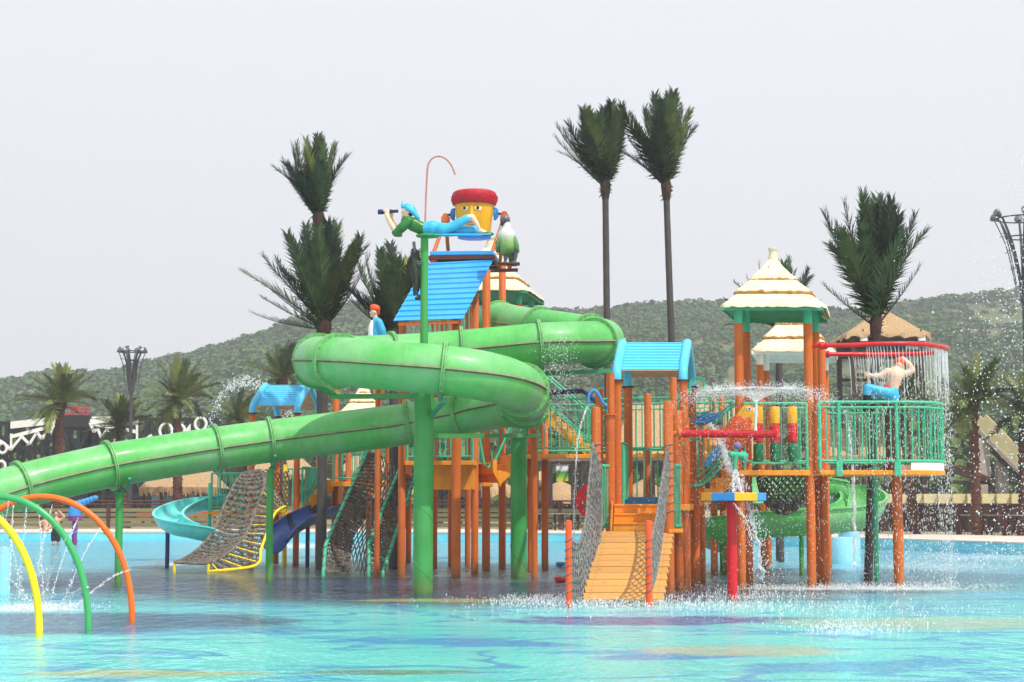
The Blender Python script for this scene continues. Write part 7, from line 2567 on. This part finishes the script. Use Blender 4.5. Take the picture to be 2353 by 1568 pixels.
OCT = np.array([(1, 0, 0), (-1, 0, 0), (0, 1, 0), (0, -1, 0), (0, 0, 1), (0, 0, -1)], dtype=np.float64)
OF = np.array([(0, 2, 4), (2, 1, 4), (1, 3, 4), (3, 0, 4), (2, 0, 5), (1, 2, 5), (3, 1, 5), (0, 3, 5)], dtype=np.int32)
def drops(name, label, cen, rad, stretch=1.0, cat='water spray', dirs=None):
    cen = np.asarray(cen, dtype=np.float64)
    N = len(cen)
    rad = np.asarray(rad, dtype=np.float64) * np.ones(N)
    st = np.asarray(stretch, dtype=np.float64) * np.ones(N)
    V = OCT[None, :, :] * rad[:, None, None]
    if dirs is not None:
        D = np.asarray(dirs, dtype=np.float64)
        D = D / np.maximum(1e-6, np.linalg.norm(D, axis=1))[:, None]
        along = np.einsum('nij,nj->ni', V, D)
        V = V + D[:, None, :] * (along * (st[:, None] - 1))[:, :, None]
    else:
        V = V * np.stack([np.ones(N), np.ones(N), st], axis=1)[:, None, :]
    V = (V + cen[:, None, :]).reshape(-1, 3)
    Fc = (OF[None, :, :] + (np.arange(N) * 6)[:, None, None]).reshape(-1, 3)
    me = bpy.data.meshes.new(name)
    me.vertices.add(len(V))
    me.vertices.foreach_set('co', V.astype(np.float32).ravel())
    me.loops.add(Fc.size)
    me.loops.foreach_set('vertex_index', Fc.astype(np.int32).ravel())
    me.polygons.add(len(Fc))
    me.polygons.foreach_set('loop_start', np.arange(0, Fc.size, 3, dtype=np.int32))
    me.update(calc_edges=True)
    me.materials.append(M['drops'])
    me.shade_smooth()
    o = link(bpy.data.objects.new(name, me))
    return tag(o, label, cat, kind='stuff')

rg = np.random.default_rng(5)

# shower curtain under the red ring
cen, rad, st = [], [], []
loopP = [q for q in RINGP if q.x > X(1966, 34.4)]
acc = 0
fine = []
for a, b in zip(loopP, loopP[1:]):
    k = max(1, int((b - a).length / 0.05))
    for i in range(k):
        fine.append(a.lerp(b, i / k))
jets = MB()
cxr = sum(q.x for q in fine) / len(fine)
cyr = sum(q.y for q in fine) / len(fine)
for q in fine:
    vx, vy = (cxr - q.x) * 0.05 + rg.normal(0, 0.03) + 0.06, (cyr - q.y) * 0.05 + rg.normal(0, 0.03)
    T = math.sqrt(2 * (q.z) / 9.8)
    def at_(t): return Vector((q.x + vx * t, q.y + vy * t, q.z - 0.05 - 4.9 * t * t))
    tb_ = rg.uniform(0.28, 0.46)
    jets.tube([at_(tb_ * i / 5) for i in range(6)], [0.009, 0.0085, 0.008, 0.0075, 0.007, 0.004], 5)
    nd = int(rg.integers(34, 52))
    for i in range(nd):
        t = math.sqrt(rg.uniform(tb_ ** 2 * 0.7, T * T * 0.99))
        p_ = at_(t)
        s_ = 0.004 + 0.035 * (t / T)
        cen.append((p_.x + rg.normal(0, s_), p_.y + rg.normal(0, s_), max(0.01, p_.z)))
        rad.append(rg.uniform(0.004, 0.009))
        st.append(rg.uniform(2.0, 5.0))
j = obj('shower_jets', jets, M['sheet'], kind='stuff')
tag(j, 'thin water jets leaving the red shower ring', 'water jets')
drops('shower_curtain', 'curtain of falling drops below the red shower ring', cen, rad, st)

# flat umbrella of water above the white riser
uc = P(1738, 924, 32.1)
m = MB()
prof = [(0.03, 0.0), (0.10, 0.06), (0.26, 0.13), (0.42, 0.20), (0.62, 0.235), (0.85, 0.225), (1.05, 0.18)]
def umb(u, v):
    f = v * (len(prof) - 1)
    i = min(int(f), len(prof) - 2)
    r = lerp(prof[i][0], prof[i + 1][0], f - i)
    z = lerp(prof[i][1], prof[i + 1][1], f - i)
    a = 2 * PI * u
    w_ = noise.noise(Vector((math.cos(a) * 3, math.sin(a) * 3, v * 4))) * 0.05 * v
    return Vector((uc.x + math.cos(a) * r * (1 + w_), uc.y + math.sin(a) * r * (1 + w_), uc.z + z + w_ * 0.6))
m.grid(umb, 72, 16, True)
u_ = obj('water_umbrella', m, M['sheet'], kind='stuff', angle=180)
tag(u_, 'flat umbrella of water spreading above the white riser', 'water spray')
cen, rad, dr = [], [], []
for i in range(5200):
    a = rg.uniform(0, 2 * PI)
    r = abs(rg.normal(0.95, 0.30))
    z = 0.225 - 0.25 * max(0, r - 0.55) ** 2 + rg.normal(0.02, 0.035 + 0.03 * r)
    if rg.random() < 0.35:
        r += rg.uniform(0, 0.5)
        z -= rg.uniform(0, 2.4) ** 1.4 * rg.random()
    cen.append((uc.x + math.cos(a) * r, uc.y + math.sin(a) * r, uc.z + z))
    rad.append(rg.uniform(0.003, 0.0095))
    dr.append((math.cos(a), math.sin(a), -0.5))
drops('umbrella_spray', 'fine drops thrown off the water umbrella', cen, rad, 1.6, dirs=dr)

# splashing on the pool surface
def splash(name, label, spots, seed, rmin=0.003, rmax=0.009):
    g = np.random.default_rng(seed)
    cen, rad, st = [], [], []
    for (px, py, rx, ry, h, k) in spots:
        c = G(px, py)
        for i in range(k):
            x = c.x + g.normal(0, rx * 0.55)
            y = c.y + g.normal(0, ry * 0.55)
            z = abs(g.normal(0, h * 0.36)) * (0.4 + g.random())
            cen.append((x, y, z + 0.005))
            rad.append(g.uniform(rmin, rmax) * 0.8 * (1.0 if g.random() < 0.93 else 1.7))
            st.append(g.uniform(1.0, 4.5))
    return drops(name, label, cen, rad, st)
splash('ramp_splash', 'splashing drops on the water around the foot of the ramp', [(1420, 1392, 2.2, 1.2, 0.08, 1000), (1690, 1370, 2.2, 1.2, 0.10, 1000), (1560, 1388, 2.4, 1.4, 0.07, 900), (1290, 1380, 1.2, 1.2, 0.08, 1200)], 1)
splash('shower_splash', 'splashing drops on the water below the shower ring', [(2050, 1350, 2.4, 1.2, 0.12, 1500), (1890, 1352, 2.2, 1.1, 0.10, 1300), (1960, 1450, 0.8, 0.6, 0.22, 700), (1800, 1400, 3.4, 1.8, 0.05, 1300), (2190, 1310, 1.6, 3.0, 0.5, 1500), (2290, 1283, 2.4, 2.6, 0.42, 1600)], 2)
splash('hoop_splash', 'white splashing water inside the hoops', [(50, 1402, 0.85, 0.5, 0.10, 1500), (120, 1396, 0.7, 0.4, 0.10, 700), (375, 1297, 0.5, 0.5, 0.14, 260), (690, 1258, 1.6, 1.6, 0.25, 900)], 3)
# drops raining over the right-hand towers
cen, rad = [], []
for i in range(3000):
    px = rg.uniform(1560, 2200)
    py = rg.uniform(900, 1360)
    if px < 1600 and rg.random() < 0.6: continue
    Y = rg.uniform(29.8, 33.0)
    p_ = P(px, py, Y)
    if p_.z < 0.02: continue
    cen.append(tuple(p_))
    rad.append(rg.uniform(0.0025, 0.006))
drops('tower_rain', 'drops raining down in front of the right towers', cen, rad, 3.5)
cen, rad = [], []
for i in range(700):
    px = rg.uniform(1270, 1580)
    py = rg.uniform(900, 1380)
    p_ = P(px, py, rg.uniform(29.0, 32.0))
    if p_.z < 0.02: continue
    cen.append(tuple(p_))
    rad.append(rg.uniform(0.003, 0.007))
for i in range(700):
    p_ = P(rg.normal(1285, 24), rg.uniform(775, 1000), rg.uniform(33.0, 35.5))
    cen.append(tuple(p_))
    rad.append(rg.uniform(0.004, 0.010))
drops('ramp_rain', 'light drops falling in front of the ramp and slide end', cen, rad, 1.6)
# spray cloud at the right edge
cen, rad = [], []
for i in range(2600):
    f = rg.random()
    px = 2353 + 60 - abs(rg.normal(0, 105))
    py = rg.uniform(560, 1300) if rg.random() < 0.88 else rg.uniform(300, 700)
    if px > 2420: continue
    p_ = P(px, py, rg.uniform(26.0, 33.0))
    if p_.z < 0.05: continue
    cen.append(tuple(p_))
    rad.append(rg.uniform(0.004, 0.013) if rg.random() < 0.9 else rg.uniform(0.013, 0.022))
drops('drifting_spray', 'white drops of spray drifting at the right side', cen, rad, 1.15)
# fountain bow behind the left tower
cen, rad, dr = [], [], []
for i in range(900):
    t = rg.random()
    px = lerp(480, 700, t) + rg.normal(0, 7)
    py = 985 - 115 * math.sin(PI * min(1, t * 1.02) ** 0.75) + rg.normal(0, 8) + 14 * t
    cen.append(tuple(P(px, py, 52 + rg.normal(0, 0.4))))
    rad.append(rg.uniform(0.008, 0.022))
drops('fountain_bow', 'arched spray of drops behind the left blue hood', cen, rad, 1.3)

# poured streams
def stream(name, label, pts, r0, r1, k=60, seed=1, wob=0.02):
    g = np.random.default_rng(seed)
    pts = catmull([Vector(q) for q in pts], 8)
    t = thing(name, label, 'water stream', tuple(pts[0]))
    m = MB()
    L = len(pts)
    m.tube([q + Vector((g.normal(0, wob * 0.3), g.normal(0, wob * 0.3), 0)) for q in pts], [lerp(r0, r1, i / (L - 1)) * g.uniform(0.75, 1.25) for i in range(L)], 7)
    obj('jet', m, M['sheet'], t)
    cen, rad = [], []
    for i in range(k):
        f = g.random() ** 0.7
        q = pts[int(f * (L - 1))]
        s_ = wob * (0.4 + 1.8 * f)
        cen.append((q.x + g.normal(0, s_), q.y + g.normal(0, s_), q.z + g.normal(0, s_)))
        rad.append(g.uniform(0.004, 0.012))
    d = drops('stream_drops', None, cen, rad, 1.8, cat=None)
    d.parent = t
    d.location = -t.location
    if 'kind' in d: d['kind'] = 'stuff'
    return t
stream('water_stream', 'thin water stream falling from the blue bent spout', [P(1352, 932, 33), P(1340, 960, 32.9), P(1330, 1000, 32.8), P(1324, 1060, 32.7), P(1320, 1160, 32.6), P(1318, 1310, 32.5)], 0.014, 0.010, 160, 3)
stream('water_stream', 'water stream pouring from the teal spout onto the tray', [P(1687, 1084, 31.1), P(1686, 1110, 30.9), P(1685, 1138, 30.7)], 0.022, 0.03, 140, 4, 0.03)
stream('water_stream', 'second water stream pouring beside the teal spout onto the tray', [P(1692, 1084, 31.1), P(1697, 1105, 30.9), P(1708, 1136, 30.7)], 0.02, 0.03, 260, 5, 0.05)
stream('water_stream', 'white water chute from the blue scoop past the orange parrot', [P(1632, 975, 33.2), P(1650, 1005, 33.0), P(1664, 1040, 32.8), P(1678, 1080, 32.4)], 0.03, 0.07, 420, 6, 0.07)
stream('water_stream', 'ragged water spilling off the right end of the tray', [P(1720, 1158, 30.2), P(1728, 1190, 30.2), P(1742, 1240, 30.2), P(1752, 1330, 30.2)], 0.02, 0.03, 420, 7, 0.08)
stream('water_stream', 'thin trickle running off the left end of the tray', [P(1625, 1155, 30.2), P(1627, 1175, 30.2), P(1629, 1200, 30.2)], 0.012, 0.008, 50, 8)
stream('water_stream', 'slanting trickle off the middle of the tray', [P(1686, 1156, 29.8), P(1700, 1175, 29.8), P(1716, 1198, 29.8), P(1728, 1240, 29.8)], 0.012, 0.008, 80, 9)
stream('water_stream', 'white water falling from the pale sprinkler behind the shower railing', [P(1940, 940, 37.5), P(1950, 990, 37.5), P(1958, 1060, 37.5), P(1963, 1180, 37.5), P(1965, 1300, 37.5)], 0.03, 0.04, 500, 10, 0.06)

# hoop jets: thin arcs of water
def jet(name, lab, a, b, sag, r=0.006, k=26, seed=1):
    pts = []
    a, b = Vector(a), Vector(b)
    for i in range(13):
        t = i / 12
        q = a.lerp(b, t)
        q.z += sag * 4 * t * (1 - t)
        pts.append(q)
    return stream(name, lab, pts, r, r * 0.7, k, seed, 0.012)
HJ = [((62, 1160, 23.8), (40, 1395, 24.0)), ((88, 1160, 23.8), (100, 1395, 24.0)), ((20, 1150, 22.8), (-10, 1400, 23.6)), ((5, 1180, 22.8), (60, 1410, 23.4)), ((120, 1160, 24.6), (70, 1400, 24.4)),
      ((180, 1190, 24.6), (110, 1405, 24.2)), ((150, 1240, 22.8), (90, 1408, 23.4)), ((300, 1310, 24.6), (160, 1412, 24.4)), ((205, 1350, 22.8), (130, 1414, 23.2)), ((30, 1160, 24.6), (20, 1400, 24.0)), ((10, 1330, 22.2), (70, 1405, 23.0)), ((230, 1215, 24.6), (140, 1400, 24.3))]
nm_ = ['first', 'second', 'third', 'fourth', 'fifth', 'sixth', 'seventh', 'eighth', 'ninth', 'tenth', 'eleventh', 'twelfth']
order = sorted(range(len(HJ)), key=lambda i: HJ[i][0][0])
for rank, i in enumerate(order):
    a, b = HJ[i]
    t = jet('hoop_jet', 'thin water jet spraying off the hoops, %s from the left' % nm_[rank], P(*a), P(*b), 0.10, 0.006, 60, 50 + i)
    t['group'] = 'thin jets of the water hoops'
